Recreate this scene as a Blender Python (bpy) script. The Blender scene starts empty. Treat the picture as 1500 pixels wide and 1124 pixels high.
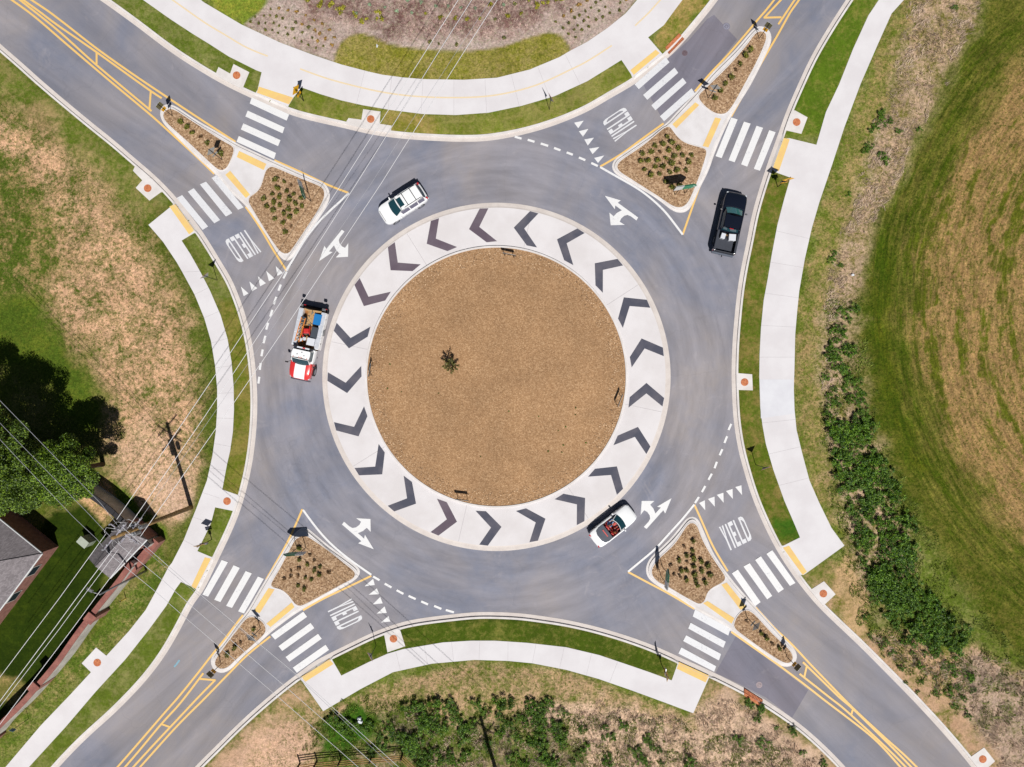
import bpy, bmesh, math, random
import numpy as np
from mathutils import Vector, Matrix
from mathutils.geometry import tessellate_polygon

# ---------------------------------------------------------------- basics
S = 0.065                 # metres per plan unit (the survey grid of the site)
CX, CY = 750.0, 562.0
H = 65.0                  # camera height
COL = bpy.context.scene.collection
rnd = random.Random(7)

def W(px, py, z=0.0):
    return Vector(((px - CX) * S, (CY - py) * S, z))
def A(px, py, h):
    """point at height h that is sighted at plan position (px,py) from the survey height"""
    f = 1.0 - h / H
    return Vector(((px - CX) * S * f, (CY - py) * S * f, h))
def pts(seq, ox=0.0, oy=0.0, k=1.0):
    return [(ox + x / k, oy + y / k) for x, y in seq]
def Z(ox, oy, k, *seq):
    return [(ox + x / k, oy + y / k) for x, y in seq]

KEXP = 1.43
def lin(c):
    c = c / 255.0
    return c / 12.92 if c <= 0.04045 else ((c + 0.055) / 1.055) ** 2.4
def C(r, g, b):
    return tuple(min(0.86, lin(v) / KEXP) for v in (r, g, b)) + (1.0,)

# ---------------------------------------------------------------- objects
def tag(o, label=None, cat=None, group=None, kind=None):
    if label: o['label'] = label
    if cat: o['category'] = cat
    if group: o['group'] = group
    if kind: o['kind'] = kind
    return o
def empty(name, loc=(0, 0, 0), rz=0.0, label=None, cat=None, group=None):
    o = bpy.data.objects.new(name, None)
    o.empty_display_size = 0.3
    COL.objects.link(o); o.location = loc; o.rotation_euler = (0, 0, rz)
    return tag(o, label, cat, group)
def link(name, me, mat, parent=None, smooth=False):
    o = bpy.data.objects.new(name, me); COL.objects.link(o)
    if mat is not None and not me.materials:
        if isinstance(mat, (list, tuple)):
            for m in mat: me.materials.append(m)
        else: me.materials.append(mat)
    if parent is not None: o.parent = parent
    if smooth:
        me.polygons.foreach_set('use_smooth', [True] * len(me.polygons))
    return o
def mesh_from(name, verts, faces):
    me = bpy.data.meshes.new(name)
    me.from_pydata([tuple(v) for v in verts], [], [tuple(f) for f in faces]); me.update()
    return me
def copy_tree(o, parent=None):
    c = o.copy(); COL.objects.link(c)
    if parent is not None: c.parent = parent
    for ch in list(o.children): copy_tree(ch, c)
    return c

class MB:
    def __init__(s): s.v = []; s.f = []
    def add(s, v, f):
        n = len(s.v); s.v += [tuple(p) for p in v]; s.f += [tuple(i + n for i in q) for q in f]; return s
    def box(s, cx, cy, cz, sx, sy, sz, rz=0.0, M=None, taper=1.0):
        c, sn = math.cos(rz), math.sin(rz); vs = []
        for dz in (-.5, .5):
            t = taper if dz > 0 else 1.0
            for dx, dy in ((-.5, -.5), (.5, -.5), (.5, .5), (-.5, .5)):
                x, y = dx * sx * t, dy * sy * t
                p = Vector((cx + x * c - y * sn, cy + x * sn + y * c, cz + dz * sz))
                vs.append(M @ p if M else p)
        return s.add(vs, [(3, 2, 1, 0), (4, 5, 6, 7), (0, 1, 5, 4), (1, 2, 6, 5), (2, 3, 7, 6), (3, 0, 4, 7)])
    def tube(s, path, r, n=8, r2=None, cap=True):
        path = [Vector(p) for p in path]; N = len(path); vs = []; r2 = r if r2 is None else r2
        for i, p in enumerate(path):
            d = (path[min(i + 1, N - 1)] - path[max(i - 1, 0)]).normalized()
            up = Vector((0, 0, 1)) if abs(d.z) < .9 else Vector((1, 0, 0))
            a = d.cross(up).normalized(); b = a.cross(d).normalized(); rr = r + (r2 - r) * i / max(1, N - 1)
            for k in range(n):
                t = 2 * math.pi * k / n
                vs.append(p + a * (math.cos(t) * rr) + b * (math.sin(t) * rr))
        fs = []
        for i in range(N - 1):
            for k in range(n):
                k2 = (k + 1) % n
                fs.append((i * n + k, i * n + k2, (i + 1) * n + k2, (i + 1) * n + k))
        if cap:
            fs.append(tuple(range(n - 1, -1, -1))); fs.append(tuple((N - 1) * n + k for k in range(n)))
        return s.add(vs, fs)
    def prism(s, poly, z0, z1, M=None):
        """vertical prism over a 2-D outline given in metres"""
        n = len(poly)
        a = sum(poly[i][0] * poly[(i + 1) % n][1] - poly[(i + 1) % n][0] * poly[i][1] for i in range(n))
        if a < 0: poly = poly[::-1]
        tri = tessellate_polygon([[Vector((p[0], p[1], 0)) for p in poly]])
        vs = [Vector((p[0], p[1], z1)) for p in poly] + [Vector((p[0], p[1], z0)) for p in poly]
        if M: vs = [M @ v for v in vs]
        fs = []
        for t in tri:
            p0, p1, p2 = (poly[i] for i in t)
            cr = (p1[0]-p0[0])*(p2[1]-p0[1]) - (p1[1]-p0[1])*(p2[0]-p0[0])
            if abs(cr) < 1e-12: continue
            t = tuple(t) if cr > 0 else tuple(t)[::-1]
            fs.append(t); fs.append(tuple(i + n for i in t[::-1]))
        for i in range(n):
            j = (i + 1) % n; fs.append((i, i + n, j + n, j))
        return s.add(vs, fs)
    def flat(s, poly, z, M=None):
        n = len(poly)
        tri = tessellate_polygon([[Vector((p[0], p[1], 0)) for p in poly]])
        vs = [Vector((p[0], p[1], z)) for p in poly]
        if M: vs = [M @ v for v in vs]
        fs = []
        for t in tri:
            p0, p1, p2 = (poly[i] for i in t)
            cr = (p1[0]-p0[0])*(p2[1]-p0[1]) - (p1[1]-p0[1])*(p2[0]-p0[0])
            if abs(cr) < 1e-12: continue
            fs.append(tuple(t) if cr > 0 else tuple(t)[::-1])
        return s.add(vs, fs)
    def build(s, name, mat, parent=None, smooth=False, bevel=0.0):
        me = mesh_from(name, s.v, s.f)
        o = link(name, me, mat, parent, smooth)
        if bevel:
            m = o.modifiers.new('bevel', 'BEVEL'); m.width = bevel; m.segments = 2; m.limit_method = 'ANGLE'
        return o

def P2(seq):                      # plan units -> metres, 2-D
    return [((x - CX) * S, (CY - y) * S) for x, y in seq]
def struct(name, mb, mat, parent=None):
    o = mb.build(name, mat, parent)
    if parent is None: o['kind'] = 'structure'
    return o

# ---------------------------------------------------------------- polyline tools
def catmull(p, step=6.0, closed=False):
    out = []; n = len(p)
    rng = range(n if closed else n - 1)
    for i in rng:
        if closed: p0, p1, p2, p3 = p[i - 1], p[i], p[(i + 1) % n], p[(i + 2) % n]
        else: p0, p1, p2, p3 = p[max(i - 1, 0)], p[i], p[i + 1], p[min(i + 2, n - 1)]
        L = math.dist(p1, p2); k = max(1, int(L / step))
        for j in range(k):
            t = j / k
            out.append(tuple(0.5 * ((2 * p1[a]) + (-p0[a] + p2[a]) * t + (2 * p0[a] - 5 * p1[a] + 4 * p2[a] - p3[a]) * t * t + (-p0[a] + 3 * p1[a] - 3 * p2[a] + p3[a]) * t ** 3) for a in (0, 1)))
    if not closed: out.append(tuple(p[-1]))
    return out
def relax(p, it=3, closed=False):
    p = [tuple(q) for q in p]; n = len(p)
    for _ in range(it):
        q = list(p)
        for i in (range(n) if closed else range(1, n - 1)):
            a, b, c = p[i - 1], p[i], p[(i + 1) % n]
            q[i] = ((a[0] + 2 * b[0] + c[0]) / 4, (a[1] + 2 * b[1] + c[1]) / 4)
        p = q
    return p
def offset(p, d, closed=False):
    """offset to the right-hand side in image coordinates (y down) for d>0"""
    n = len(p); out = []
    for i in range(n):
        a = p[i - 1] if (closed or i > 0) else p[0]
        b = p[(i + 1) % n] if (closed or i < n - 1) else p[-1]
        dx, dy = b[0] - a[0], b[1] - a[1]; L = math.hypot(dx, dy) or 1
        out.append((p[i][0] - dy / L * d, p[i][1] + dx / L * d))
    return out
def area(p):
    return sum(p[i][0] * p[(i + 1) % len(p)][1] - p[(i + 1) % len(p)][0] * p[i][1] for i in range(len(p))) / 2
def inset(p, d):
    """shrink a closed outline by d plan units"""
    return offset(p, d if area(p) > 0 else -d, True)
def line_poly(p, w):
    a = offset(p, w / 2); b = offset(p, -w / 2)
    return a + b[::-1]

# ---------------------------------------------------------------- materials
def newmat(name):
    m = bpy.data.materials.new(name); m.use_nodes = True
    nt = m.node_tree; b = nt.nodes['Principled BSDF']
    return m, nt, b
def nd(nt, t, **kw):
    n = nt.nodes.new(t)
    for k, v in kw.items(): setattr(n, k, v)
    return n
def noise(nt, vec, scale, detail=4, rough=.6, dist=0.0):
    n = nd(nt, 'ShaderNodeTexNoise'); n.inputs['Scale'].default_value = scale
    n.inputs['Detail'].default_value = detail; n.inputs['Roughness'].default_value = rough
    n.inputs['Distortion'].default_value = dist
    if vec is not None: nt.links.new(vec, n.inputs['Vector'])
    return n.outputs['Fac']
def maprange(nt, v, a, b, c=0.0, d=1.0):
    n = nd(nt, 'ShaderNodeMapRange'); nt.links.new(v, n.inputs['Value'])
    for k, x in zip(('From Min', 'From Max', 'To Min', 'To Max'), (a, b, c, d)): n.inputs[k].default_value = x
    return n.outputs['Result']
def mix(nt, f, a, b, mode='MIX'):
    n = nd(nt, 'ShaderNodeMix', data_type='RGBA', blend_type=mode)
    for s, v in ((n.inputs[0], f), (n.inputs[6], a), (n.inputs[7], b)):
        if hasattr(v, 'node'): nt.links.new(v, s)
        else: s.default_value = v
    return n.outputs[2]
def math_(nt, op, a, b=None):
    n = nd(nt, 'ShaderNodeMath', operation=op)
    for s, v in zip(n.inputs, (a, b)):
        if v is None: continue
        if hasattr(v, 'node'): nt.links.new(v, s)
        else: s.default_value = v
    return n.outputs[0]
def position(nt):
    return nd(nt, 'ShaderNodeNewGeometry').outputs['Position']
def bump(nt, b, h, strength=.4, dist=.03):
    n = nd(nt, 'ShaderNodeBump'); n.inputs['Strength'].default_value = strength; n.inputs['Distance'].default_value = dist
    nt.links.new(h, n.inputs['Height']); nt.links.new(n.outputs[0], b.inputs['Normal'])
def gray(v): return (v, v, v, 1.0)

def simple(name, col, rough=.6, metal=0.0, var=.12, scale=3.0, coat=0.0, bmp=0.0, obj=True):
    m, nt, b = newmat(name)
    b.inputs['Roughness'].default_value = rough; b.inputs['Metallic'].default_value = metal
    if coat: b.inputs['Coat Weight'].default_value = coat; b.inputs['Coat Roughness'].default_value = .05
    vec = nd(nt, 'ShaderNodeTexCoord').outputs['Object'] if obj else position(nt)
    f = noise(nt, vec, scale, 5, .6)
    f2 = maprange(nt, f, .3, .7, 1 - var, 1 + var)
    c = mix(nt, 1.0, col, (1, 1, 1, 1), 'MULTIPLY')
    n = nd(nt, 'ShaderNodeVectorMath', operation='SCALE'); nt.links.new(c, n.inputs[0]); nt.links.new(f2, n.inputs['Scale'])
    nt.links.new(n.outputs[0], b.inputs['Base Color'])
    if bmp: bump(nt, b, f, bmp, .01)
    return m

def two(name, c1, c2, s1, lo, hi, rough=.9, s2=30.0, amp=.15, bmp=.3, bd=.01, detail=5):
    m, nt, b = newmat(name); b.inputs['Roughness'].default_value = rough
    pos = position(nt)
    f = maprange(nt, noise(nt, pos, s1, detail, .6), lo, hi)
    g = noise(nt, pos, s2, 3, .6)
    c = mix(nt, f, c1, c2)
    c = mix(nt, 1.0, c, (1, 1, 1, 1), 'MULTIPLY')
    sc = nd(nt, 'ShaderNodeVectorMath', operation='SCALE'); nt.links.new(c, sc.inputs[0])
    nt.links.new(maprange(nt, g, .3, .7, 1 - amp, 1 + amp), sc.inputs['Scale'])
    nt.links.new(sc.outputs[0], b.inputs['Base Color'])
    if bmp: bump(nt, b, g, bmp, bd)
    return m

def asphalt(name, base, blue, warm, dark=.0):
    m, nt, b = newmat(name); b.inputs['Roughness'].default_value = .85
    pos = position(nt)
    # polar co-ordinates about the roundabout centre: tyre-polished bands
    sub = nd(nt, 'ShaderNodeVectorMath', operation='SUBTRACT'); nt.links.new(pos, sub.inputs[0])
    c0 = W(727, 552); sub.inputs[1].default_value = c0
    ln = nd(nt, 'ShaderNodeVectorMath', operation='LENGTH'); nt.links.new(sub.outputs[0], ln.inputs[0])
    nz = nd(nt, 'ShaderNodeVectorMath', operation='NORMALIZE'); nt.links.new(sub.outputs[0], nz.inputs[0])
    sc = nd(nt, 'ShaderNodeVectorMath', operation='SCALE'); nt.links.new(nz.outputs[0], sc.inputs[0]); sc.inputs['Scale'].default_value = 2.2
    sp = nd(nt, 'ShaderNodeSeparateXYZ'); nt.links.new(sc.outputs[0], sp.inputs[0])
    cb = nd(nt, 'ShaderNodeCombineXYZ'); nt.links.new(sp.outputs[0], cb.inputs[0]); nt.links.new(sp.outputs[1], cb.inputs[1]); nt.links.new(math_(nt, 'MULTIPLY', ln.outputs['Value'], .55), cb.inputs[2])
    st = noise(nt, cb.outputs[0], 1.6, 5, .6)
    big = noise(nt, pos, .09, 4, .55, .6)
    mid = noise(nt, pos, .55, 5, .6, .8)
    fine = noise(nt, pos, 14, 4, .7)
    vor = nd(nt, 'ShaderNodeTexVoronoi'); vor.inputs['Scale'].default_value = 40; nt.links.new(pos, vor.inputs['Vector'])
    c = mix(nt, maprange(nt, big, .38, .62), blue, warm)
    c = mix(nt, maprange(nt, mid, .35, .65, 0, .55), c, base)
    near = maprange(nt, ln.outputs['Value'], 31, 23)
    # wheel paths: long streaks around the ring, and along the arms further out
    sc2 = nd(nt, 'ShaderNodeVectorMath', operation='SCALE'); nt.links.new(nz.outputs[0], sc2.inputs[0]); sc2.inputs['Scale'].default_value = 42.0
    sp2 = nd(nt, 'ShaderNodeSeparateXYZ'); nt.links.new(sc2.outputs[0], sp2.inputs[0])
    cb2 = nd(nt, 'ShaderNodeCombineXYZ'); nt.links.new(sp2.outputs[0], cb2.inputs[0]); nt.links.new(sp2.outputs[1], cb2.inputs[1]); nt.links.new(math_(nt, 'MULTIPLY', ln.outputs['Value'], .10), cb2.inputs[2])
    st2 = noise(nt, cb2.outputs[0], .55, 5, .62, .3)
    stm = nd(nt, 'ShaderNodeMix'); stm.data_type = 'FLOAT'; nt.links.new(near, stm.inputs[0]); nt.links.new(st2, stm.inputs[2]); nt.links.new(st, stm.inputs[3])
    ss = maprange(nt, stm.outputs[0], .32, .68, .84, 1.17)
    k = ss
    spots = maprange(nt, noise(nt, pos, 1.7, 3, .5, 1.2), .70, .78, 1.0, .90)
    k = math_(nt, 'MULTIPLY', k, spots)
    dust = maprange(nt, noise(nt, pos, .33, 6, .7, 1.5), .60, .74, 0, .45)
    c = mix(nt, dust, c, C(182, 176, 182))
    k = math_(nt, 'MULTIPLY', k, maprange(nt, fine, .3, .7, .93, 1.07))
    k = math_(nt, 'MULTIPLY', k, maprange(nt, mid, .3, .72, .95, 1.05))
    # faint old tar seams and cracks
    vc = nd(nt, 'ShaderNodeTexVoronoi', feature='DISTANCE_TO_EDGE'); vc.inputs['Scale'].default_value = .12
    wob = nd(nt, 'ShaderNodeVectorMath', operation='ADD'); nt.links.new(pos, wob.inputs[0])
    nn = nd(nt, 'ShaderNodeTexNoise'); nn.inputs['Scale'].default_value = .8; nt.links.new(pos, nn.inputs['Vector']); nt.links.new(nn.outputs['Color'], wob.inputs[1])
    nt.links.new(wob.outputs[0], vc.inputs['Vector'])
    k = math_(nt, 'MULTIPLY', k, maprange(nt, vc.outputs['Distance'], 0, .006, .93, 1.0))
    k = math_(nt, 'MULTIPLY', k, maprange(nt, ln.outputs['Value'], 26, 40, 1.0, .93))
    sv = nd(nt, 'ShaderNodeVectorMath', operation='SCALE'); nt.links.new(c, sv.inputs[0]); nt.links.new(k, sv.inputs['Scale'])
    nt.links.new(sv.outputs[0], b.inputs['Base Color'])
    bump(nt, b, vor.outputs['Distance'], .25, .006)
    return m

def paint(name, col, worn, cover=.0):
    m, nt, b = newmat(name); b.inputs['Roughness'].default_value = .6
    pos = position(nt)
    f = noise(nt, pos, 7, 6, .75)
    g = noise(nt, pos, .8, 3, .6)
    w = maprange(nt, math_(nt, 'ADD', f, math_(nt, 'MULTIPLY', g, .35)), .80 - cover, .92 - cover, 0, .75)
    nt.links.new(mix(nt, w, col, worn), b.inputs['Base Color'])
    return m

def gravel(name, cs, scale, bd=.05, amp=.25, hole=.6, dark=(84, 60, 44)):
    m, nt, b = newmat(name); b.inputs['Roughness'].default_value = .95
    pos = position(nt)
    v = nd(nt, 'ShaderNodeTexVoronoi'); v.inputs['Scale'].default_value = scale; nt.links.new(pos, v.inputs['Vector'])
    v2 = nd(nt, 'ShaderNodeTexVoronoi'); v2.inputs['Scale'].default_value = scale * 2.7; nt.links.new(pos, v2.inputs['Vector'])
    sp = nd(nt, 'ShaderNodeSeparateColor'); nt.links.new(v.outputs['Color'], sp.inputs[0])
    sp2 = nd(nt, 'ShaderNodeSeparateColor'); nt.links.new(v2.outputs['Color'], sp2.inputs[0])
    r = nd(nt, 'ShaderNodeValToRGB'); nt.links.new(sp.outputs[0], r.inputs[0])
    el = r.color_ramp.elements
    el[0].position = 0; el[0].color = cs[0]; el[1].position = 1; el[1].color = cs[-1]
    for i in range(1, len(cs) - 1):
        e = el.new(i / (len(cs) - 1)); e.color = cs[i]
    big = noise(nt, pos, .22, 6, .68)
    k = maprange(nt, sp2.outputs[1], 0, 1, 1 - amp, 1 + amp)
    k = math_(nt, 'MULTIPLY', k, maprange(nt, big, .3, .7, .84, 1.15))
    sv = nd(nt, 'ShaderNodeVectorMath', operation='SCALE'); nt.links.new(r.outputs[0], sv.inputs[0]); nt.links.new(k, sv.inputs['Scale'])
    holes = maprange(nt, noise(nt, pos, scale * .9, 3, .7), .58, .70, 0, hole)
    c = mix(nt, holes, sv.outputs[0], C(*dark))
    nt.links.new(c, b.inputs['Base Color'])
    h = math_(nt, 'SUBTRACT', 1.0, v.outputs['Distance'])
    bump(nt, b, h, .6, bd)
    return m

M = {}
M['asphalt'] = asphalt('asphalt', C(150, 148, 158), C(136, 140, 158), C(168, 161, 163))
M['asphalt_new'] = asphalt('asphalt_newer', C(132, 130, 145), C(125, 126, 144), C(138, 133, 146))
M['concrete'] = two('path_concrete', C(242, 239, 243), C(234, 230, 234), .35, .40, .62, s2=25, amp=.025, bmp=.1)
M['concrete_island'] = two('island_concrete', C(241, 238, 241), C(230, 226, 228), .6, .4, .62, s2=25, amp=.03, bmp=.1)
M['apron'] = two('apron_concrete', C(243, 239, 242), C(233, 228, 230), .25, .4, .62, s2=20, amp=.025, bmp=.1)
M['gutter'] = two('kerb_concrete', C(236, 227, 222), C(225, 215, 210), .9, .38, .62, s2=14, amp=.06, bmp=.15)
M['kerb'] = two('kerb_top_concrete', C(246, 241, 240), C(232, 226, 224), .9, .38, .62, s2=14, amp=.05, bmp=.15)
M['white'] = paint('white_road_paint', C(250, 250, 252), C(190, 190, 202), .05)
M['white_worn'] = paint('worn_white_road_paint', C(240, 241, 246), C(180, 180, 192), .06)
M['yellow'] = paint('yellow_road_paint', C(255, 210, 126), C(236, 198, 142), .03)
M['yellow_pale'] = paint('pale_yellow_path_line', C(250, 228, 190), C(236, 226, 215), .05)
M['pad'] = two('tactile_yellow', C(255, 220, 134), C(250, 208, 138), 1.2, .4, .65, s2=40, amp=.05, bmp=.5, bd=.01)
M['chevron'] = two('chevron_dark_paint', C(82, 84, 100), C(104, 102, 114), .5, .4, .62, s2=18, amp=.08, bmp=.1)
M['chevron_warm'] = two('chevron_worn_paint', C(104, 90, 104), C(116, 104, 116), .5, .4, .62, s2=18, amp=.08, bmp=.1)
M['mulch'] = gravel('tan_gravel', [C(158, 120, 84), C(176, 137, 98), C(184, 144, 105), C(206, 168, 128)], 11.0, .02, .16, .36)
M['mulch_isl'] = gravel('island_gravel', [C(136, 102, 76), C(172, 138, 104), C(186, 152, 118), C(216, 184, 150)], 8.5, .016, .18, .3)
M['rust'] = two('rusty_cast_iron', C(196, 110, 70), C(222, 140, 92), 5, .4, .6, rough=.8, s2=30, amp=.15)
M['rust_dark'] = two('dark_rusty_iron', C(150, 78, 45), C(172, 96, 58), 5, .4, .6, rough=.8, s2=30, amp=.15)
M['post'] = simple('black_sign_post', C(38, 38, 40), .5)
M['sign_back'] = simple('sign_back_aluminium', C(176, 178, 180), .45, .3)
M['sign_yellow'] = simple('warning_yellow', C(255, 190, 10), .5, var=.05)
M['sign_black'] = simple('sign_black', C(20, 20, 20), .5)
M['sign_green'] = simple('guide_sign_green', C(20, 150, 110), .5, var=.05)
M['sign_white'] = simple('sign_white', C(235, 238, 240), .5, var=.03)
M['sign_red'] = simple('sign_red', C(190, 30, 35), .5, var=.05)
M['sign_blue'] = simple('sign_blue', C(80, 130, 165), .5, var=.05)
M['solar'] = simple('solar_cell_blue', C(28, 36, 70), .2, coat=.5)
M['wire'] = simple('aluminium_wire', C(245, 245, 250), .45, .0, var=.03)
M['wire_dull'] = simple('grey_cable', C(190, 192, 200), .5, .0, var=.03)
M['wood_pole'] = two('weathered_pole_wood', C(178, 142, 88), C(136, 108, 68), 2.5, .35, .65, s2=20, amp=.2)
M['metal'] = simple('galvanised_steel', C(150, 152, 156), .4, .5)
M['insulator'] = simple('porcelain', C(225, 230, 240), .25, coat=.5)
M['brick'] = two('red_brick', C(176, 124, 112), C(150, 102, 92), 3.0, .4, .6, s2=12, amp=.15, bmp=.5)
M['brick_cap'] = two('brick_cap', C(172, 112, 100), C(150, 94, 86), 1.5, .4, .6, s2=9, amp=.14, bmp=.4)
M['stone'] = two('pale_wall_face', C(214, 208, 202), C(190, 184, 178), 1.2, .4, .6, s2=9, amp=.08, bmp=.3)
M['wood_rail'] = two('split_rail_wood', C(190, 150, 92), C(150, 112, 66), 3, .4, .6, s2=20, amp=.15)
M['trunk'] = two('bark', C(96, 76, 58), C(66, 52, 40), 4, .4, .6, s2=20, amp=.2)

def shingles(name, c1, c2):
    m, nt, b = newmat(name); b.inputs['Roughness'].default_value = .95
    tc = nd(nt, 'ShaderNodeTexCoord')
    pos = position(nt)
    br = nd(nt, 'ShaderNodeTexBrick'); br.inputs['Scale'].default_value = 2.6
    br.inputs['Color1'].default_value = c1; br.inputs['Color2'].default_value = c2
    br.inputs['Mortar'].default_value = tuple(v * .55 for v in c1[:3]) + (1,)
    br.inputs['Mortar Size'].default_value = .012
    rot = nd(nt, 'ShaderNodeVectorRotate'); rot.inputs['Angle'].default_value = math.radians(-39); nt.links.new(pos, rot.inputs['Vector'])
    nt.links.new(rot.outputs[0], br.inputs['Vector'])
    g = noise(nt, pos, 1.5, 5, .65)
    sv = nd(nt, 'ShaderNodeVectorMath', operation='SCALE'); nt.links.new(br.outputs['Color'], sv.inputs[0])
    nt.links.new(maprange(nt, g, .3, .7, .85, 1.15), sv.inputs['Scale'])
    nt.links.new(sv.outputs[0], b.inputs['Base Color'])
    return m
M['shingle'] = shingles('grey_shingles', C(150, 143, 147), C(124, 117, 121))

def leafmat(name, c1, c2, c3=None):
    m, nt, b = newmat(name); b.inputs['Roughness'].default_value = .6
    oi = nd(nt, 'ShaderNodeObjectInfo'); tc = nd(nt, 'ShaderNodeTexCoord')
    geo = nd(nt, 'ShaderNodeNewGeometry')
    f = maprange(nt, noise(nt, geo.outputs['Position'], 2.4, 4, .7), .35, .65)
    c = mix(nt, f, c1, c2)
    rr = geo.outputs['Random Per Island']
    c = mix(nt, maprange(nt, rr, .35, 1.0, 0, .8), c, c3 or c2)
    k = math_(nt, 'MULTIPLY', maprange(nt, rr, 0, 1, .55, 1.4), maprange(nt, oi.outputs['Random'], 0, 1, .8, 1.2))
    sv = nd(nt, 'ShaderNodeVectorMath', operation='SCALE'); nt.links.new(c, sv.inputs[0]); nt.links.new(k, sv.inputs['Scale'])
    nt.links.new(sv.outputs[0], b.inputs['Base Color'])
    tr = nd(nt, 'ShaderNodeBsdfTranslucent'); nt.links.new(sv.outputs[0], tr.inputs['Color'])
    ms = nd(nt, 'ShaderNodeMixShader'); ms.inputs[0].default_value = .12
    nt.links.new(b.outputs[0], ms.inputs[1]); nt.links.new(tr.outputs[0], ms.inputs[2])
    nt.links.new(ms.outputs[0], nt.nodes['Material Output'].inputs['Surface'])
    return m
M['leaf_tree'] = leafmat('tree_leaves', C(92, 126, 20), C(42, 78, 8), C(140, 170, 40))
M['leaf_bush'] = leafmat('bush_leaves', C(82, 132, 22), C(40, 86, 12), C(136, 172, 40))
M['leaf_shrub'] = leafmat('shrub_leaves', C(116, 118, 36), C(84, 88, 26), C(146, 146, 56))
M['leaf_brown'] = leafmat('withered_leaves', C(128, 92, 58), C(98, 74, 46), C(146, 112, 66))
M['leaf_olive'] = leafmat('olive_leaves', C(120, 124, 60), C(96, 102, 50), C(150, 140, 70))
M['leaf_lime'] = leafmat('lime_leaves', C(168, 164, 40), C(140, 140, 36), C(196, 186, 60))
M['leaf_mint'] = leafmat('pale_mint_leaves', C(160, 186, 150), C(140, 168, 130), C(180, 200, 165))
M['leaf_amber'] = leafmat('amber_leaves', C(176, 140, 60), C(150, 116, 56), C(200, 160, 80))
M['straw'] = leafmat('dry_straw', C(232, 204, 176), C(204, 174, 148), C(250, 228, 204))
M['weed'] = leafmat('weed_green', C(126, 148, 44), C(100, 124, 32), C(158, 170, 70))
M['twig'] = leafmat('dead_stalks', C(190, 158, 148), C(150, 120, 114), C(216, 188, 178))

# ================================================================ KERB LINES (edge of the asphalt)
NORTH = [(-330, -420), (-150, -232), (-20, -112), (80, -45), (146, 0), (177, 22), (203, 41), (231, 62.5), (258, 82), (290, 102.5), (325, 123), (366, 143), (424, 168), (460, 178), (500, 187), (548, 198), (596, 204), (644, 207), (680, 208), (716, 206.5), (764, 198), (812, 184), (860, 164), (896, 143), (932, 122), (980, 84), (1003, 60), (1030, 28), (1052, 0), (1085, -50), (1130, -140), (1200, -330)]
EAST = [(1440, -330), (1330, -150), (1278, -60), (1239, 0), (1215, 37), (1188, 83), (1167, 128), (1151, 165), (1140, 196), (1122, 246), (1103, 308), (1094, 352), (1086, 390), (1080, 426), (1076, 464), (1073, 500), (1071.6, 535), (1071.6, 560), (1074, 610), (1078, 640), (1083, 666), (1098, 718), (1112, 754), (1130, 792), (1146, 820), (1168, 852), (1194, 884), (1220, 910), (1256, 944), (1297, 985), (1340, 1029), (1383, 1076), (1423, 1124), (1480, 1200), (1560, 1320), (1640, 1450)]
SOUTH = [(1420, 1450), (1340, 1270), (1290, 1190), (1239, 1124), (1180, 1067), (1122, 1026), (1087, 1006), (1043, 984), (994, 962), (963, 948), (926, 934), (877, 919), (829, 908), (790, 902), (757, 898), (703, 896.5), (663, 900), (622, 905), (590, 911), (560, 921), (536, 931), (487, 955), (460, 969), (440, 984), (416, 1002), (380, 1032), (346, 1063), (314, 1095), (285, 1124), (230, 1185), (120, 1320), (20, 1450)]
WEST = [(-190, 1450), (-60, 1300), (40, 1180), (86.5, 1124), (127, 1082), (171, 1042), (214, 997), (244, 957), (268, 915), (285, 882), (297, 868), (320, 820), (339, 780), (353, 745), (366, 697), (373, 655), (376.5, 615), (377, 580), (374.5, 540), (371, 512), (366, 486), (356, 450), (340, 410), (328, 390), (308, 357), (290, 330), (258, 289), (228, 258), (200, 234), (170, 208), (140, 184), (100, 151), (60, 117), (30, 90), (0, 64), (-60, 10), (-180, -100), (-330, -240)]
KERBS = {}
for n_, p_ in (('N', NORTH), ('E', EAST), ('S', SOUTH), ('W', WEST)):
    c_ = relax(catmull(p_, 6), 5)
    KERBS[n_] = c_
# sign of offset pointing away from the road
KSIGN = {'N': -1, 'E': -1, 'S': -1, 'W': -1}
def koff(n, d): return offset(KERBS[n], d * KSIGN[n])
def KP(n, x, y, d=8.8):
    c = koff(n, d); return min(c, key=lambda q: (q[0] - x) ** 2 + (q[1] - y) ** 2)

# tactile pads at the ramps (outer side)
PADS_OUT = [[(380, 128), (430, 144), (424, 154), (377, 137)], [(923, 104), (960, 74), (966, 79), (928, 111)],
            [(1147, 203), (1156, 205), (1140, 252), (1131, 246)], [(1146, 802), (1155, 799), (1181, 837), (1175, 842)],
            [(442, 991), (483, 965), (489, 972), (448, 998)], [(994, 969), (1038, 989), (1033, 999), (991, 979)],
            [(301, 816), (310, 818), (288, 862), (281, 859)], [(249, 303), (258, 300), (286, 338), (278, 344)]]
PADS_ISL = [[(351, 222), (391, 241), (387, 250), (347.6, 231)], [(338, 251), (367, 286), (361, 291), (331, 257)],
            [(1018, 151), (1023.6, 155), (990, 189), (984.4, 183)], [(1047, 173), (1055.6, 175), (1037, 217), (1028.6, 215)],
            [(394, 861), (403, 863), (381, 898), (373, 894)], [(428, 882), (432, 889), (397, 918), (391, 913)],
            [(1056, 856), (1064, 853), (1093, 889), (1084, 893)], [(1029, 883), (1036, 880), (1075, 905), (1071, 913)]]
RAMPC = [(sum(p[0] for p in q) / 4, sum(p[1] for p in q) / 4) for q in PADS_OUT]

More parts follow.
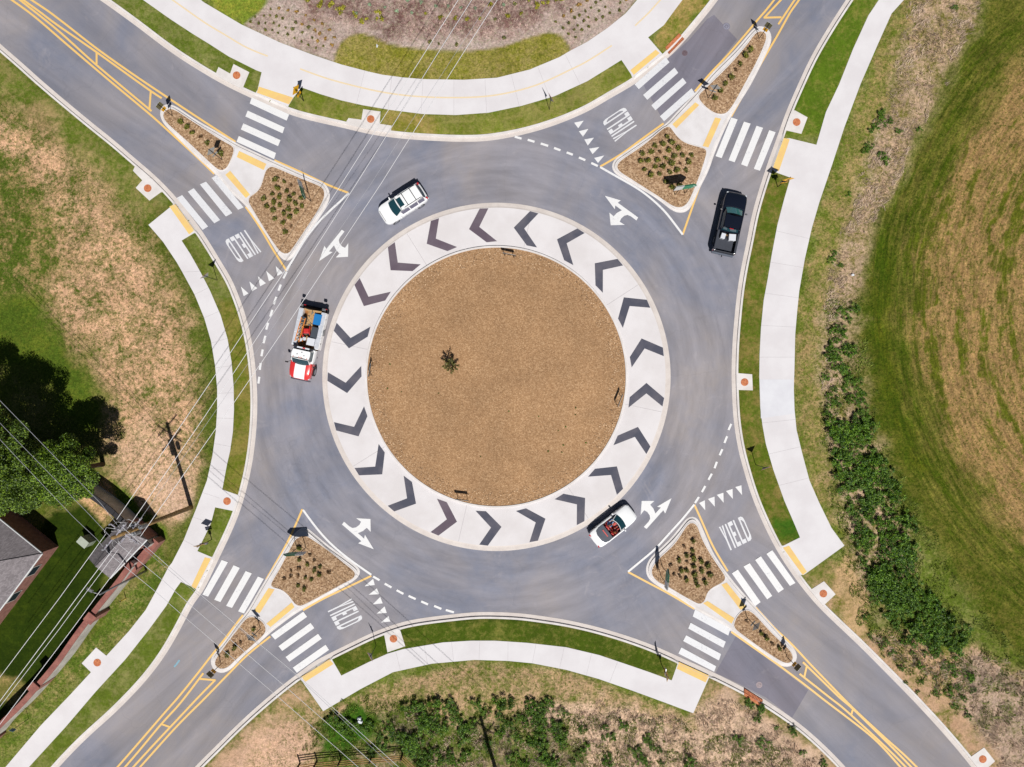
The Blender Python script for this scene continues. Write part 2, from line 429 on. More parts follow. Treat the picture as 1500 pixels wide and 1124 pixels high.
def kerb_strip(n):
    base = KERBS[n]
    def sm(t): t = max(0, min(1, t)); return t * t * (3 - 2 * t)
    ts = []
    for p in base:
        d = min(math.dist(p, q) for q in RAMPC)
        ts.append(sm((d - 26) / 8))
    rows = []
    for oi in range(6):
        row = []
        o_base = [offset(base, KSIGN[n] * v) for v in (0, 0, 5.8, 6.3, 9.2, 9.3)][oi]
        for i, p in enumerate(o_base):
            z = (0.0, .014, .022, .155, .158, .0)[oi]
            if oi == 3:
                q1 = offset(base[max(0, i-1):i+2], KSIGN[n] * 8.8)[1 if i > 0 else 0]
                t = ts[i]; p = (p[0] * t + q1[0] * (1 - t), p[1] * t + q1[1] * (1 - t)); z = .142 + .013 * t
            row.append(W(p[0], p[1], z))
        rows.append(row)
    g, k = MB(), MB(); m = len(base)
    def strip(mb, r0, r1):
        vs = rows[r0] + rows[r1]
        mb.add(vs, [(i, i + 1, m + i + 1, m + i) for i in range(m - 1)])
    strip(g, 0, 1); strip(g, 1, 2); strip(k, 2, 3); strip(k, 3, 4); strip(k, 4, 5)
    return g, k
def fixn(o):
    bm = bmesh.new(); bm.from_mesh(o.data); bmesh.ops.recalc_face_normals(bm, faces=bm.faces)
    up = sum(f.normal.z * f.calc_area() for f in bm.faces)
    if up < 0: bmesh.ops.reverse_faces(bm, faces=bm.faces)
    bm.to_mesh(o.data); bm.free(); return o
for n_ in 'NESW':
    g_, k_ = kerb_strip(n_)
    fixn(struct('kerb_gutter', g_, M['gutter'])); fixn(struct('kerb', k_, M['kerb']))

# ---------------------------------------------------------------- asphalt sheet
mb = MB(); mb.add([W(-1400, -1500, 0), W(-1400, 2600, 0), W(2900, 2600, 0), W(2900, -1500, 0)], [(0, 1, 2, 3)])
road = struct('road', mb, M['asphalt'])
for q in ([(1078, 932), (1048, 986), (1085, 1003), (1122, 1022), (1160, 1052), (1184, 1011), (1152, 986), (1110, 955)],
          [(940, 120), (1008, 60), (1036, 28), (1046, 22), (1080, 58), (1042, 106), (990, 163), (972, 178)]):
    mb = MB(); mb.flat(P2(q), .004); struct('road_patch', mb, M['asphalt_new'])

# ---------------------------------------------------------------- paths and slabs
def slab(name, poly, z, mat, z0=-.05, parent=None):
    mb = MB(); mb.prism(P2(poly), z0, z); return struct(name, mb, mat, parent)
def Ks(n, x, y): return KP(n, x, y)
n_path = [(-330, -330), (-150, -190), (60, -95), (209, 0), (250, 29), (282, 50), (308, 66), (336, 84), (376, 104), (384, 107), (378, 133), Ks('N', 372, 138), Ks('N', 398, 150), Ks('N', 424, 160), (429, 146), (442, 129), (470, 139), (500, 148), (531, 155), (572, 162), (620, 168), (668, 169.5), (716, 166), (764, 156), (812, 142), (860, 120), (886, 104), (910, 89), (924, 110), Ks('N', 926, 116), Ks('N', 950, 100), Ks('N', 971, 81), (968, 78), (949, 56), (972, 38), (988, 16), (1000, 0), (1040, -70), (1110, -250), (1020, -280), (965, -70), (934, 0), (916, 21), (890, 42), (860, 62.5), (836, 75), (819, 85), (776, 103), (728, 115), (680, 118), (620, 117), (590, 114.5), (560, 110.5), (540, 106), (500, 95.5), (460, 82), (412, 64), (354, 37), (300, 5), (150, -110), (-60, -260), (-250, -420)]
slab('footpath', n_path, .135, M['concrete'])
e_path = [(1480, -330), (1360, -150), (1287, 0), (1271, 24), (1249, 72), (1228, 125), (1209, 165), (1195, 213), (1156, 203.5), Ks('E', 1146, 203), Ks('E', 1138, 225), Ks('E', 1128, 250), (1135, 253), (1157, 261), (1148, 292), (1138, 330), (1130, 372), (1124, 408), (1118, 440), (1114, 480), (1112, 520), (1111.5, 552), (1113, 598), (1116, 622), (1121, 650), (1132, 688), (1148, 733), (1164, 770), (1171, 787), (1147, 799), Ks('E', 1143, 801), Ks('E', 1155, 820), Ks('E', 1171, 845), (1176, 842), (1182, 838), (1236, 799), (1217, 773), (1199, 736), (1185, 704), (1175, 667), (1166, 630), (1163, 600), (1162, 570), (1163, 535), (1164, 490), (1167, 455), (1170, 426), (1178, 380), (1188, 336), (1199, 298), (1218, 242), (1236, 187), (1260, 123), (1287, 61), (1305, 21), (1324, 0), (1400, -110), (1540, -330)]
slab('footpath', e_path, .135, M['concrete'])
s_path = [Ks('S', 440, 994), Ks('S', 462, 978), Ks('S', 483, 963), (486, 964), (500.5, 989), (541, 969), (568, 957), (590, 950.5), (649, 940.5), (690, 938), (725, 938), (771, 941), (820, 946.5), (829, 947.5), (877.5, 959), (916, 972), (951, 984), (983.5, 996), (992, 972), Ks('S', 993, 968), Ks('S', 1014, 978), Ks('S', 1038, 988), (1038, 992), (1015, 1044), (975, 1029), (926, 1011), (877, 994), (829, 980.5), (780, 971), (744, 967.5), (695, 966), (633, 971.5), (576, 984), (528, 1009), (474, 1041)]
slab('footpath', s_path, .135, M['concrete'])
w_path = [(-190, 1330), (-80, 1215), (8.5, 1124), (61, 1062), (105, 1016), (134.5, 984), (121, 971), (142, 948), (157, 960), (190, 924), (214.5, 893), (234, 857), (248, 830), (253, 824), (270, 791), (288, 746), (304, 704), (312, 668), (317, 632), (319, 600), (319, 570), (316, 536), (310, 500), (300, 466), (286, 432), (268, 399), (260, 385), (240, 355), (218.5, 330), (248, 306), Ks('W', 254, 301), Ks('W', 270, 322), Ks('W', 288, 341), (267, 353), (280, 373), (294, 398), (308, 425), (324, 462), (334, 496), (340, 530), (343, 566), (343.6, 600), (342, 632), (338, 660), (333, 682), (326.5, 717), Ks('W', 351, 726), Ks('W', 344, 750), (316, 743), (310, 766), (300, 787), (290, 807), (309, 815), Ks('W', 312, 818), Ks('W', 300, 842), Ks('W', 290, 862), (286, 861), (266, 852), (258, 863), (244.6, 887), (219, 922), (185, 965), (141, 1013), (97.5, 1064), (42.6, 1124), (-45, 1215), (-150, 1330)]
slab('footpath', w_path, .135, M['concrete'])
# expansion joints across the paths
def joints(left, right, every, name='path_joint'):
    mb = MB()
    L = catmull(left, 3); R = catmull(right, 3)
    acc = 0
    for i in range(1, len(L)):
        acc += math.dist(L[i], L[i - 1])
        if acc > every:
            acc = 0
            q = min(R, key=lambda r: math.dist(r, L[i]))
            mb.flat(P2(line_poly([L[i], q], .35)), .1375)
    struct(name, mb, M['joint'])
M['joint'] = simple('joint_grey', C(196, 190, 194), .9)  # plain grey of the expansion joint strips
joints([(474, 150), (531, 156), (572, 163), (620, 169), (668, 170.5), (716, 167), (764, 157), (812, 143), (860, 121), (886, 105)], [(500, 96), (540, 107), (560, 111.5), (590, 115.5), (620, 118), (680, 119), (728, 116), (776, 104), (819, 86), (860, 63.5)], 46)
joints([(1148, 292), (1138, 330), (1130, 372), (1124, 408), (1118, 440), (1114, 480), (1112, 520), (1112, 552), (1113, 598), (1121, 650), (1132, 688), (1148, 733)], [(1199, 298), (1188, 336), (1178, 380), (1170, 426), (1167, 455), (1164, 490), (1163, 535), (1162, 570), (1163, 600), (1166, 630), (1175, 667), (1185, 704)], 46)
joints([(541, 970), (590, 951.5), (649, 941.5), (690, 939), (771, 942), (829, 948.5), (877.5, 960), (916, 973)], [(576, 983), (633, 970.5), (695, 965), (744, 966.5), (780, 970), (829, 979.5), (877, 993), (926, 1010)], 40)
joints([(253, 824), (270, 791), (288, 746), (304, 704), (312, 668), (317, 632), (319, 600), (319, 570), (316, 536), (310, 500), (300, 466), (286, 432), (268, 399)], [(290, 807), (300, 787), (310, 766), (327, 715), (333, 682), (338, 660), (342, 632), (343.6, 600), (343, 566), (340, 530), (334, 496), (324, 462), (308, 425), (294, 398)], 36)
# far-side facing of the E path slab that the photo shows paler
mb = MB(); mb.flat(P2([(1112.5, 556), (1161.5, 556), (1163, 606), (1113.8, 613)]), .139); struct('path_panel', mb, two('newer_path_panel', C(240, 241, 248), C(232, 232, 240), .5, .4, .6, s2=25, amp=.02, bmp=.1))

# ---------------------------------------------------------------- storm drains (slab + cast cover)
def disc(r, z0, z1, n=28): 
    return [(r * math.cos(2 * math.pi * i / n), r * math.sin(2 * math.pi * i / n)) for i in range(n)]
def drain(poly, cover, label, r=5.6, z=.15, slab_=True):
    c = W(cover[0], cover[1], 0)
    t = empty('storm_drain', c, label=label, cat='storm drain', group='storm drains beside the kerb')
    if slab_:
        mb = MB(); mb.prism([(x - c.x, y - c.y) for x, y in P2(poly)], -.05, z); mb.build('slab', M['kerb'], t)
    mb = MB(); mb.prism(disc(r * S, 0, 0), z - .02, z + .012)
    cv = mb.build('cover', M['rust'], t)
    mb = MB(); mb.prism(disc(r * S * .80, 0, 0), z + .012, z + .02); mb.build('inner_plate', M['rust'], cv)
    mb = MB(); mb.box(0, r * S * .55, z + .026, .08, .04, .01); mb.build('pick_hole', M['rust_dark'], cv)
    return t
def kq(n, *p): return [KP(n, x, y, 8.9) if f else (x, y) for x, y, f in p]
drain(kq('N', (321, 99.5, 0), (338, 109, 0), (343, 95, 0), (366, 107, 0), (356, 131, 1), (336, 121, 1), (315, 109, 1)), (347.5, 111.5), 'orange-brown drain cover on a stepped slab, northwest arm beside the long path')
drain(kq('N', (511, 174, 0), (530, 176.5, 0), (532.4, 161, 0), (558, 164.5, 0), (556.4, 182.5, 0), (574, 185, 0), (573, 192, 1), (540, 187, 1), (509.6, 181, 1)), (543.5, 175.5), 'orange-brown drain cover on the wide T-shaped slab at the top kerb')
drain(kq('W', (202, 245.6, 1), (220, 262, 1), (238, 279, 1), (220, 294.6, 0), (200, 276, 0), (209.6, 265, 0), (196, 251, 0)), (217.6, 276.6), 'orange-brown drain cover on an L-shaped slab in grass left of the road')
drain(None, (333.5, 734), 'orange drain cover set in the left path above the sign post', slab_=False, z=.137)
drain(None, (143.8, 970), 'orange drain cover set in the square bulge of the lower left path', slab_=False, z=.137)
drain(kq('S', (560, 927, 1), (573, 922, 1), (586.6, 918, 1), (594, 946, 0), (568, 955, 0)), (576.8, 935), 'orange drain cover on a square slab between the bottom kerb and the path')
drain(kq('E', (1079, 549, 1), (1101, 548.5, 0), (1102, 572, 0), (1079, 573, 1)), (1090, 560), 'faded orange drain cover on a small slab at the right kerb')
drain(kq('E', (1158, 163, 1), (1164, 163, 0), (1182, 173, 0), (1173, 197, 0), (1149, 190, 1)), (1166, 180), 'orange drain cover on a slab in the grass above the right crossing')
drain(kq('E', (1206, 851, 0), (1223, 870, 0), (1206, 886, 0), (1200, 880, 1), (1184, 862, 1)), (1205, 869), 'rust brown drain cover on a diamond slab below the lower right path')
drain(kq('E', (1440, 1094, 0), (1456, 1114, 0), (1437, 1131, 0), (1430, 1122, 1), (1420, 1108, 1)), (1438, 1111), 'rust brown drain cover at the bottom right corner of the photo')
def kerb_inlet(n, poly, label):
    c0 = poly[0]; c = W((poly[0][0] + poly[2][0]) / 2, (poly[0][1] + poly[2][1]) / 2)
    t = empty('kerb_inlet', c, label=label, cat='drain grate', group='rusty kerb inlets')
    mb = MB(); mb.prism([(x - c.x, y - c.y) for x, y in P2(poly)], 0, .13); mb.build('frame', M['rust_dark'], t)
    a, b, c2, d = poly
    mb = MB()
    for k in range(13):
        f0, f1 = (k + .15) / 13, (k + .6) / 13
        def L(p, q, f): return (p[0] + (q[0] - p[0]) * f, p[1] + (q[1] - p[1]) * f)
        i0, i1 = L(a, d, .5), L(b, c2, .5)
        quad = [L(i0, i1, f0), L(i0, i1, f1), L(L(d, d, 0), c2, f1), L(d, c2, f0)]
        mb.prism([(x - c.x, y - c.y) for x, y in P2(quad)], .13, .145)
    mb.build('grate', M['rust'], t)
    def L(p, q, f): return (p[0] + (q[0] - p[0]) * f, p[1] + (q[1] - p[1]) * f)
    mb = MB(); mb.prism([(x - c.x, y - c.y) for x, y in P2([a, b, L(b, c2, .45), L(a, d, .45)])], .13, .19); mb.build('hood', M['rust'], t)
kerb_inlet('N', [(974, 71), (994, 50.5), (1002, 58), (980, 80)], 'rusty iron kerb inlet at the top right crossing')
kerb_inlet('S', [(1089, 1018), (1112, 1033), (1117, 1025), (1090, 1008)], 'rusty iron kerb inlet below the lower right crossing')
def manhole(x, y, label, mat, r=5.2):
    c = W(x, y); t = empty('manhole', c, label=label, cat='manhole', group='manholes in the asphalt')
    mb = MB(); mb.prism(disc(r * S, 0, 0), 0, .009); cv = mb.build('frame', M['asphalt_new'], t)
    mb = MB(); mb.prism(disc(r * S * .82, 0, 0), .009, .013); mb.build('cover', mat, t)
    mb = MB()
    for a in range(8):
        mb.box(math.cos(a * .785) * .15, math.sin(a * .785) * .15, .015, .12, .03, .004, a * .785)
    mb.build('ribs', M['manh2'], t)
M['manh'] = simple('manhole_iron', C(118, 100, 108), .6, var=.2)
M['manh2'] = simple('manhole_ribs', C(88, 76, 86), .6, var=.2)
manhole(1003, 78, 'dark ribbed manhole cover in the newer asphalt at top', M['manh'])
manhole(1112, 1003.5, 'pale dusty manhole cover in the lower right lane', simple('dusty_manhole', C(176, 160, 165), .8, var=.2), 5.5)
manhole(1064, 39, 'faint manhole cover under asphalt beside the top right island', simple('asphalt_manhole', C(150, 150, 168), .8, var=.2), 5.5)

# ---------------------------------------------------------------- central island
CC = (727.2, 552.2)
def circ(r, n=180, c=CC): return [(c[0] + r * math.cos(2 * math.pi * i / n), c[1] + r * math.sin(2 * math.pi * i / n)) for i in range(n)]
def ring(name, radii_z, mat, c=CC, n=180):
    vs = []; fs = []
    for r, z in radii_z:
        vs += [W(x, y, z) for x, y in circ(r, n, c)]
    for k in range(len(radii_z) - 1):
        for i in range(n):
            j = (i + 1) % n; fs.append((k * n + i, k * n + j, (k + 1) * n + j, (k + 1) * n + i))
    mb = MB(); mb.add(vs, fs); o = struct(name, mb, mat); fixn(o); return o
ring('truck_apron_kerb', [(255.2, 0), (255, .016), (249.5, .05), (247.5, .09)], M['gutter'])
ring('truck_apron', [(247.5, .09), (230, .10), (210, .11), (191.5, .12)], M['apron'])
ring('central_kerb', [(191.5, .12), (191.3, .26), (188.8, .265), (188.6, .20)], M['kerb'])
# gently domed gravel bed with clods at its rim
vs = []; fs = []; n_ = 180; rr = [188.8, 186, 182, 176, 165, 150, 120, 80, 40, 0.5]
for r in rr:
    zz = .20 + .35 * (1 - (r / 189) ** 2)
    vs += [W(x, y, zz) for x, y in circ(r, n_)]
for k in range(len(rr) - 1):
    for i in range(n_):
        j = (i + 1) % n_; fs.append((k * n_ + i, k * n_ + j, (k + 1) * n_ + j, (k + 1) * n_ + i))
fs.append(tuple((len(rr) - 1) * n_ + i for i in range(n_)))
mb = MB(); mb.add(vs, fs); fixn(struct('gravel_bed', mb, M['mulch']))
def bed_z(x, y):
    r = math.dist((x, y), CC); return .20 + .35 * (1 - min(1, (r / 189)) ** 2)
# apron joints
mb = MB()
for a in (12, 57, 103, 148, 192, 238, 282, 327):
    t = math.radians(a)
    p = [(CC[0] + r * math.cos(t), CC[1] + r * math.sin(t)) for r in (192.5, 247)]
    v = [W(x, y, z) for (x, y), z in zip(line_poly(p, .5), (.1225, .0925, .0925, .1225))]
    mb.add(v, [(0, 1, 2, 3)])
fixn(struct('apron_joint', mb, M['joint']))
# chevrons: one traced outline turned round the ring
tmpl = [(480.8, 541), (506.7, 556.8), (530, 532.7), (530.2, 548), (508.6, 572), (480, 553.6)]
def apz(x, y):
    r = math.dist((x, y), CC); return .122 + .0015 - (r - 191.5) / 56 * .030
for k in range(21):
    a = -(1.0 - k * 360 / 21); t = math.radians(a); cc, ss = math.cos(t), math.sin(t)
    q = []
    seg = []
    for i in range(6):
        p0, p1 = tmpl[i], tmpl[(i + 1) % 6]
        seg += [p0, ((p0[0] + p1[0]) / 2, (p0[1] + p1[1]) / 2)]
    for x, y in seg:
        dx, dy = x - 727.3, y - 552
        q.append((CC[0] + dx * cc - dy * ss, CC[1] + dx * ss + dy * cc))
    mb = MB(); mb.flat([(p.x, p.y) for p in (W(*u) for u in q)], 0)
    mb.v = [(v[0], v[1], apz(v[0] / S + CX, CY - v[1] / S) + .004) for v in mb.v]
    struct('chevron_marking', mb, M['chevron_warm'] if k in (2, 3, 4, 5, 17) else M['chevron'])

# ---------------------------------------------------------------- splitter islands
ISL = {
 'NW': dict(out=[(247, 152), (239, 154), (234, 162), (235, 172), (240, 182), (268, 210), (290, 232), (314, 254), (330, 275), (347, 290), (360, 302), (376, 324), (396, 354), (408, 374), (418, 383), (426, 381), (440, 362), (458, 334), (478, 303), (484, 285), (476, 269), (460, 262), (420, 244), (400, 235), (370, 221), (347, 210), (320, 194), (288, 176), (258, 156)],
            beds=[[(247, 160), (241, 166), (243, 178), (280, 212), (312, 242), (322, 250), (331, 250), (337, 240), (344, 222), (344, 217), (320, 203), (288, 182), (262, 165), (253, 160)],
                  [(397, 244), (436, 260), (468, 273), (475, 278), (476, 288), (468, 306), (446, 340), (424, 372), (418, 374.5), (412, 370), (396, 348), (365, 297), (364, 291), (380, 280), (387, 262), (391, 248)]]),
 'NE': dict(out=[(1116, 38), (1125, 42), (1130, 50), (1130, 60), (1122, 80), (1100, 124), (1070, 173), (1049, 219), (1038, 250), (1026, 274), (1014, 300), (1007, 310), (996, 313), (985, 309), (960, 290), (925, 269), (900, 254), (895, 244), (900, 234), (920, 220), (972, 184), (990, 166), (1020, 134), (1044, 106), (1076, 74), (1100, 46), (1108, 39)],
            beds=[[(1112, 46), (1119, 47), (1122, 56), (1110, 86), (1090, 124), (1072, 156), (1061, 168), (1050, 168), (1037, 161), (1027, 151), (1022, 142), (1040, 124), (1070, 94), (1094, 66), (1104, 52)],
                  [(980, 186), (988, 197), (1002, 210), (1035, 220), (1034, 226), (1024, 258), (1009, 294), (1002, 303), (993, 305), (984, 302), (960, 286), (930, 267), (907, 252), (903, 245), (908, 237), (940, 215), (972, 189)]]),
 'SW': dict(out=[(438, 775), (444, 771.5), (452, 775), (480, 798), (520, 827), (528, 836), (525, 846), (500, 862), (460, 884), (432, 900), (400, 924), (380, 942), (356, 962), (338, 981), (324, 987), (314, 983), (308, 973), (310, 962), (326, 942), (348, 912), (362, 895), (380, 864), (392, 844), (408, 818), (426, 788)],
            beds=[[(440, 785), (446, 782.5), (452, 786), (480, 805), (514, 832), (521, 838), (519, 846), (500, 856), (460, 878), (438, 888), (431.6, 884), (426, 874), (412, 862), (397, 858), (410, 834), (426, 803), (434, 789)],
                  [(366, 902), (378, 905), (388, 913), (391.6, 920), (388, 928), (372, 943), (348, 964), (334, 977), (324, 980), (317, 976.5), (315.6, 968), (330, 946), (350, 920), (361, 906)]]),
 'SE': dict(out=[(1015, 755.6), (1023, 761), (1032, 781), (1046, 812), (1066, 841), (1088, 868), (1108, 889), (1140, 924), (1162, 948), (1168, 963), (1162, 975), (1152, 977.6), (1138, 973), (1108, 952), (1072, 926), (1045, 908), (1017, 893), (985, 872), (958, 855), (948, 845), (946, 832), (952, 818), (980, 791), (996, 772), (1006, 759)],
            beds=[[(1014, 764), (1020, 768), (1028, 790), (1044, 818), (1062, 845), (1058, 852), (1040, 862), (1034, 870), (1031, 882), (1025, 885), (1000, 872), (980, 860), (962, 851), (955, 843), (954, 834), (964, 819), (988, 796), (1006, 769)],
                  [(1095, 893), (1104, 899), (1130, 927), (1157, 953), (1161, 963), (1157, 970), (1148, 970), (1120, 953), (1078, 922), (1074, 915), (1079, 902), (1087, 894)]]),
}
isl_kerb_parts = {}
for nm, d in ISL.items():
    o = relax(catmull(d['out'], 4, True), 3, True)
    def rim(name, loops_z, mat):
        m = len(loops_z[0][0]); vs = []; fs = []
        for lp, z in loops_z: vs += [W(x, y, z) for x, y in lp]
        for k in range(len(loops_z) - 1):
            for i in range(m):
                j = (i + 1) % m; fs.append((k * m + i, k * m + j, (k + 1) * m + j, (k + 1) * m + i))
        mb = MB(); mb.add(vs, fs); return fixn(struct(name, mb, mat))
    rim('island_gutter', [(o, 0.0), (o, .014), (inset(o, 3.4), .03)], M['kerb'])
    i1 = inset(o, 3.7); 
    rim('island_kerb', [(inset(o, 3.4), .03), (i1, .135), (inset(o, 6.2), .138)], M['kerb'])
    mb = MB(); mb.flat(P2(inset(o, 6.0)), .134); struct('island_slab', mb, M['concrete_island'])
    for b in d['beds']:
        bo = relax(catmull(b, 4, True), 2, True)
        rim('bed_edging', [(inset(bo, -1.6), .13), (inset(bo, -1.3), .175), (inset(bo, .0), .178), (inset(bo, .2), .15)], M['kerb'])
        mb = MB(); mb.flat(P2(bo), .165); struct('planting_bed', mb, M['mulch_isl'])
for q in PADS_OUT:
    mb = MB(); mb.flat(P2(q), .141); struct('tactile_paving', mb, M['pad'])
for q in PADS_ISL:
    mb = MB(); mb.flat(P2(q), .144); struct('tactile_paving', mb, M['pad'])

# ---------------------------------------------------------------- road markings
def stripe(lines, w, mat, name, z=.009, curve=True):
    mb = MB()
    for li, l in enumerate(lines):
        z += .0004
        p = catmull(l, 6) if (curve and len(l) > 3) else l
        p = relax(p, 2) if len(p) > 3 else p
        a = offset(p, w / 2); b = offset(p, -w / 2); m = len(p)
        v = [W(x, y, z) for x, y in a] + [W(x, y, z) for x, y in b]
        mb.add(v, [(i, i + 1, m + i + 1, m + i) for i in range(m - 1)])
    return fixn(struct(name, mb, mat))
YL, WL = 2.9, 2.6
def ext(p0, p1, d):
    L = math.dist(p0, p1); return (p1[0] + (p1[0] - p0[0]) / L * d, p1[1] + (p1[1] - p0[1]) / L * d)
yel = [
 [(-330, -265), (-130, -115), (46, 0), (86, 28), (140, 70), (192, 107), (244, 142), (262, 154), (300, 179), (345, 208)],
 [(-340, -275), (-142, -122), (34, 0), (80, 34), (142, 77), (220, 133), (237, 144)],
 [(17, 0), (50, 24), (100, 67), (160, 118), (220, 168), (250, 195), (284, 226), (314, 255)],
 [(29, 0), (84, 44), (142, 96), (222, 163)], [(-350, -280), (-160, -128), (17, 0)], [(-345, -272), (-150, -126), (29, 0)],
 [(141.6, 77), (141.6, 94)], [(221, 133), (219, 160)],
 [(402, 235), (440, 252), (480, 271), (511, 283)], [(360, 303), (380, 332), (400, 366), (420, 397)],
 [(879, 244.4), (910, 226), (940, 204), (972, 181)], [(1018, 134), (1040, 108), (1064, 83), (1090, 53), (1110, 29), (1134, 0), (1190, -80), (1300, -330)],
 [(1071, 171), (1096, 126), (1120, 84), (1140, 50), (1160, 14), (1170.7, 0), (1225, -95), (1330, -330)],
 [(1043, 229), (1026, 270), (1014, 304), (1000, 344)],
 [(1144, 0), (1119, 26.7)], [(1118.4, 26.2), (1144.5, 25.6)], [(1164, 0), (1140, 36)], [(1144, 0), (1200, -80), (1310, -330)], [(1164, 0), (1217, -95), (1322, -330)],
 [(443, 746), (430, 776), (416, 804), (390, 849)], [(356, 901), (340, 922), (324, 943), (310, 960), (290, 986), (260, 1023), (244, 1041), (172, 1124), (60, 1250), (-100, 1450)],
 [(544, 843.6), (510, 860), (472, 878), (444, 894)], [(396, 932.4), (364, 958), (336, 986), (300, 1023), (260, 1063), (205, 1124), (90, 1252), (-70, 1450)],
 [(298, 986), (280, 1010), (260, 1035), (236, 1061), (183, 1124), (70, 1250), (-90, 1450)], [(315.6, 996), (290, 1022), (260, 1054), (248.6, 1066), (195, 1124), (80, 1252), (-80, 1450)],
 [(293, 994.5), (316, 996.5)], [(237.6, 1061), (248.6, 1065)],
 [(1017, 739.4), (1030, 768), (1044, 800), (1066, 837)], [(1107, 890), (1130, 916), (1160, 944), (1184, 970), (1210, 997), (1247, 1035), (1292, 1077), (1343, 1124), (1430, 1220), (1540, 1450)],
 [(920, 838), (950, 854), (982, 871), (1017, 892)], [(1071, 925.6), (1100, 946), (1140, 974), (1180, 1004), (1208, 1026), (1241, 1051), (1281, 1083), (1319, 1124), (1400, 1220), (1510, 1450)],
 [(1176, 970), (1204, 997), (1232, 1024), (1252, 1041), (1335, 1124), (1420, 1220), (1530, 1450)], [(1171, 987), (1218, 1024), (1245, 1046), (1327, 1124), (1410, 1220), (1520, 1450)],
 [(1181.6, 976), (1178, 992)], [(1249, 1039), (1246.6, 1048)],
]
stripe(yel, YL, M['yellow'], 'yellow_line')
stripe([[(511, 283), (500, 294), (480, 312), (462, 331), (446, 352), (430, 379), (420, 397)],
        [(879, 245), (900, 257), (930, 274), (950, 288), (972, 308), (988, 328), (1000, 344)],
        [(444, 747), (464, 774), (484, 796), (510, 818), (544, 842)],
        [(1017, 739), (1000, 760), (980, 782), (960, 804), (940, 821), (920, 837.6)]], 3.0, M['white'], 'white_line', z=.026)
dash = [[(420, 398), (415, 408)], [(411.5, 417), (408, 426)], [(405, 435), (401, 446)], [(399, 454), (396, 464)], [(393, 473), (390, 483)], [(389, 492), (386, 503)], [(385, 512), (383, 522)], [(382, 532), (380.6, 542)], [(380, 552), (378.6, 562)],
 [(754, 200.5), (764, 203.4)], [(773, 205), (783, 208)], [(792, 210.5), (803, 214)], [(811.5, 217), (821, 220.5)], [(830, 223.5), (839, 227)], [(848, 231), (857.4, 235)], [(866, 239), (875.6, 243.5)],
 [(546.6, 844.5), (556, 850)], [(563.6, 855), (573.6, 860.6)], [(581, 864.6), (591, 870)], [(598.5, 873), (609, 877.6)], [(617, 881), (627, 885.5)], [(636, 887.6), (646.6, 892)], [(653, 893.6), (665, 897)],
 [(1023.6, 728), (1018, 737)], [(1033, 712), (1028, 721)], [(1042.6, 694), (1037.6, 703)], [(1050, 676.5), (1046.5, 686)], [(1058, 658), (1054, 667)], [(1065, 639), (1061, 649)], [(1071, 621), (1067, 630)]]
stripe(dash, 3.2, M['white'], 'dashed_line', z=.017)
teeth = [[(353, 420), (364, 430), (357, 434)], [(365.4, 412.4), (377, 422.4), (369, 427)], [(378, 405), (389.6, 415), (381, 419.6)], [(390, 397), (402, 408), (394, 412)], [(404, 390), (414.4, 400), (406.4, 404.4)],
 [(841, 180), (855, 177), (847, 188)], [(848, 192.5), (862, 189), (854, 200.5)], [(856, 204.5), (870, 202), (861, 213.5)], [(863, 218), (878, 215.6), (868, 226)], [(870.4, 231.6), (885, 228), (876, 239)],
 [(546.6, 848), (549, 857), (534, 859)], [(552, 862), (555.5, 870.6), (540, 871.4)], [(557, 874.6), (560.6, 884), (546, 885.5)], [(563.3, 888.4), (566.6, 898), (552, 899)], [(569, 902.5), (572, 910.6), (558, 912)],
 [(1024, 737), (1032.4, 733), (1033, 747.6)], [(1037, 731), (1046.6, 727.6), (1047, 742.4)], [(1050, 725), (1059.6, 722), (1060, 736.6)], [(1063.4, 719.4), (1073, 716.4), (1073.4, 731)], [(1077, 713.6), (1086, 711), (1087, 725.4)]]
for k in range(4):
    mb = MB()
    for t in teeth[k * 5:k * 5 + 5]: mb.flat(P2(t), .009)
    struct('yield_triangle_marking', mb, M['white'])
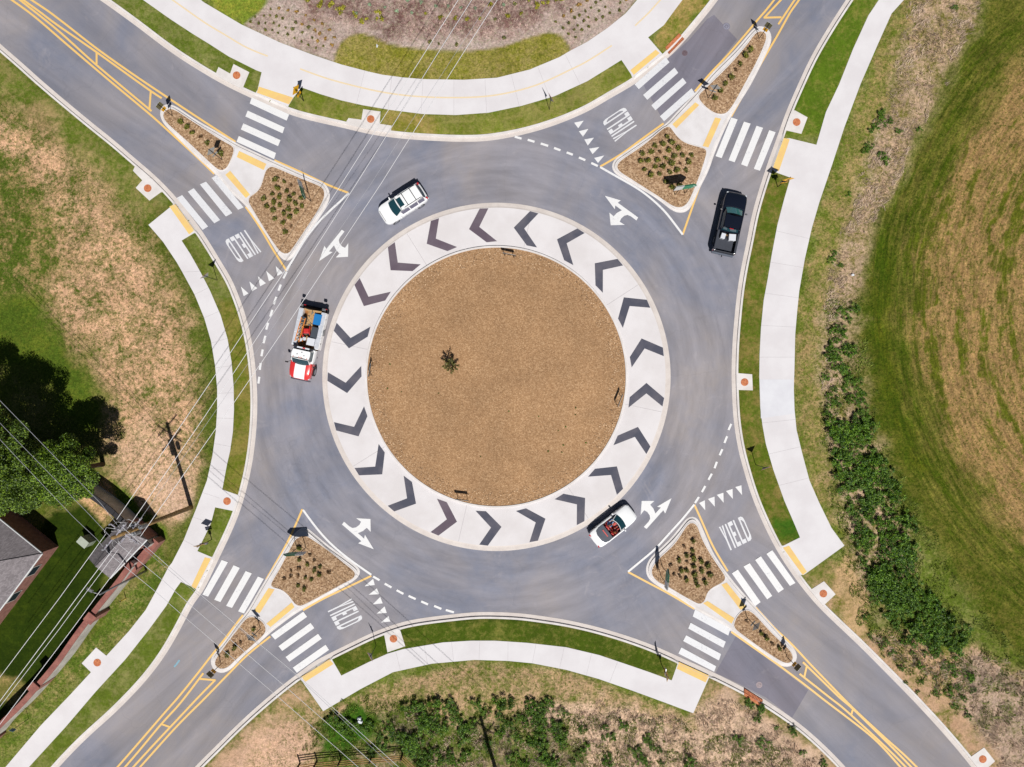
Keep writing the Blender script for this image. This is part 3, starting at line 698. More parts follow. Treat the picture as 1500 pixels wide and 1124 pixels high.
cw = [
 Z(200, 50, 5, (845, 465), (1118, 590), (1100, 635), (830, 510)), Z(200, 50, 5, (815, 562), (1085, 685), (1070, 728), (798, 605)), Z(200, 50, 5, (783, 655), (1055, 778), (1037, 822), (765, 700)), Z(200, 50, 5, (750, 748), (1022, 872), (1008, 917), (733, 790)),
 Z(200, 200, 5, (590, 282), (785, 520), (745, 538), (550, 305)), Z(200, 200, 5, (510, 332), (703, 562), (655, 587), (465, 352)), Z(200, 200, 5, (420, 380), (613, 612), (570, 637), (376, 405)), Z(200, 200, 5, (335, 430), (525, 660), (485, 685), (295, 452)),
 Z(860, 0, 5, (575, 420), (603, 458), (378, 655), (348, 620)), Z(860, 0, 5, (640, 497), (667, 535), (440, 733), (410, 697)), Z(860, 0, 5, (700, 572), (727, 608), (500, 810), (470, 773)), Z(860, 0, 5, (765, 648), (790, 688), (563, 890), (533, 853)),
 Z(860, 150, 5, (1055, 112), (1102, 127), (985, 410), (940, 395)), Z(860, 150, 5, (1148, 143), (1197, 157), (1080, 440), (1035, 425)), Z(860, 150, 5, (1240, 173), (1288, 188), (1172, 472), (1127, 455)), Z(860, 150, 5, (1333, 205), (1380, 220), (1265, 502), (1220, 488)),
 Z(260, 720, 5, (325, 502), (370, 518), (225, 770), (183, 755)), Z(260, 720, 5, (412, 540), (457, 560), (315, 810), (270, 793)), Z(260, 720, 5, (500, 583), (545, 600), (400, 853), (357, 838)), Z(260, 720, 5, (590, 623), (633, 640), (488, 893), (445, 878)),
 Z(260, 870, 5, (922, 130), (950, 168), (715, 335), (685, 300)), Z(260, 870, 5, (975, 212), (1003, 250), (768, 418), (740, 383)), Z(260, 870, 5, (1030, 292), (1057, 328), (820, 497), (792, 462)), Z(260, 870, 5, (1085, 372), (1110, 410), (875, 578), (845, 540)),
 Z(960, 800, 5, (603, 172), (770, 410), (730, 440), (560, 200)), Z(960, 800, 5, (690, 125), (855, 365), (818, 390), (645, 150)), Z(960, 800, 5, (772, 75), (940, 315), (900, 342), (730, 102)), Z(960, 800, 5, (855, 30), (1025, 270), (985, 292), (813, 57)),
 Z(960, 800, 5, (290, 465), (550, 605), (533, 655), (273, 515)), Z(960, 800, 5, (258, 562), (515, 700), (497, 745), (240, 603)), Z(960, 800, 5, (225, 653), (480, 790), (465, 838), (203, 695)), Z(960, 800, 5, (190, 742), (445, 880), (430, 920), (168, 787))]
for k in range(8):
    mb = MB()
    for t in cw[k * 4:k * 4 + 4]: mb.flat(P2(t), .026)
    struct('crosswalk_marking', mb, M['white_worn'] if k in (1, 2, 7) else M['white'])
# turn arrows: one outline carried over by a similarity
arr = [(235, 475), (215, 460), (250, 422), (262, 400), (258, 375), (240, 350), (218, 338), (192, 372), (200, 270), (292, 270), (262, 298), (285, 325), (300, 362), (340, 318), (312, 312), (418, 250), (372, 362), (358, 338)]
def arrow(a0, a1):
    s0, s1 = (225, 468), (418, 250)
    z = complex(a1[0] - a0[0], a1[1] - a0[1]) / complex(s1[0] - s0[0], s1[1] - s0[1])
    q = []
    for x, y in arr:
        w = complex(x - s0[0], y - s0[1]) * z; q.append((a0[0] + w.real, a0[1] + w.imag))
    mb = MB(); mb.flat(P2(q), .009); struct('turn_arrow_marking', mb, M['white'])
arrow((945, 773.6), (983.6, 730)); arrow((933.6, 321), (886, 287)); arrow((502.4, 766.4), (547.6, 804.8)); arrow((502.7, 338), (467.5, 382.7))
# the word YIELD, letters drawn on a 5 x 7 stretched grid
LET = {'Y': [[(0, 1), (.17, 1), (.42, .52), (.42, .40), (.34, .36)], ], }
def word(o, xv, yv):
    mb = MB()
    def T(u, v): return (o[0] + xv[0] * u + yv[0] * v, o[1] + xv[1] * u + yv[1] * v)
    def quad(a, b, c, d): mb.flat(P2([T(*a), T(*b), T(*c), T(*d)]), .009)
    w = .17; g = .042; x = 0.0; st = .056
    # Y
    mb.flat(P2([T(x, 1), T(x + st, 1), T(x + w / 2, .55), T(x + w - st, 1), T(x + w, 1), T(x + w / 2 + st / 2, .45), T(x + w / 2 + st / 2, 0), T(x + w / 2 - st / 2, 0), T(x + w / 2 - st / 2, .45)]), .009)
    x += w + g
    quad((x + .02, 0), (x + .02 + st, 0), (x + .02 + st, 1), (x + .02, 1)); x += .09 + g
    mb.flat(P2([T(x, 0), T(x + w, 0), T(x + w, .16), T(x + st, .16), T(x + st, .42), T(x + w * .8, .42), T(x + w * .8, .58), T(x + st, .58), T(x + st, .84), T(x + w, .84), T(x + w, 1), T(x, 1)]), .009)
    x += w + g
    mb.flat(P2([T(x, 0), T(x + w, 0), T(x + w, .16), T(x + st, .16), T(x + st, 1), T(x, 1)]), .009)
    x += w + g
    outr = [(0, 0), (.10, 0), (.165, .05), (.19, .16), (.19, .84), (.165, .95), (.10, 1), (0, 1)]
    inr = [(st, .86), (.09, .86), (.125, .80), (.145, .74), (.145, .26), (.125, .2), (.09, .14), (st, .14)]
    m = len(outr)
    vo = [W(*T(x + a, b), .009) for a, b in outr]; vi = [W(*T(x + a, b), .009) for a, b in inr][::-1]
    mb.add(vo + vi, [(i, i + 1, m + i + 1, m + i) for i in range(m - 1)] + [(m - 1, 0, m, 2 * m - 1)])
    fixn(struct('yield_word_marking', mb, M['white_worn']))
word((361, 336), (-34, 17.5), (22, 33)); word((934, 186), (-20, -31), (-33, 22))
word((479, 893.6), (18, 32), (36, -17)); word((1068, 807.5), (36, -18), (-15, -35))
# faint utility paint marks on the asphalt
stripe([[(258, 974), (263, 967)], [(255, 977), (258, 974)]], 2.6, paint('pale_blue_mark', C(140, 185, 205), C(150, 165, 180), .05), 'survey_paint_mark')
# yellow centre line of the wide path
stripe([[(252, 0), (300, 34), (330, 52), (362, 71), (393, 83.5)], [(440, 102), (470, 113), (500, 122), (560, 136), (620, 143), (692, 143.6), (740, 138), (788, 125), (836, 103), (860, 91), (896, 68)], [(930, 39), (950, 20), (968, 0)], [(252, 0), (150, -75), (0, -200)]], 2.2, M['yellow_pale'], 'path_centre_line', z=.141)

# ================================================================ GROUND
rs = np.random.RandomState(3)
_lat = rs.rand(256, 256)
def vnoise(x, y):
    xi = np.floor(x).astype(int); yi = np.floor(y).astype(int); fx = x - xi; fy = y - yi
    fx = fx * fx * (3 - 2 * fx); fy = fy * fy * (3 - 2 * fy)
    a = _lat[xi % 256, yi % 256]; b = _lat[(xi + 1) % 256, yi % 256]; c = _lat[xi % 256, (yi + 1) % 256]; d = _lat[(xi + 1) % 256, (yi + 1) % 256]
    return a * (1 - fx) * (1 - fy) + b * fx * (1 - fy) + c * (1 - fx) * fy + d * fx * fy
def fbm(x, y, o=4):
    s = 0; a = .5; t = 0
    for i in range(o):
        s = s + a * vnoise(x * 2 ** i + 17.3 * i, y * 2 ** i + 5.1 * i); t += a; a *= .5
    return s / t
def pip(X, Y, poly):
    ins = np.zeros(X.shape, bool); n = len(poly)
    for i in range(n):
        x0, y0 = poly[i]; x1, y1 = poly[(i + 1) % n]
        if y0 == y1: continue
        c = ((y0 > Y) != (y1 > Y)) & (X < (x1 - x0) * (Y - y0) / (y1 - y0) + x0)
        ins ^= c
    return ins
def sdist(X, Y, poly):
    d = np.full(X.shape, 1e9); n = len(poly)
    for i in range(n):
        x0, y0 = poly[i]; x1, y1 = poly[(i + 1) % n]
        dx, dy = x1 - x0, y1 - y0; L = dx * dx + dy * dy + 1e-9
        t = np.clip(((X - x0) * dx + (Y - y0) * dy) / L, 0, 1)
        d = np.minimum(d, np.hypot(X - x0 - t * dx, Y - y0 - t * dy))
    return np.where(pip(X, Y, poly), d, -d)

def far(vals, lo, hi):
    out = []; d = 8.0; v = lo
    left = []
    while v > -5200: d *= 1.35; v -= d; left.append(v)
    right = []; d = 8.0; v = hi
    while v < 6800: d *= 1.35; v += d; right.append(v)
    return np.array(left[::-1] + list(vals) + right)
gx = far(np.arange(-120, 1624, 4.0), -120, 1620); gy = far(np.arange(-120, 1248, 4.0), -120, 1244)
X, Y = np.meshgrid(gx, gy)
out = np.zeros(X.shape, bool)
corners = {'N': None, 'E': None, 'S': None, 'W': None}
kl = {n: koff(n, 7.5) for n in 'NESW'}
out |= pip(X, Y, [(-1500, -6000)] + kl['N'] + [(2200, -6000)])
out |= pip(X, Y, [(2200, -6000)] + kl['E'] + [(2800, 7000), (7500, 7000), (7500, -6000)])
out |= pip(X, Y, kl['S'] + [(-1500, 7000), (2800, 7000)])
out |= pip(X, Y, kl['W'] + [(-1500, -6000), (-6000, -6000), (-6000, 7000), (-1500, 7000)])
Zg = np.where(out, .12, -.12)
Zg += np.where(out & ((X > 1600) | (X < -100) | (Y < -100) | (Y > 1230)), 0, 0)

# --- zone colours
wx = X + (fbm(X / 26, Y / 26) - .5) * 34 + (fbm(X / 9 + 50, Y / 9) - .5) * 12
wy = Y + (fbm(X / 26 + 90, Y / 26 + 40) - .5) * 34 + (fbm(X / 9, Y / 9 + 70) - .5) * 12
ca = np.zeros(X.shape + (3,)); cb_ = np.zeros(X.shape + (3,)); cv = np.zeros(X.shape)
def c3(c):
    l = .3 * c[0] + .59 * c[1] + .11 * c[2]
    if c[1] > c[0] and c[1] > c[2] * 1.3: c = (c[0] + 2, c[1] - 3, c[2] * .62)
    return np.array(C(*[v * .96 + l * .04 for v in c])[:3])
ca[:] = c3((98, 122, 56)); cb_[:] = c3((146, 146, 86)); cv[:] = .42
def zone(poly, soft, a, b, cov, warp=True, w0=None):
    global ca, cb_, cv
    d = sdist(wx if warp else X, wy if warp else Y, poly)
    w = np.clip(d / soft + .5, 0, 1) if w0 is None else w0
    if a is not None: ca = ca * (1 - w[..., None]) + c3(a) * w[..., None]
    if b is not None: cb_ = cb_ * (1 - w[..., None]) + c3(b) * w[..., None]
    cv = cv * (1 - w) + cov * w
# west field
zone([(-6000, -4000), (-200, -4000), (0, 70), (260, 320), (330, 470), (340, 600), (330, 720), (280, 830), (-100, 1200), (-6000, 6000)], 20, (90, 108, 50), (136, 128, 74), .42)
zone([(-150, -60), (0, 78), (240, 290), (225, 335), (130, 260), (60, 175), (-150, 30)], 16, (96, 122, 54), (158, 146, 90), .48)
zone([(-60, 150), (20, 165), (70, 185), (140, 262), (215, 355), (262, 430), (290, 490), (300, 600), (285, 660), (295, 735), (240, 745), (190, 700), (160, 620), (140, 560), (105, 500), (60, 460), (70, 400), (40, 330), (-60, 260)], 60, (84, 106, 48), (228, 182, 146), .57)
zone([(-60, 230), (30, 245), (75, 310), (95, 380), (60, 430), (0, 440), (-60, 420)], 40, (78, 104, 44), (196, 158, 114), .34)
zone([(-60, 440), (40, 435), (110, 520), (150, 590), (150, 620), (110, 640), (60, 560), (-60, 500)], 26, (80, 108, 46), (106, 122, 58), .40)
zone([(170, 640), (215, 610), (262, 650), (292, 690), (286, 740), (262, 775), (225, 748), (190, 725), (160, 700)], 30, (130, 126, 74), (224, 184, 152), .76)
zone([(232, 700), (275, 700), (290, 745), (270, 775), (235, 735)], 10, (206, 170, 140), (224, 188, 162), .6)
zone([(222, 335), (260, 395), (288, 470), (302, 560), (302, 650), (285, 730), (262, 790), (250, 820), (322, 740), (345, 600), (320, 450), (250, 320)], 16, (86, 108, 52), (124, 124, 66), .38)
zone([(120, 700), (160, 700), (240, 765), (250, 800), (215, 760), (170, 735)], 8, (92, 130, 40), (140, 140, 70), .3)
zone([(105, 690), (150, 700), (178, 745), (160, 765), (120, 735)], 10, (150, 140, 80), (220, 176, 136), .7)
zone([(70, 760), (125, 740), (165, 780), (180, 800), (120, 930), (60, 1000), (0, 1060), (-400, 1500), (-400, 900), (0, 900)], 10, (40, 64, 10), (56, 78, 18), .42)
zone([(-80, 985), (0, 985), (40, 1012), (20, 1035), (-80, 1030)], 8, (120, 120, 56), (190, 160, 110), .5)
zone([(235, 800), (255, 835), (200, 905), (130, 975), (40, 1070), (-200, 1300), (-230, 1280), (0, 1090), (60, 1030), (140, 925), (200, 850)], 8, (88, 116, 54), (176, 158, 104), .34)
# top bed
zone([(200, -300), (300, 5), (360, 38), (385, 15), (400, -20), (420, -300)], 6, (128, 152, 78), (158, 160, 96), .4)
zone([(395, -4000), (392, 5), (380, 20), (357, 38), (412, 66), (500, 96), (620, 120), (730, 118), (830, 82), (900, 40), (940, -10), (1040, -300), (1300, -4000)], 4, (200, 180, 172), (166, 138, 130), .38, False)
zone([(430, -400), (425, -10), (455, 25), (520, 40), (555, 60), (620, 55), (700, 52), (760, 42), (820, 22), (850, -10), (900, -400)], 26, (200, 176, 168), (120, 88, 84), .56)
zone([(490, 98), (492, 80), (500, 63), (514, 53), (530, 50), (548, 55), (570, 66), (600, 71), (640, 75), (690, 76), (735, 70), (775, 56), (805, 48), (822, 53), (832, 66), (838, 80), (810, 92), (780, 108), (730, 120), (620, 122), (540, 112)], 3, (132, 136, 66), (166, 152, 88), .5, False)
# verges
zone([(430, 130), (520, 150), (620, 170), (720, 168), (820, 142), (905, 92), (935, 118), (880, 150), (800, 190), (700, 205), (560, 200), (440, 175)], 6, (112, 132, 58), (156, 150, 84), .5, False)
zone([(560, 165), (575, 166), (640, 172), (640, 205), (560, 198)], 14, (128, 134, 64), (180, 156, 96), .5)
zone([(950, 58), (1010, -20), (1060, -20), (985, 75), (968, 82)], 5, (112, 130, 56), (190, 160, 100), .5)
zone([(1290, -20), (1250, 72), (1200, 200), (1140, 200), (1180, 110), (1245, -20)], 8, (90, 124, 44), (142, 140, 66), .35, False)
zone([(1120, 250), (1160, 258), (1125, 380), (1112, 500), (1115, 620), (1150, 740), (1175, 790), (1145, 800), (1100, 720), (1075, 600), (1080, 440)], 8, (92, 116, 46), (148, 130, 72), .42, False)
zone([(1130, 760), (1170, 770), (1175, 792), (1150, 798), (1135, 785)], 12, (66, 112, 42), (96, 120, 56), .3)
zone([(485, 965), (560, 930), (640, 908), (740, 900), (850, 915), (980, 965), (985, 998), (900, 968), (780, 942), (690, 940), (580, 955), (500, 990)], 8, (74, 100, 34), (142, 136, 68), .30, False)
zone([(320, 440), (345, 440), (378, 560), (378, 640), (350, 735), (325, 725), (342, 640), (345, 560)], 8, (104, 122, 50), (148, 136, 70), .5, False)
# east side
zone([(1330, -300), (1324, 0), (1260, 125), (1200, 298), (1165, 460), (1162, 600), (1185, 704), (1240, 800), (1185, 840), (1230, 900), (1280, 900), (1262, 830), (1225, 740), (1205, 640), (1200, 520), (1215, 400), (1250, 290), (1300, 130), (1350, 20), (1380, -300)], 12, (104, 124, 62), (178, 152, 104), .48)
zone([(1350, -300), (1345, 0), (1300, 130), (1262, 250), (1225, 350), (1205, 450), (1200, 560), (1212, 690), (1240, 790), (1262, 870), (1300, 900), (1340, 830), (1300, 700), (1270, 560), (1262, 440), (1290, 330), (1340, 210), (1390, 120), (1430, 30), (1450, -300)], 26, (116, 118, 66), (196, 168, 142), .62)
zone([(1450, -400), (1440, 0), (1395, 110), (1345, 210), (1292, 320), (1262, 420), (1250, 500), (1268, 600), (1300, 690), (1350, 780), (1400, 850), (1450, 930), (1520, 1000), (1800, 1300), (1900, 500), (1900, -400)], 34, (68, 90, 18), (118, 114, 48), .50)
r = np.hypot(wx - 1830, wy - 450); th = np.arctan2(wy - 450, wx - 1830)
st = fbm(r / 13.0, th * 2.2 + 9, 3) + .5 * (fbm(r / 5.0, th * 5 + 3, 2) - .5)
wf = np.clip((505 - r + (fbm(X / 60, Y / 60) - .5) * 60) / 40, 0, 1) * np.clip((X - 1250) / 40, 0, 1) * (Y < 940 + (X - 1400))
cov_st = np.clip(.50 + (st - .5) * 1.5 + np.clip((X - 1400) / 500, 0, .2), .15, .85)
ca = ca * (1 - wf[..., None]) + c3((94, 106, 40)) * wf[..., None]
cb_ = cb_ * (1 - wf[..., None]) + c3((166, 134, 88)) * wf[..., None]
cv = cv * (1 - wf) + cov_st * wf
zone([(1290, 320), (1310, 380), (1300, 480), (1320, 560), (1330, 620), (1370, 700), (1340, 700), (1290, 600), (1270, 480)], 26, (62, 88, 16), (92, 104, 34), .45)
# south-east
zone([(1180, 845), (1240, 880), (1290, 920), (1380, 940), (1460, 960), (1560, 1010), (1800, 1300), (1500, 1400), (1440, 1130), (1340, 1030), (1220, 910)], 16, (112, 122, 66), (206, 168, 136), .62)
zone([(1400, 960), (1450, 970), (1560, 1020), (1800, 1300), (1520, 1300), (1460, 1100), (1410, 1040)], 24, (134, 124, 80), (190, 164, 146), .74)
zone([(1228, 810), (1250, 820), (1272, 880), (1280, 930), (1250, 930), (1222, 900), (1215, 860)], 8, (112, 118, 62), (206, 172, 128), .72)
# south
zone([(-600, 3000), (280, 1140), (440, 990), (475, 1040), (560, 1000), (695, 968), (830, 982), (1010, 1046), (1040, 990), (1125, 1035), (1240, 1130), (1500, 3000)], 10, (98, 118, 58), (200, 166, 130), .55, False)
zone([(820, 1030), (900, 1035), (1010, 1060), (1050, 1010), (1120, 1050), (1200, 1110), (1400, 1500), (600, 1500), (640, 1080), (720, 1060)], 20, (118, 110, 62), (224, 192, 166), .80)
zone([(310, 1124), (370, 1065), (430, 1050), (470, 1090), (440, 1200), (250, 1300), (290, 1140)], 30, (140, 128, 80), (226, 186, 158), .76)
zone([(460, 1058), (520, 1035), (580, 1030), (640, 1045), (820, 1060), (860, 1124), (860, 1200), (440, 1200), (470, 1110)], 18, (84, 112, 50), (172, 146, 118), .42)
zone([(475, 1060), (500, 1045), (545, 1035), (560, 1060), (540, 1085), (500, 1110), (480, 1100)], 8, (56, 102, 34), (74, 116, 44), .4)

rgh = np.ones(X.shape)
dk = np.full(X.shape, 1e9)
for n in 'NESW':
    kk = KERBS[n][::3]
    for (x0, y0), (x1, y1) in zip(kk[:-1], kk[1:]):
        dx, dy = x1 - x0, y1 - y0; t_ = np.clip(((X - x0) * dx + (Y - y0) * dy) / (dx * dx + dy * dy + 1e-9), 0, 1)
        dk = np.minimum(dk, np.hypot(X - x0 - t_ * dx, Y - y0 - t_ * dy))
rgh = .38 + .62 * np.clip((dk - 34) / 30, 0, 1)
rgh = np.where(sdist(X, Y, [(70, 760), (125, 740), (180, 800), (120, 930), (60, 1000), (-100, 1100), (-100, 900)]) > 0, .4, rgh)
fld = np.clip((570 - r + (fbm(X / 60, Y / 60) - .5) * 50) / 30, 0, 1) * np.clip((X - 1240) / 40, 0, 1)
verts = np.stack([(X - CX) * S, (CY - Y) * S, Zg], -1).reshape(-1, 3)
ny_, nx_ = X.shape
idx = np.arange(ny_ * nx_).reshape(ny_, nx_)
quads = np.stack([idx[1:, :-1], idx[1:, 1:], idx[:-1, 1:], idx[:-1, :-1]], -1).reshape(-1, 4)
me = bpy.data.meshes.new('ground')
me.vertices.add(len(verts)); me.vertices.foreach_set('co', verts.ravel())
me.loops.add(quads.size); me.loops.foreach_set('vertex_index', quads.ravel())
me.polygons.add(len(quads)); me.polygons.foreach_set('loop_start', np.arange(0, quads.size, 4)); me.polygons.foreach_set('loop_total', np.full(len(quads), 4))
me.update()
for nm, arr_ in (('colA', ca), ('colB', cb_)):
    at = me.attributes.new(nm, 'FLOAT_COLOR', 'POINT')
    at.data.foreach_set('color', np.concatenate([arr_, np.ones(arr_.shape[:2] + (1,))], -1).astype(np.float32).ravel())
for nm, arr_ in (('rgh', rgh), ('fld', fld)):
    at = me.attributes.new(nm, 'FLOAT', 'POINT'); at.data.foreach_set('value', arr_.astype(np.float32).ravel())
at = me.attributes.new('cov', 'FLOAT', 'POINT'); at.data.foreach_set('value', cv.astype(np.float32).ravel())
m, nt, b = newmat('grass_and_soil'); b.inputs['Roughness'].default_value = 1.0; b.inputs['Specular IOR Level'].default_value = .1
pos = position(nt)
A1 = nd(nt, 'ShaderNodeAttribute', attribute_name='colA').outputs['Color']; B1 = nd(nt, 'ShaderNodeAttribute', attribute_name='colB').outputs['Color']
CV = nd(nt, 'ShaderNodeAttribute', attribute_name='cov').outputs['Fac']
n1 = math_(nt, 'ADD', math_(nt, 'MULTIPLY', noise(nt, pos, 2.3, 9, .80, .3), .55), math_(nt, 'MULTIPLY', noise(nt, pos, .45, 6, .65, .6), .45))
RG = nd(nt, 'ShaderNodeAttribute', attribute_name='rgh').outputs['Fac']; FL = nd(nt, 'ShaderNodeAttribute', attribute_name='fld').outputs['Fac']
# mowing arcs: noise drawn out along circles about the mower's turning point
sb = nd(nt, 'ShaderNodeVectorMath', operation='SUBTRACT'); nt.links.new(pos, sb.inputs[0]); sb.inputs[1].default_value = W(1830, 450)
ln = nd(nt, 'ShaderNodeVectorMath', operation='LENGTH'); nt.links.new(sb.outputs[0], ln.inputs[0])
nz = nd(nt, 'ShaderNodeVectorMath', operation='NORMALIZE'); nt.links.new(sb.outputs[0], nz.inputs[0])
def streak(kt, kr, sc_, det):
    s1 = nd(nt, 'ShaderNodeVectorMath', operation='SCALE'); nt.links.new(nz.outputs[0], s1.inputs[0]); s1.inputs['Scale'].default_value = kt
    q = nd(nt, 'ShaderNodeSeparateXYZ'); nt.links.new(s1.outputs[0], q.inputs[0]); cbn = nd(nt, 'ShaderNodeCombineXYZ')
    nt.links.new(q.outputs[0], cbn.inputs[0]); nt.links.new(q.outputs[1], cbn.inputs[1]); nt.links.new(math_(nt, 'MULTIPLY', ln.outputs['Value'], kr), cbn.inputs[2])
    return noise(nt, cbn.outputs[0], sc_, det, .72, .35)
s_a = streak(5.0, 1.25, 1.1, 8); s_b = streak(15.0, 3.2, 1.0, 6)
stn = math_(nt, 'ADD', math_(nt, 'MULTIPLY', s_a, .68), math_(nt, 'MULTIPLY', noise(nt, pos, 2.4, 8, .8, .3), .32))
fm_ = nd(nt, 'ShaderNodeMix'); fm_.data_type = 'FLOAT'; nt.links.new(FL, fm_.inputs[0]); nt.links.new(n1, fm_.inputs[2]); nt.links.new(stn, fm_.inputs[3]); n1 = fm_.outputs[0]
t = math_(nt, 'ADD', .5, math_(nt, 'MULTIPLY', math_(nt, 'SUBTRACT', .5, CV), .30))
f = maprange(nt, math_(nt, 'SUBTRACT', n1, t), -.07, .07)
c = mix(nt, f, A1, B1)
# bleached thatch flecks and dark pits, both finer than the patches
fl = math_(nt, 'MULTIPLY', maprange(nt, noise(nt, pos, 4.2, 7, .8, 1.0), .53, .64, 0, .9), RG)
fl = math_(nt, 'MULTIPLY', fl, maprange(nt, CV, .25, .75, .15, 1.0))
c = mix(nt, fl, c, mix(nt, 1.0, B1, (1.38, 1.34, 1.30, 1), 'MULTIPLY'))
pit = math_(nt, 'MULTIPLY', maprange(nt, noise(nt, pos, 4.0, 7, .8, .6), .50, .40, 0, .9), RG)
c = mix(nt, pit, c, mix(nt, 1.0, A1, (.66, .76, .60, 1), 'MULTIPLY'))
n2 = noise(nt, pos, 3.4, 6, .7, .3); n3 = noise(nt, pos, 5.8, 6, .82); n4 = noise(nt, pos, .28, 4, .6)
k = math_(nt, 'MULTIPLY', maprange(nt, n2, .3, .7, .82, 1.18), math_(nt, 'ADD', 1.0, math_(nt, 'MULTIPLY', maprange(nt, n3, .34, .66, -.46, .50), RG)))
k = math_(nt, 'MULTIPLY', k, math_(nt, 'ADD', 1.0, math_(nt, 'MULTIPLY', maprange(nt, s_b, .34, .66, -.36, .38), FL)))
k = math_(nt, 'MULTIPLY', k, maprange(nt, n4, .3, .7, .88, 1.12))
sv = nd(nt, 'ShaderNodeVectorMath', operation='SCALE'); nt.links.new(c, sv.inputs[0]); nt.links.new(k, sv.inputs['Scale'])
hue = mix(nt, maprange(nt, noise(nt, pos, .8, 4, .6), .35, .65, 0, .35), sv.outputs[0], mix(nt, 1.0, sv.outputs[0], (1.10, 1.0, .90, 1), 'MULTIPLY'))
nt.links.new(hue, b.inputs['Base Color'])
bump(nt, b, math_(nt, 'ADD', n2, math_(nt, 'MULTIPLY', n3, .6)), .7, .06)
ground = link('ground', me, m); ground['kind'] = 'structure'

# ================================================================ VEGETATION
def blob(rad, hgt, nleaf, size, seed, squash=1.0, inner=.35, lumps=5, flat=.5, spread=.45, lr_=(.4, .68)):
    """leafy mass: many small leaf quads spread through several overlapping lobes"""
    rg = np.random.RandomState(seed); V = []; F = []
    lob = [(rg.uniform(-spread, spread) * rad, rg.uniform(-spread, spread) * rad, hgt * rg.uniform(.35, .7), rad * rg.uniform(*lr_)) for _ in range(lumps)]
    if spread < .6: lob.append((0, 0, hgt * .5, rad * .6))
    for i in range(nleaf):
        lx, ly, lz, lr = lob[rg.randint(len(lob))]
        d = rg.normal(size=3); d /= np.linalg.norm(d); d[2] = abs(d[2]) * 1.0 if rg.rand() < .8 else d[2]
        q = lr * (inner + (1 - inner) * rg.rand() ** .4) * (1.25 if rg.rand() < .06 else 1)
        p = np.array([lx + d[0] * q, ly + d[1] * q, max(.03, lz + d[2] * q * hgt / (2 * rad) * 1.2)])
        s = size * rg.uniform(.6, 1.35); a = rg.normal(size=3); a[2] *= flat; a /= np.linalg.norm(a)
        nrm = d + rg.normal(size=3) * .5; bb = np.cross(nrm, a); bb /= (np.linalg.norm(bb) + 1e-6)
        n = len(V)
        V += [p - a * s, p + bb * s * .45, p + a * s, p - bb * s * .45]; F.append((n, n + 1, n + 2, n + 3))
    return V, F
def tuft(rad, hgt, n, seed, w=.03):
    rg = np.random.RandomState(seed); V = []; F = []
    for i in range(n):
        a = rg.rand() * 6.28; r = rad * rg.rand() ** .5; l = hgt * rg.uniform(.6, 1.2); lean = rg.uniform(.15, 1.0)
        x, y = .25 * r * math.cos(a), .25 * r * math.sin(a); dx, dy = math.cos(a), math.sin(a)
        p0 = (x - dy * w, y + dx * w, 0); p1 = (x + dy * w, y - dx * w, 0)
        mx, my = x + dx * r * .55 * lean, y + dy * r * .55 * lean; p2 = (mx + dy * w, my - dx * w, l * .7); p3 = (mx - dy * w, my + dx * w, l * .7)
        p4 = (x + dx * r * lean * 1.1, y + dy * r * lean * 1.1, l)
        k = len(V); V += [p0, p1, p2, p3, p4]; F += [(k, k + 1, k + 2, k + 3), (k + 3, k + 2, k + 4)]
    return V, F
def mk(nm, VF, mat):
    me = mesh_from(nm, *VF); me.materials.append(mat); return me

# shrubs of the splitter islands
def shrub_mesh(i, mat):
    V, F = blob(.30, .42, 150, .075, 40 + i, lumps=3, inner=.2); V2, F2 = tuft(.34, .38, 26, 80 + i, .018)
    n = len(V); return mk('shrub', (V + V2, F + [tuple(k + n for k in f) for f in F2]), mat)
SG = [shrub_mesh(i, M['leaf_shrub']) for i in range(5)]
SB = []
for i in range(3):
    V, F = blob(.24, .30, 70, .06, 60 + i, lumps=3, inner=.2); SB.append(mk('shrub', (V, F), M['leaf_brown']))
def plant(me, x, y, z, sc, name, label, cat, group, h=0.0):
    # stands at plan position corrected for its own height
    f = 1 - h / H
    o = bpy.data.objects.new(name, me); COL.objects.link(o)
    w = W(CX + (x - CX) * f, CY + (y - CY) * f, z); o.location = w
    o.rotation_euler = (0, 0, rnd.uniform(0, 6.28)); o.scale = (sc * rnd.uniform(.9, 1.1), sc * rnd.uniform(.9, 1.1), sc * rnd.uniform(.85, 1.15))
    return tag(o, label, cat, group)
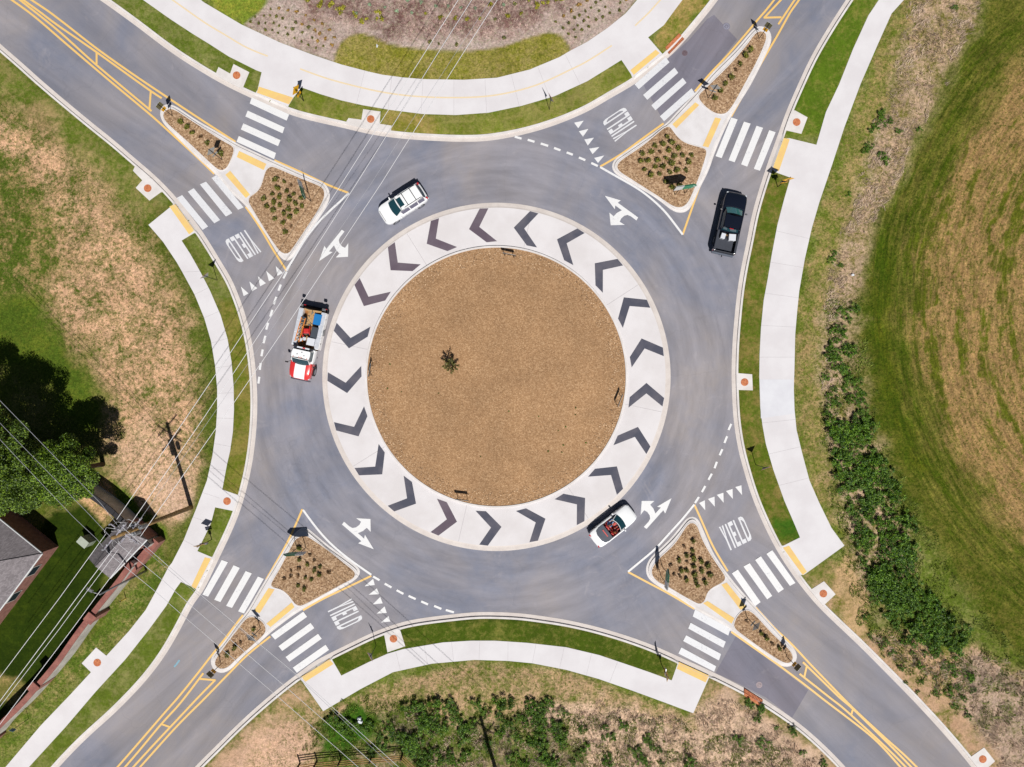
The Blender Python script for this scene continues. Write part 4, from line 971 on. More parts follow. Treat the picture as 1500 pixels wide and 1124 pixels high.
GRP = [
 ('upper left', 'wide', Z(200, 200, 5, (1025, 320), (1090, 340), (1140, 362, ), (1043, 388), (1108, 408), (1003, 430), (1157, 432), (1058, 455), (943, 465), (1212, 462), (1127, 472), (1012, 490), (1170, 500), (1217, 512), (963, 520), (1060, 517), (1122, 540), (1017, 547), (1185, 557), (1088, 572), (1132, 597), (1028, 610), (1082, 638), (1140, 662), (1097, 705)), (2, 23)),
 ('upper left', 'narrow', Z(200, 50, 5, (330, 650), (380, 688), (422, 733), (478, 763), (530, 808), (630, 885)), (3,)),
 ('upper right', 'narrow', Z(860, 0, 5, (1192, 380), (1153, 423), (1117, 480), (1082, 522), (1052, 577), (1008, 627), (967, 680), (930, 728)), (3,)),
 ('upper right', 'wide', Z(860, 150, 5, (580, 262), (493, 327), (550, 317), (615, 310), (402, 393), (460, 375), (528, 372), (592, 362), (660, 352), (388, 443), (442, 437), (510, 437), (577, 418), (633, 403), (697, 403), (760, 395), (417, 500), (490, 485), (550, 480), (613, 460), (677, 452), (737, 447), (460, 543), (530, 537), (600, 522), (653, 505), (720, 505), (572, 590), (613, 630), (672, 625)), (6, 20)),
 ('lower left', 'wide', Z(260, 720, 5, (905, 415), (972, 463), (1012, 500), (900, 495), (960, 530), (1050, 547), (840, 580), (900, 560), (1008, 570), (1112, 590), (1047, 605), (987, 640), (795, 635), (890, 610), (945, 625), (890, 685), (933, 710), (842, 615)), (1, 2, 6, 7, 9, 12, 13, 17)),
 ('lower left', 'narrow', Z(260, 870, 5, (563, 255), (468, 350), (430, 390), (372, 432)), (1,)),
 ('lower right', 'wide', Z(900, 680, 5, (572, 560), (508, 600), (570, 630), (523, 665), (578, 685), (472, 700), (630, 712), (410, 735), (677, 735), (575, 742), (525, 712), (487, 770), (635, 770), (525, 775), (580, 800), (695, 803), (430, 805), (480, 822), (522, 840), (655, 855), (590, 850), (602, 882)), (1, 7, 10, 16, 17)),
 ('lower right', 'narrow', Z(960, 800, 5, (660, 545), (765, 635), (803, 668), (853, 712), (897, 740)), (0, 3)),
]
for loc_, bed_, pl, br in GRP:
    for i, (x, y) in enumerate(pl):
        if i in br: plant(rnd.choice(SB), x, y, .165, rnd.uniform(.8, 1.1), 'shrub', f'sparse withered brown shrub in the {bed_} bed of the {loc_} splitter island', 'shrub', f'withered shrubs, {loc_} {bed_} bed')
        else: plant(rnd.choice(SG), x, y, .165, rnd.uniform(.85, 1.2) * (.85 if loc_ == 'lower left' else 1), 'shrub', f'small dark green shrub in the {bed_} bed of the {loc_} splitter island', 'shrub', f'green shrubs, {loc_} {bed_} bed')
# weeds in the central gravel
WD = [mk('weed', blob(.10, .1, 24, .05, 300 + i, lumps=1), M['leaf_bush']) for i in range(3)]
for x, y in Z(460, 280, 3.747, (420, 952), (408, 1083), (483, 1102), (687, 1110)) + Z(700, 530, 3.747, (535, 252), (532, 290), (480, 357), (440, 376), (467, 456), (385, 488), (459, 496), (333, 300), (592, 444), (15, 518), (170, 272)):
    plant(rnd.choice(WD), x, y, bed_z(x, y) - .01, rnd.uniform(.7, 1.2), 'weed', 'tiny green weed sprouting in the central gravel circle', 'weed', 'weeds in the central gravel')

# low plants of the top bed
TB = {k: [mk('bedding_plant', blob(.22, .28, 60, .07, 100 + 7 * j + i, lumps=3, inner=.2), M[mm]) for i in range(3)] for j, (k, mm) in enumerate((('green', 'leaf_shrub'), ('olive', 'leaf_olive'), ('lime', 'leaf_lime'), ('mint', 'leaf_mint'), ('amber', 'leaf_amber')))}
tb = [('green', Z(300, 0, 5, (487, 77), (438, 125), (485, 127), (528, 130), (578, 147), (375, 133), (400, 180), (450, 178), (508, 182), (553, 197), (597, 213), (447, 228), (502, 230), (545, 253), (612, 260), (665, 290), (713, 315), (768, 342), (817, 366), (876, 346), (337, 170))),
 ('amber', Z(300, 0, 5, (550, 75), (617, 85), (680, 103), (955, 282), (917, 230), (867, 185), (805, 158), (890, 298), (833, 312), (847, 260), (935, 340), (812, 235), (720, 190), (745, 125))),
 ('olive', Z(300, 0, 5, (670, 175), (765, 213), (795, 287), (652, 225), (720, 250))),
 ('lime', Z(300, 0, 5, (940, 40), (860, 30), (765, 12), (1000, 110), (1095, 105), (1150, 165), (1190, 150), (1265, 150), (1300, 150), (985, 80), (920, 50), (850, 50), (1020, 75), (1110, 125), (1285, 105), (1265, 95))),
 ('mint', Z(500, 0, 4.164, (175, 40), (265, 55), (345, 80), (432, 88), (655, 48), (730, 55), (580, 48), (490, 25), (405, 12), (820, 60), (990, 40), (95, 90))),
 ('lime', Z(500, 0, 4.164, (517, 93), (607, 118), (697, 122), (768, 130), (845, 125), (1020, 108), (910, 40), (1147, 10), (1200, 40), (1230, 30), (1190, 60), (1260, 20), (1310, 10), (1340, 8), (1097, 93))),
 ('olive', Z(500, 0, 4.164, (940, 125), (595, 275), (705, 280), (995, 240), (1060, 35), (545, 265))),
 ('green', Z(700, 0, 5, (828, 68), (887, 90), (932, 60), (865, 30), (1040, 35), (1033, 85), (967, 107), (915, 135), (867, 160), (812, 140), (745, 122), (708, 143), (775, 163), (663, 180), (730, 195), (812, 205), (622, 212), (700, 230), (765, 230), (662, 257), (713, 282), (900, 8), (787, 93), (570, 170))),
 ('amber', Z(700, 0, 5, (737, 50), (800, 15), (628, 130), (687, 95), (1083, 12)))]
for kd, pl in tb:
    for x, y in pl:
        desc = {'green': 'small round dark green plant', 'olive': 'dusty olive plant', 'lime': 'bright yellow-green clump', 'mint': 'pale mint green plant', 'amber': 'amber tinted small plant'}[kd]
        side = 'left end' if x < 500 else ('right end' if x > 800 else 'middle')
        plant(rnd.choice(TB[kd]), x, y, .12, rnd.uniform(.75, 1.15) * (1.3 if kd == 'lime' else .9 if kd == 'green' else 1.1), 'bedding_plant', f'{desc} in the {side} of the bed above the top path', 'plant', f'{kd} plants, {side} of the top bed')
def heading(lo, n, f): pass
# central sapling: stem, branches and sparse leaves
t = empty('sapling', W(662.5, 536, bed_z(662, 536)), label='lone leafy sapling standing in the central gravel circle', cat='young tree')
mb = MB(); mb.tube([(0, 0, 0), (.03, .02, .8), (0, .03, 1.5)], .035, 6, .015)
rg = random.Random(5); tips = []
for k in range(13):
    a = k * 2.4; z0 = .5 + k * .08; L = rg.uniform(.45, .75) * (1.15 - k * .03); tip = (math.cos(a) * L, math.sin(a) * L, z0 + .35 + .25 * rg.random()); tips.append(tip)
    mb.tube([(0, 0, z0), (tip[0] * .5, tip[1] * .5, z0 + .16), tip], .014, 5, .004)
mb.build('trunk', M['trunk'], t)
V = []; F = []; rg2 = np.random.RandomState(9)
for tip in tips:
    for j in range(55):
        u = rg2.uniform(.3, 1.05); p = np.array(tip) * u + np.array([0, 0, (1 - u) * .35]) + rg2.normal(size=3) * .06; a = rg2.normal(size=3); a /= np.linalg.norm(a); b2 = np.cross(a, rg2.normal(size=3)); b2 /= np.linalg.norm(b2); s = .085; n = len(V)
        V += [p - a * s, p + b2 * s * .5, p + a * s, p - b2 * s * .5]; F.append((n, n + 1, n + 2, n + 3))
link('foliage', mesh_from('foliage', V, F), M['leaf_olive'], t)

# bushes -----------------------------------------------------------------
BG = [mk('bush', blob(.62, .60, 950, .052, 500 + i, lumps=11, inner=.1, spread=.85, lr_=(.18, .40)), M['leaf_bush']) for i in range(7)]
def scatter(poly, n, mind, seed):
    rg = random.Random(seed); xs = [p[0] for p in poly]; ys = [p[1] for p in poly]; out = []; tries = 0
    while len(out) < n and tries < 6000:
        tries += 1; x, y = rg.uniform(min(xs), max(xs)), rg.uniform(min(ys), max(ys))
        if not pip(np.array([x]), np.array([y]), poly)[0]: continue
        if any(math.dist((x, y), q) < mind for q in out): continue
        out.append((x, y))
    return out
def bushes(pl, r0, r1, label, group):
    for x, y in pl: plant(rnd.choice(BG), x, y, .10, rnd.uniform(r0, r1), 'bush', label, 'bush', group, .3)
bushes(scatter([(1214, 478), (1240, 482), (1262, 560), (1275, 640), (1256, 660), (1232, 560), (1212, 520)], 26, 8, 1), .6, 1.05, 'low green bush in the upper part of the hedge-like belt right of the path', 'bushes, upper belt on the right')
bushes([(1222, 572), (1214, 580), (1218, 590), (1228, 590), (1213, 605), (1227, 497), (1216, 505), (1242, 515), (1233, 460), (1243, 470), (1250, 452), (1236, 542), (1210, 552)], .6, 1.1, 'low green bush in the upper part of the hedge-like belt right of the path', 'bushes, upper belt on the right')
bushes(scatter([(1222, 625), (1262, 620), (1285, 680), (1320, 720), (1340, 800), (1342, 850), (1290, 880), (1262, 820), (1246, 750), (1232, 700), (1218, 660)], 84, 8.6, 2), .8, 1.7, 'dark green bush in the dense belt beside the lower right path', 'bushes, dense belt on the right')
bushes(scatter([(1270, 830), (1340, 850), (1385, 900), (1420, 925), (1400, 950), (1345, 940), (1310, 915), (1275, 880)], 54, 8.6, 3), .8, 1.6, 'dark green bush at the lower end of the dense belt, near the bottom right road', 'bushes, lower end of the belt')
bushes([(1285, 180), (1292, 172), (1280, 190), (1298, 182), (1316, 190), (1274, 213), (1270, 220), (1292, 226), (1296, 236), (1244, 284), (1400, 12), (1290, 168), (1303, 178), (1347, 190)], .45, .9, 'isolated dark green bush in straw-coloured grass, upper right slope', 'lone bushes, upper right slope')
bushes([(1218, 382), (1232, 390), (1222, 372)], .4, .6, 'tiny bush by the straw strip right of the black pickup', 'tiny bushes, middle right slope')
bushes(scatter([(1265, 900), (1300, 930), (1400, 960), (1440, 1000), (1400, 1040), (1340, 1000), (1270, 930)], 22, 16, 4) + [(1388, 972), (1414, 984), (1420, 992), (1396, 980), (1366, 958), (1378, 958), (1419, 1048), (1404, 1008), (1390, 1010), (1328, 1002), (1345, 1015)], .4, .85, 'scattered bush on the dry bank above the bottom right road', 'scattered bushes, bottom right bank')
bushes([(1098, 1030), (1103, 1036), (1116, 1041), (1112, 1053), (1115, 1038), (1164, 1076), (1160, 1069), (1177, 1104), (1128, 1090), (1137, 1066), (1204, 1120)], .4, .8, 'small bush behind the kerb of the bottom right road', 'small bushes by the bottom right kerb')
so = Z(460, 820, 3.697, (520, 790), (560, 800), (600, 815), (660, 795), (752, 780), (590, 860), (640, 900), (690, 900), (610, 930), (740, 850), (790, 890), (850, 900), (1000, 770), (1040, 780), (1010, 840), (1060, 900), (1110, 860), (1170, 780), (1190, 830), (1240, 860), (1270, 780), (1300, 900), (1230, 940), (1150, 870), (400, 900), (440, 940), (480, 960), (350, 960), (500, 1000), (540, 1020), (580, 1060), (620, 1090), (680, 1080), (720, 1060), (560, 980), (650, 1030), (590, 1110), (320, 1040), (390, 1010), (110, 880), (150, 900), (190, 940), (210, 900), (280, 900), (1170, 980), (1200, 1010), (1260, 1060), (1080, 1080), (1020, 940), (950, 1000), (820, 1060), (760, 1090), (800, 960), (1090, 970), (930, 820), (880, 770), (1330, 950), (1290, 1090), (1140, 1100))
bushes(so, .8, 1.45, 'green bush in the rough ground below the bottom path', 'bushes below the bottom path')
sp_ = Z(780, 850, 4.103, (20, 760), (100, 750), (60, 830), (10, 850), (130, 880), (30, 920), (180, 800), (160, 930), (320, 1000), (190, 1000), (290, 1050), (300, 900), (550, 870), (430, 950), (470, 940), (440, 890), (700, 980), (720, 1000), (690, 950), (450, 1070), (655, 1080), (620, 1020), (780, 1100), (930, 1080), (960, 1100), (770, 1020), (1230, 960), (1385, 980), (130, 1090), (40, 1080), (60, 1000), (240, 1100), (690, 1100), (450, 1110))
bushes(sp_, .5, 1.1, 'dark green bush among dry grass at the bottom edge, right of centre', 'bushes in dry grass, bottom centre')

# loose blades: dry grass and weeds (nobody could count them)
def blades(name, polys, dens, ln, wd, mat, label, seed, lean=.9, z=.11, dirn=None, mod=None):
    rg = np.random.RandomState(seed); P = []
    for poly in polys:
        xs = [p[0] for p in poly]; ys = [p[1] for p in poly]
        n = int((max(xs) - min(xs)) * (max(ys) - min(ys)) * dens)
        x = rg.uniform(min(xs), max(xs), n); y = rg.uniform(min(ys), max(ys), n)
        k = pip(x + (fbm(x / 20, y / 20) - .5) * 30, y + (fbm(x / 20 + 9, y / 20) - .5) * 30, poly) & (fbm(x / 14 + seed, y / 14, 3) > (mod if mod is not None else .0))
        P.append(np.stack([x[k], y[k]], -1))
    P = np.concatenate(P); n = len(P)
    base = np.stack([(P[:, 0] - CX) * S, (CY - P[:, 1]) * S, np.full(n, z)], -1)
    # neighbouring blades lean the same way, like flattened tussocks
    ang = (fbm(P[:, 0] / 16 + 3, P[:, 1] / 16, 3) * 12.0 if dirn is None else dirn) + rg.normal(0, .45, n)
    L = ln * rg.uniform(.5, 1.3, n); le = lean * rg.uniform(.5, 1.1, n)
    d = np.stack([np.cos(ang) * le, np.sin(ang) * le, np.sqrt(np.clip(1 - (le * .8) ** 2, .12, 1))], -1) * L[:, None]
    sd = np.stack([-np.sin(ang), np.cos(ang), np.zeros(n)], -1) * (wd * rg.uniform(.6, 1.4, n))[:, None]
    V = np.stack([base - sd, base + sd, base + d * .6 + sd * .7, base + d * .6 - sd * .7, base + d], 1).reshape(-1, 3)
    i = np.arange(n) * 5
    me = bpy.data.meshes.new(name); me.vertices.add(len(V)); me.vertices.foreach_set('co', V.ravel())
    q = np.stack([i, i + 1, i + 2, i + 3, i + 3, i + 2, i + 4], -1).ravel()
    me.loops.add(len(q)); me.loops.foreach_set('vertex_index', q)
    ls = np.stack([i // 5 * 7, i // 5 * 7 + 4], -1).ravel(); lt = np.tile([4, 3], n)
    me.polygons.add(len(ls)); me.polygons.foreach_set('loop_start', ls); me.polygons.foreach_set('loop_total', lt)
    me.update(calc_edges=True)
    o = link(name, me, mat); tag(o, label, 'grass', kind='stuff'); return o
EAST_STRAW = [(1345, -60), (1435, -60), (1440, 0), (1400, 80), (1372, 150), (1338, 205), (1300, 290), (1262, 350), (1238, 430), (1222, 500), (1215, 600), (1235, 660), (1215, 640), (1202, 560), (1205, 450), (1222, 370), (1255, 280), (1285, 190), (1310, 110)]
SE_STRAW = [(1400, 960), (1460, 965), (1560, 1020), (1560, 1200), (1490, 1160), (1440, 1080), (1405, 1040), (1330, 980), (1270, 930), (1330, 940)]
S_STRAW = [(800, 1035), (900, 1035), (1010, 1062), (1050, 1010), (1120, 1050), (1200, 1115), (1220, 1160), (600, 1160), (640, 1080), (720, 1062)]
EP = [(1290, 820), (1340, 800), (1390, 850), (1420, 900), (1380, 900), (1330, 860)]
blades('dry_grass', [EAST_STRAW, SE_STRAW, S_STRAW, [(570, 1040), (640, 1040), (640, 1080), (580, 1110)]], .50, .30, .016, M['straw'], 'matted straw-coloured dry grass on the rough slopes', 11, mod=.46)
blades('dead_stalks', [EAST_STRAW, SE_STRAW, S_STRAW], .05, .4, .014, M['twig'], 'purplish brown dead stalks among the dry grass', 12, mod=.50)
blades('weeds', [[(1205, 430), (1260, 430), (1290, 640), (1350, 760), (1420, 880), (1500, 960), (1560, 1100), (1430, 1060), (1330, 1000), (1250, 900), (1225, 760), (1200, 620)],
                 [(460, 1035), (600, 1010), (780, 1040), (980, 1055), (1160, 1100), (1160, 1150), (440, 1160)]], .60, .22, .022, M['weed'], 'rough green weeds growing between the bushes', 13, mod=.50)
blades('top_bed_stalks', [[(425, -60), (430, -5), (455, 28), (520, 42), (560, 62), (620, 58), (700, 56), (760, 44), (820, 26), (850, -5), (870, -60)]], .30, .28, .020, M['twig'], 'dark purplish stalks covering the middle of the top bed', 14, mod=.50, lean=.8)
if False: blades('tall_field_grass', [[(1450, -60), (1405, 95), (1350, 210), (1298, 320), (1268, 430), (1262, 520), (1285, 620), (1320, 690), (1370, 770), (1420, 850), (1480, 930), (1560, 1000), (1560, -60)]], .18, .34, .020, M['weed'], 'uncut green grass of the field on the right', 15, mod=.48, dirn=None)
# gravel stones along the bed rims
def stones(name, outlines, n, r0, r1, mat, label, seed, band):
    rg = np.random.RandomState(seed); V = []; F = []
    ico = [(0, 0, 1), (.9, 0, .3), (.28, .85, .3), (-.73, .53, .3), (-.73, -.53, .3), (.28, -.85, .3), (0, 0, -.6)]
    fc = [(0, 1, 2), (0, 2, 3), (0, 3, 4), (0, 4, 5), (0, 5, 1), (6, 2, 1), (6, 3, 2), (6, 4, 3), (6, 5, 4), (6, 1, 5)]
    for o in outlines:
        L = sum(math.dist(o[i], o[(i + 1) % len(o)]) for i in range(len(o))); m = int(n * L)
        inn = o
        for j in range(m):
            i = rg.randint(len(o)); t = rg.rand(); p0, p1 = np.array(o[i]), np.array(o[(i + 1) % len(o)]); p = p0 + (p1 - p0) * t
            nv = np.array([-(p1 - p0)[1], (p1 - p0)[0]]); nv = nv / (np.linalg.norm(nv) + 1e-9) * (1 if area(o) > 0 else -1)
            p = p + nv * (1.5 + band * rg.rand() ** 1.6)
            s = rg.uniform(r0, r1); a = rg.rand() * 6.28; ca_, sa_ = math.cos(a), math.sin(a)
            w = W(p[0], p[1], (bed_z(*p) if band > 10 else .165) + s * .1); k = len(V); ex = rg.uniform(.7, 1.3)
            for q in ico: V.append((w.x + (q[0] * ca_ * ex - q[1] * sa_) * s, w.y + (q[0] * sa_ * ex + q[1] * ca_) * s, w.z + q[2] * s * .55))
            F += [tuple(k + u for u in f) for f in fc]
    o = link(name, mesh_from(name, V, F), mat); tag(o, label, 'stones', kind='stuff'); return o
M['stone_bits'] = leafmat('tan_stones', C(196, 158, 118), C(160, 120, 84), C(226, 196, 160))
stones('gravel_stones', [circ(188.5, 120)], 2.6, .03, .075, M['stone_bits'], 'loose tan stones gathered along the rim of the central gravel circle', 21, 22)
stones('island_stones', [relax(catmull(b, 5, True), 2, True) for d in ISL.values() for b in d['beds']], 1.0, .03, .07, M['stone_bits'], 'loose tan stones along the edges of the splitter island beds', 22, 8)

# ---------------------------------------------------------------- big trees at the left edge
def big_tree(gx_, gy_, h, r, seed, label):
    t = empty('broadleaf_tree', W(gx_, gy_, .1), label=label, cat='tree', group='broadleaf trees at the left edge')
    rg = np.random.RandomState(seed); mb = MB(); mb.tube([(0, 0, 0), (.1, .05, h * .3), (0, .1, h * .55)], .24, 9, .14)
    lobes = []
    for k in range(20):
        a = k * 2.39996; q = r * (.28 + .58 * math.sqrt((k + .5) / 20)); z = h * (.97 - .42 * (q / r) ** 1.5) * rg.uniform(.86, 1.04)
        p = np.array([math.cos(a) * q, math.sin(a) * q, z]); lobes.append((p, r * rg.uniform(.17, .30)))
        mb.tube([(0, .05, h * rg.uniform(.25, .5)), tuple(p * np.array([.5, .5, .75])), tuple(p)], .07, 5, .02)
    for k in range(9): lobes.append((np.array([rg.uniform(-.5, .5) * r, rg.uniform(-.5, .5) * r, h * rg.uniform(.6, .85)]), r * .32))
    mb.build('trunk', M['trunk'], t, True)
    N = 30000; li = rg.randint(len(lobes), size=N); c = np.array([l[0] for l in lobes])[li]; lr = np.array([l[1] for l in lobes])[li]
    d = rg.normal(size=(N, 3)); d /= np.linalg.norm(d, axis=1)[:, None]; d[:, 2] *= .75
    p = c + d * (lr * (.35 + .75 * rg.rand(N) ** .6))[:, None]
    a = rg.normal(size=(N, 3)); a /= np.linalg.norm(a, axis=1)[:, None]; b2 = np.cross(a, d + rg.normal(size=(N, 3)) * .4 + np.array([0, 0, .8])); b2 /= np.linalg.norm(b2, axis=1)[:, None]
    s = rg.uniform(.05, .105, N)[:, None]
    V = np.stack([p - a * s, p + b2 * s * .55, p + a * s, p - b2 * s * .55], 1).reshape(-1, 3); me = bpy.data.meshes.new('crown')
    me.vertices.add(len(V)); me.vertices.foreach_set('co', V.ravel()); me.loops.add(4 * N); me.loops.foreach_set('vertex_index', np.arange(4 * N))
    me.polygons.add(N); me.polygons.foreach_set('loop_start', np.arange(0, 4 * N, 4)); me.polygons.foreach_set('loop_total', np.full(N, 4)); me.update(calc_edges=True)
    link('crown', me, M['leaf_tree'], t)
big_tree(152, 680, 8.6, 3.0, 1, 'broadleaf tree nearest the bare earth, right edge of the left tree group')
big_tree(98, 690, 8.2, 3.1, 2, 'bright green broadleaf tree in the middle of the left tree group')
big_tree(52, 700, 7.6, 2.9, 3, 'broadleaf tree above the grey roof, lowest of the left tree group')
big_tree(76, 652, 11.8, 3.6, 4, 'tall broadleaf tree at the upper left of the tree group, left photo edge')
big_tree(30, 642, 12.6, 3.9, 5, 'broadleaf tree cut by the left photo edge, furthest left')

# ================================================================ SIGNS
def facing(nx, ny):
    """rotation so that local -Y looks along image direction (nx, ny down)"""
    return math.atan2(-ny, nx) + math.pi / 2
def post(t, h, x=0, w=.06, r=.03):
    mb = MB(); mb.tube([(x, 0, 0), (x, 0, h)], r, 8); return mb.build('post', M['post'], t)
def plate(poly, y0, y1):
    """upright plate: outline in (x,z) extruded along y"""
    mb = MB(); R = Matrix.Rotation(math.pi / 2, 4, 'X')
    mb.prism([(p[0], p[1]) for p in poly], -y1, -y0, R); return mb
def rrfb(x, y, nx, ny, label, double=False):
    t = empty('crossing_sign', W(x, y, .1), facing(nx, ny), label, 'crossing sign', 'solar powered pedestrian crossing signs')
    post(t, 3.05, r=.04)
    sides = (-1, 1) if double else (-1,)
    d = .56
    for s in sides:
        off = .05 * s; fr = sorted((off, off + .012 * s))
        pl = plate([(0, 2.57 - d), (d, 2.57), (0, 2.57 + d), (-d, 2.57)], *fr).build('warning_diamond', M['sign_yellow'], t)
        fb = sorted((off + .012 * s, off + .017 * s))
        g = plate([(-.10, 2.12), (-.02, 2.14), (.02, 2.32), (.12, 2.14), (.18, 2.16), (.09, 2.36), (.08, 2.52), (.17, 2.46), (.19, 2.50), (.06, 2.62), (-.03, 2.64), (-.14, 2.52), (-.13, 2.57), (-.09, 2.43), (-.07, 2.52), (-.03, 2.54), (-.03, 2.36)], *fb)
        g.add(plate([(.02 + .055 * math.cos(i), 2.71 + .055 * math.sin(i)) for i in [k * .628 for k in range(10)]], *fb).v, plate([(.02 + .055 * math.cos(i), 2.71 + .055 * math.sin(i)) for i in [k * .628 for k in range(10)]], *fb).f)
        g.build('walking_figure', M['sign_black'], pl)
        ar = plate([(-.30, 1.42), (.30, 1.42), (.30, 1.72), (-.30, 1.72)], *fr).build('arrow_plaque', M['sign_yellow'], t)
        plate([(-.18, 1.66), (.02, 1.56), (.0, 1.53), (.14, 1.47), (.10, 1.62), (.06, 1.59), (-.15, 1.70)], *fb).build('arrow', M['sign_black'], ar)
        bar = MB(); bar.box(0, off * 1.2, 1.84, .62, .06, .12); bb = bar.build('beacon_bar', M['post'], t)
        l = MB(); l.box(-.19, off * 1.2 + .035 * s, 1.84, .18, .01, .08); l.box(.19, off * 1.2 + .035 * s, 1.84, .18, .01, .08); l.build('beacon_lamp', M['sign_yellow'], bb)
    mb = MB(); mb.box(0, .10, 1.25, .26, .16, .34); mb.build('battery_box', M['metal'], t)
    return t
    # solar
    rz = -t.rotation_euler.z; Ms = Matrix.Translation((0, 0, 3.12)) @ Matrix.Rotation(rz - .28, 4, 'Z') @ Matrix.Rotation(math.radians(40), 4, 'X')
    mb = MB(); mb.box(0, 0, 0, .78, .50, .03, M=Ms); so_ = mb.build('solar_panel', M['solar'], t)
    mb = MB()
    for sx, sy, cx, cy in ((.80, .02, 0, .26), (.80, .02, 0, -.26), (.02, .54, .4, 0), (.02, .54, -.4, 0)): mb.box(cx, cy, .005, sx, sy, .045, M=Ms)
    mb.build('frame', M['metal'], so_)
    mb = MB(); mb.box(0, .10, 2.9, .26, .16, .30); mb.build('battery_box', M['metal'], t)
    return t
rrfb(445.4, 149, .85, .5, 'yellow pedestrian crossing sign beside the upper left crossing, right side of the exit')
rrfb(1138.3, 274.3, .15, 1, 'yellow pedestrian crossing sign in grass below the right crossing')
rrfb(311, 790, -.2, -1, 'amber crossing sign on the grass strip beside the lower left crossing')
rrfb(968.5, 972.7, -1, .0, 'amber crossing sign in grass left of the bottom right crossing')
def ped_sign(x, y, nx, ny, label, solar=False):
    t = empty('crossing_sign', W(x, y, .16), facing(nx, ny), label, 'crossing sign', 'pedestrian signs on the splitter islands')
    post(t, 2.95, r=.035); d = .54
    pl = plate([(0, 2.35 - d), (d, 2.35), (0, 2.35 + d), (-d, 2.35)], -.06, -.048).build('warning_diamond', M['sign_yellow'], t)
    plate([(-.10, 2.05), (-.02, 2.07), (.02, 2.25), (.12, 2.07), (.18, 2.09), (.09, 2.29), (.08, 2.57), (-.03, 2.57), (-.14, 2.45), (-.03, 2.29)], -.066, -.06).build('walking_figure', M['sign_black'], pl)
    plate([(0, 2.35 - d), (d, 2.35), (0, 2.35 + d), (-d, 2.35)], -.046, -.036).build('sign_back', M['sign_back'], t)
    ar = plate([(-.30, 1.35), (.30, 1.35), (.30, 1.65), (-.30, 1.65)], -.06, -.048).build('arrow_plaque', M['sign_yellow'], t)
    plate([(-.30, 1.35), (.30, 1.35), (.30, 1.65), (-.30, 1.65)], -.046, -.036).build('plaque_back', M['sign_back'], t)
    if solar:
        Ms = Matrix.Translation((0, 0, 3.05)) @ Matrix.Rotation(-t.rotation_euler.z - .28, 4, 'Z') @ Matrix.Rotation(math.radians(40), 4, 'X')
        mb = MB(); mb.box(0, 0, 0, .62, .42, .03, M=Ms); mb.build('solar_panel', M['solar'], t)
        mb = MB(); mb.box(0, -.02, 1.85, .5, .06, .1); mb.build('beacon_bar', M['post'], t)
ped_sign(326.4, 235, -.75, -.66, 'diamond crossing sign with pale back in the narrow bed, upper left island')
ped_sign(1036.4, 145, .3, -.95, 'diamond crossing sign with pale back in the narrow bed, upper right island')
ped_sign(382.4, 920, -.6, .8, 'diamond crossing sign with pale back in the narrow bed, lower left island')
ped_sign(1093.5, 904, .75, .66, 'diamond crossing sign with pale back in the narrow bed, lower right island')
def nose_sign(x, y, nx, ny, label):
    t = empty('keep_right_sign', W(x, y, .16), facing(nx, ny), label, 'road sign', 'keep right signs at the island noses')
    post(t, 2.75, r=.03)
    pl = plate([(-.30, 1.95), (.30, 1.95), (.30, 2.70), (-.30, 2.70)], -.05, -.038).build('sign_face', M['sign_white'], t)
    plate([(-.04, 2.1), (.04, 2.1), (.04, 2.35), (.16, 2.5), (.2, 2.45), (.2, 2.62), (.04, 2.6), (.09, 2.55), (-.04, 2.4)], -.055, -.05).build('arrow', M['sign_black'], pl)
    plate([(-.30, 1.95), (.30, 1.95), (.30, 2.70), (-.30, 2.70)], -.036, -.026).build('sign_back', M['olive_back'], t)
    ob = plate([(-.23, 1.35), (.23, 1.35), (.23, 1.80), (-.23, 1.80)], -.05, -.038).build('object_marker', M['sign_yellow'], t)
M['olive_back'] = simple('olive_sign_back', C(112, 108, 74), .6)
nose_sign(254, 171, -.8, -.6, 'small sign on a black post at the nose of the upper left island')
nose_sign(1111, 58, .55, -.83, 'small sign on a black post at the nose of the upper right island')
nose_sign(325, 971.6, -.65, .76, 'small sign on a black post at the nose of the lower left island')
nose_sign(1152, 961.7, .75, .66, 'small sign on a black post at the nose of the lower right island')
def yield_sign(x, y, nx, ny, label):
    t = empty('yield_sign', W(x, y, .11), facing(nx, ny), label, 'yield sign', 'yield signs at the four entries')
    post(t, 2.75, r=.028)
    tri = [(-.46, 2.72), (0, 1.92), (.46, 2.72)]
    pl = plate(tri, -.05, -.038).build('sign_face', M['sign_red'], t)
    plate([(-.27, 2.61), (0, 2.14), (.27, 2.61)], -.055, -.05).build('white_centre', M['sign_white'], pl)
    plate(tri, -.036, -.026).build('sign_back', M['sign_back'], t)
yield_sign(319, 411, -.6, -.8, 'yield sign seen from behind on the grass strip left of the yield word')
yield_sign(804.5, 161.4, .85, -.5, 'yield sign in the grass strip above the top kerb')
yield_sign(1106, 680.5, .35, .94, 'yield sign seen edge-on in the grass strip at right')
yield_sign(551.4, 945, -.85, .5, 'yield sign in the grass strip below the lower left entry')
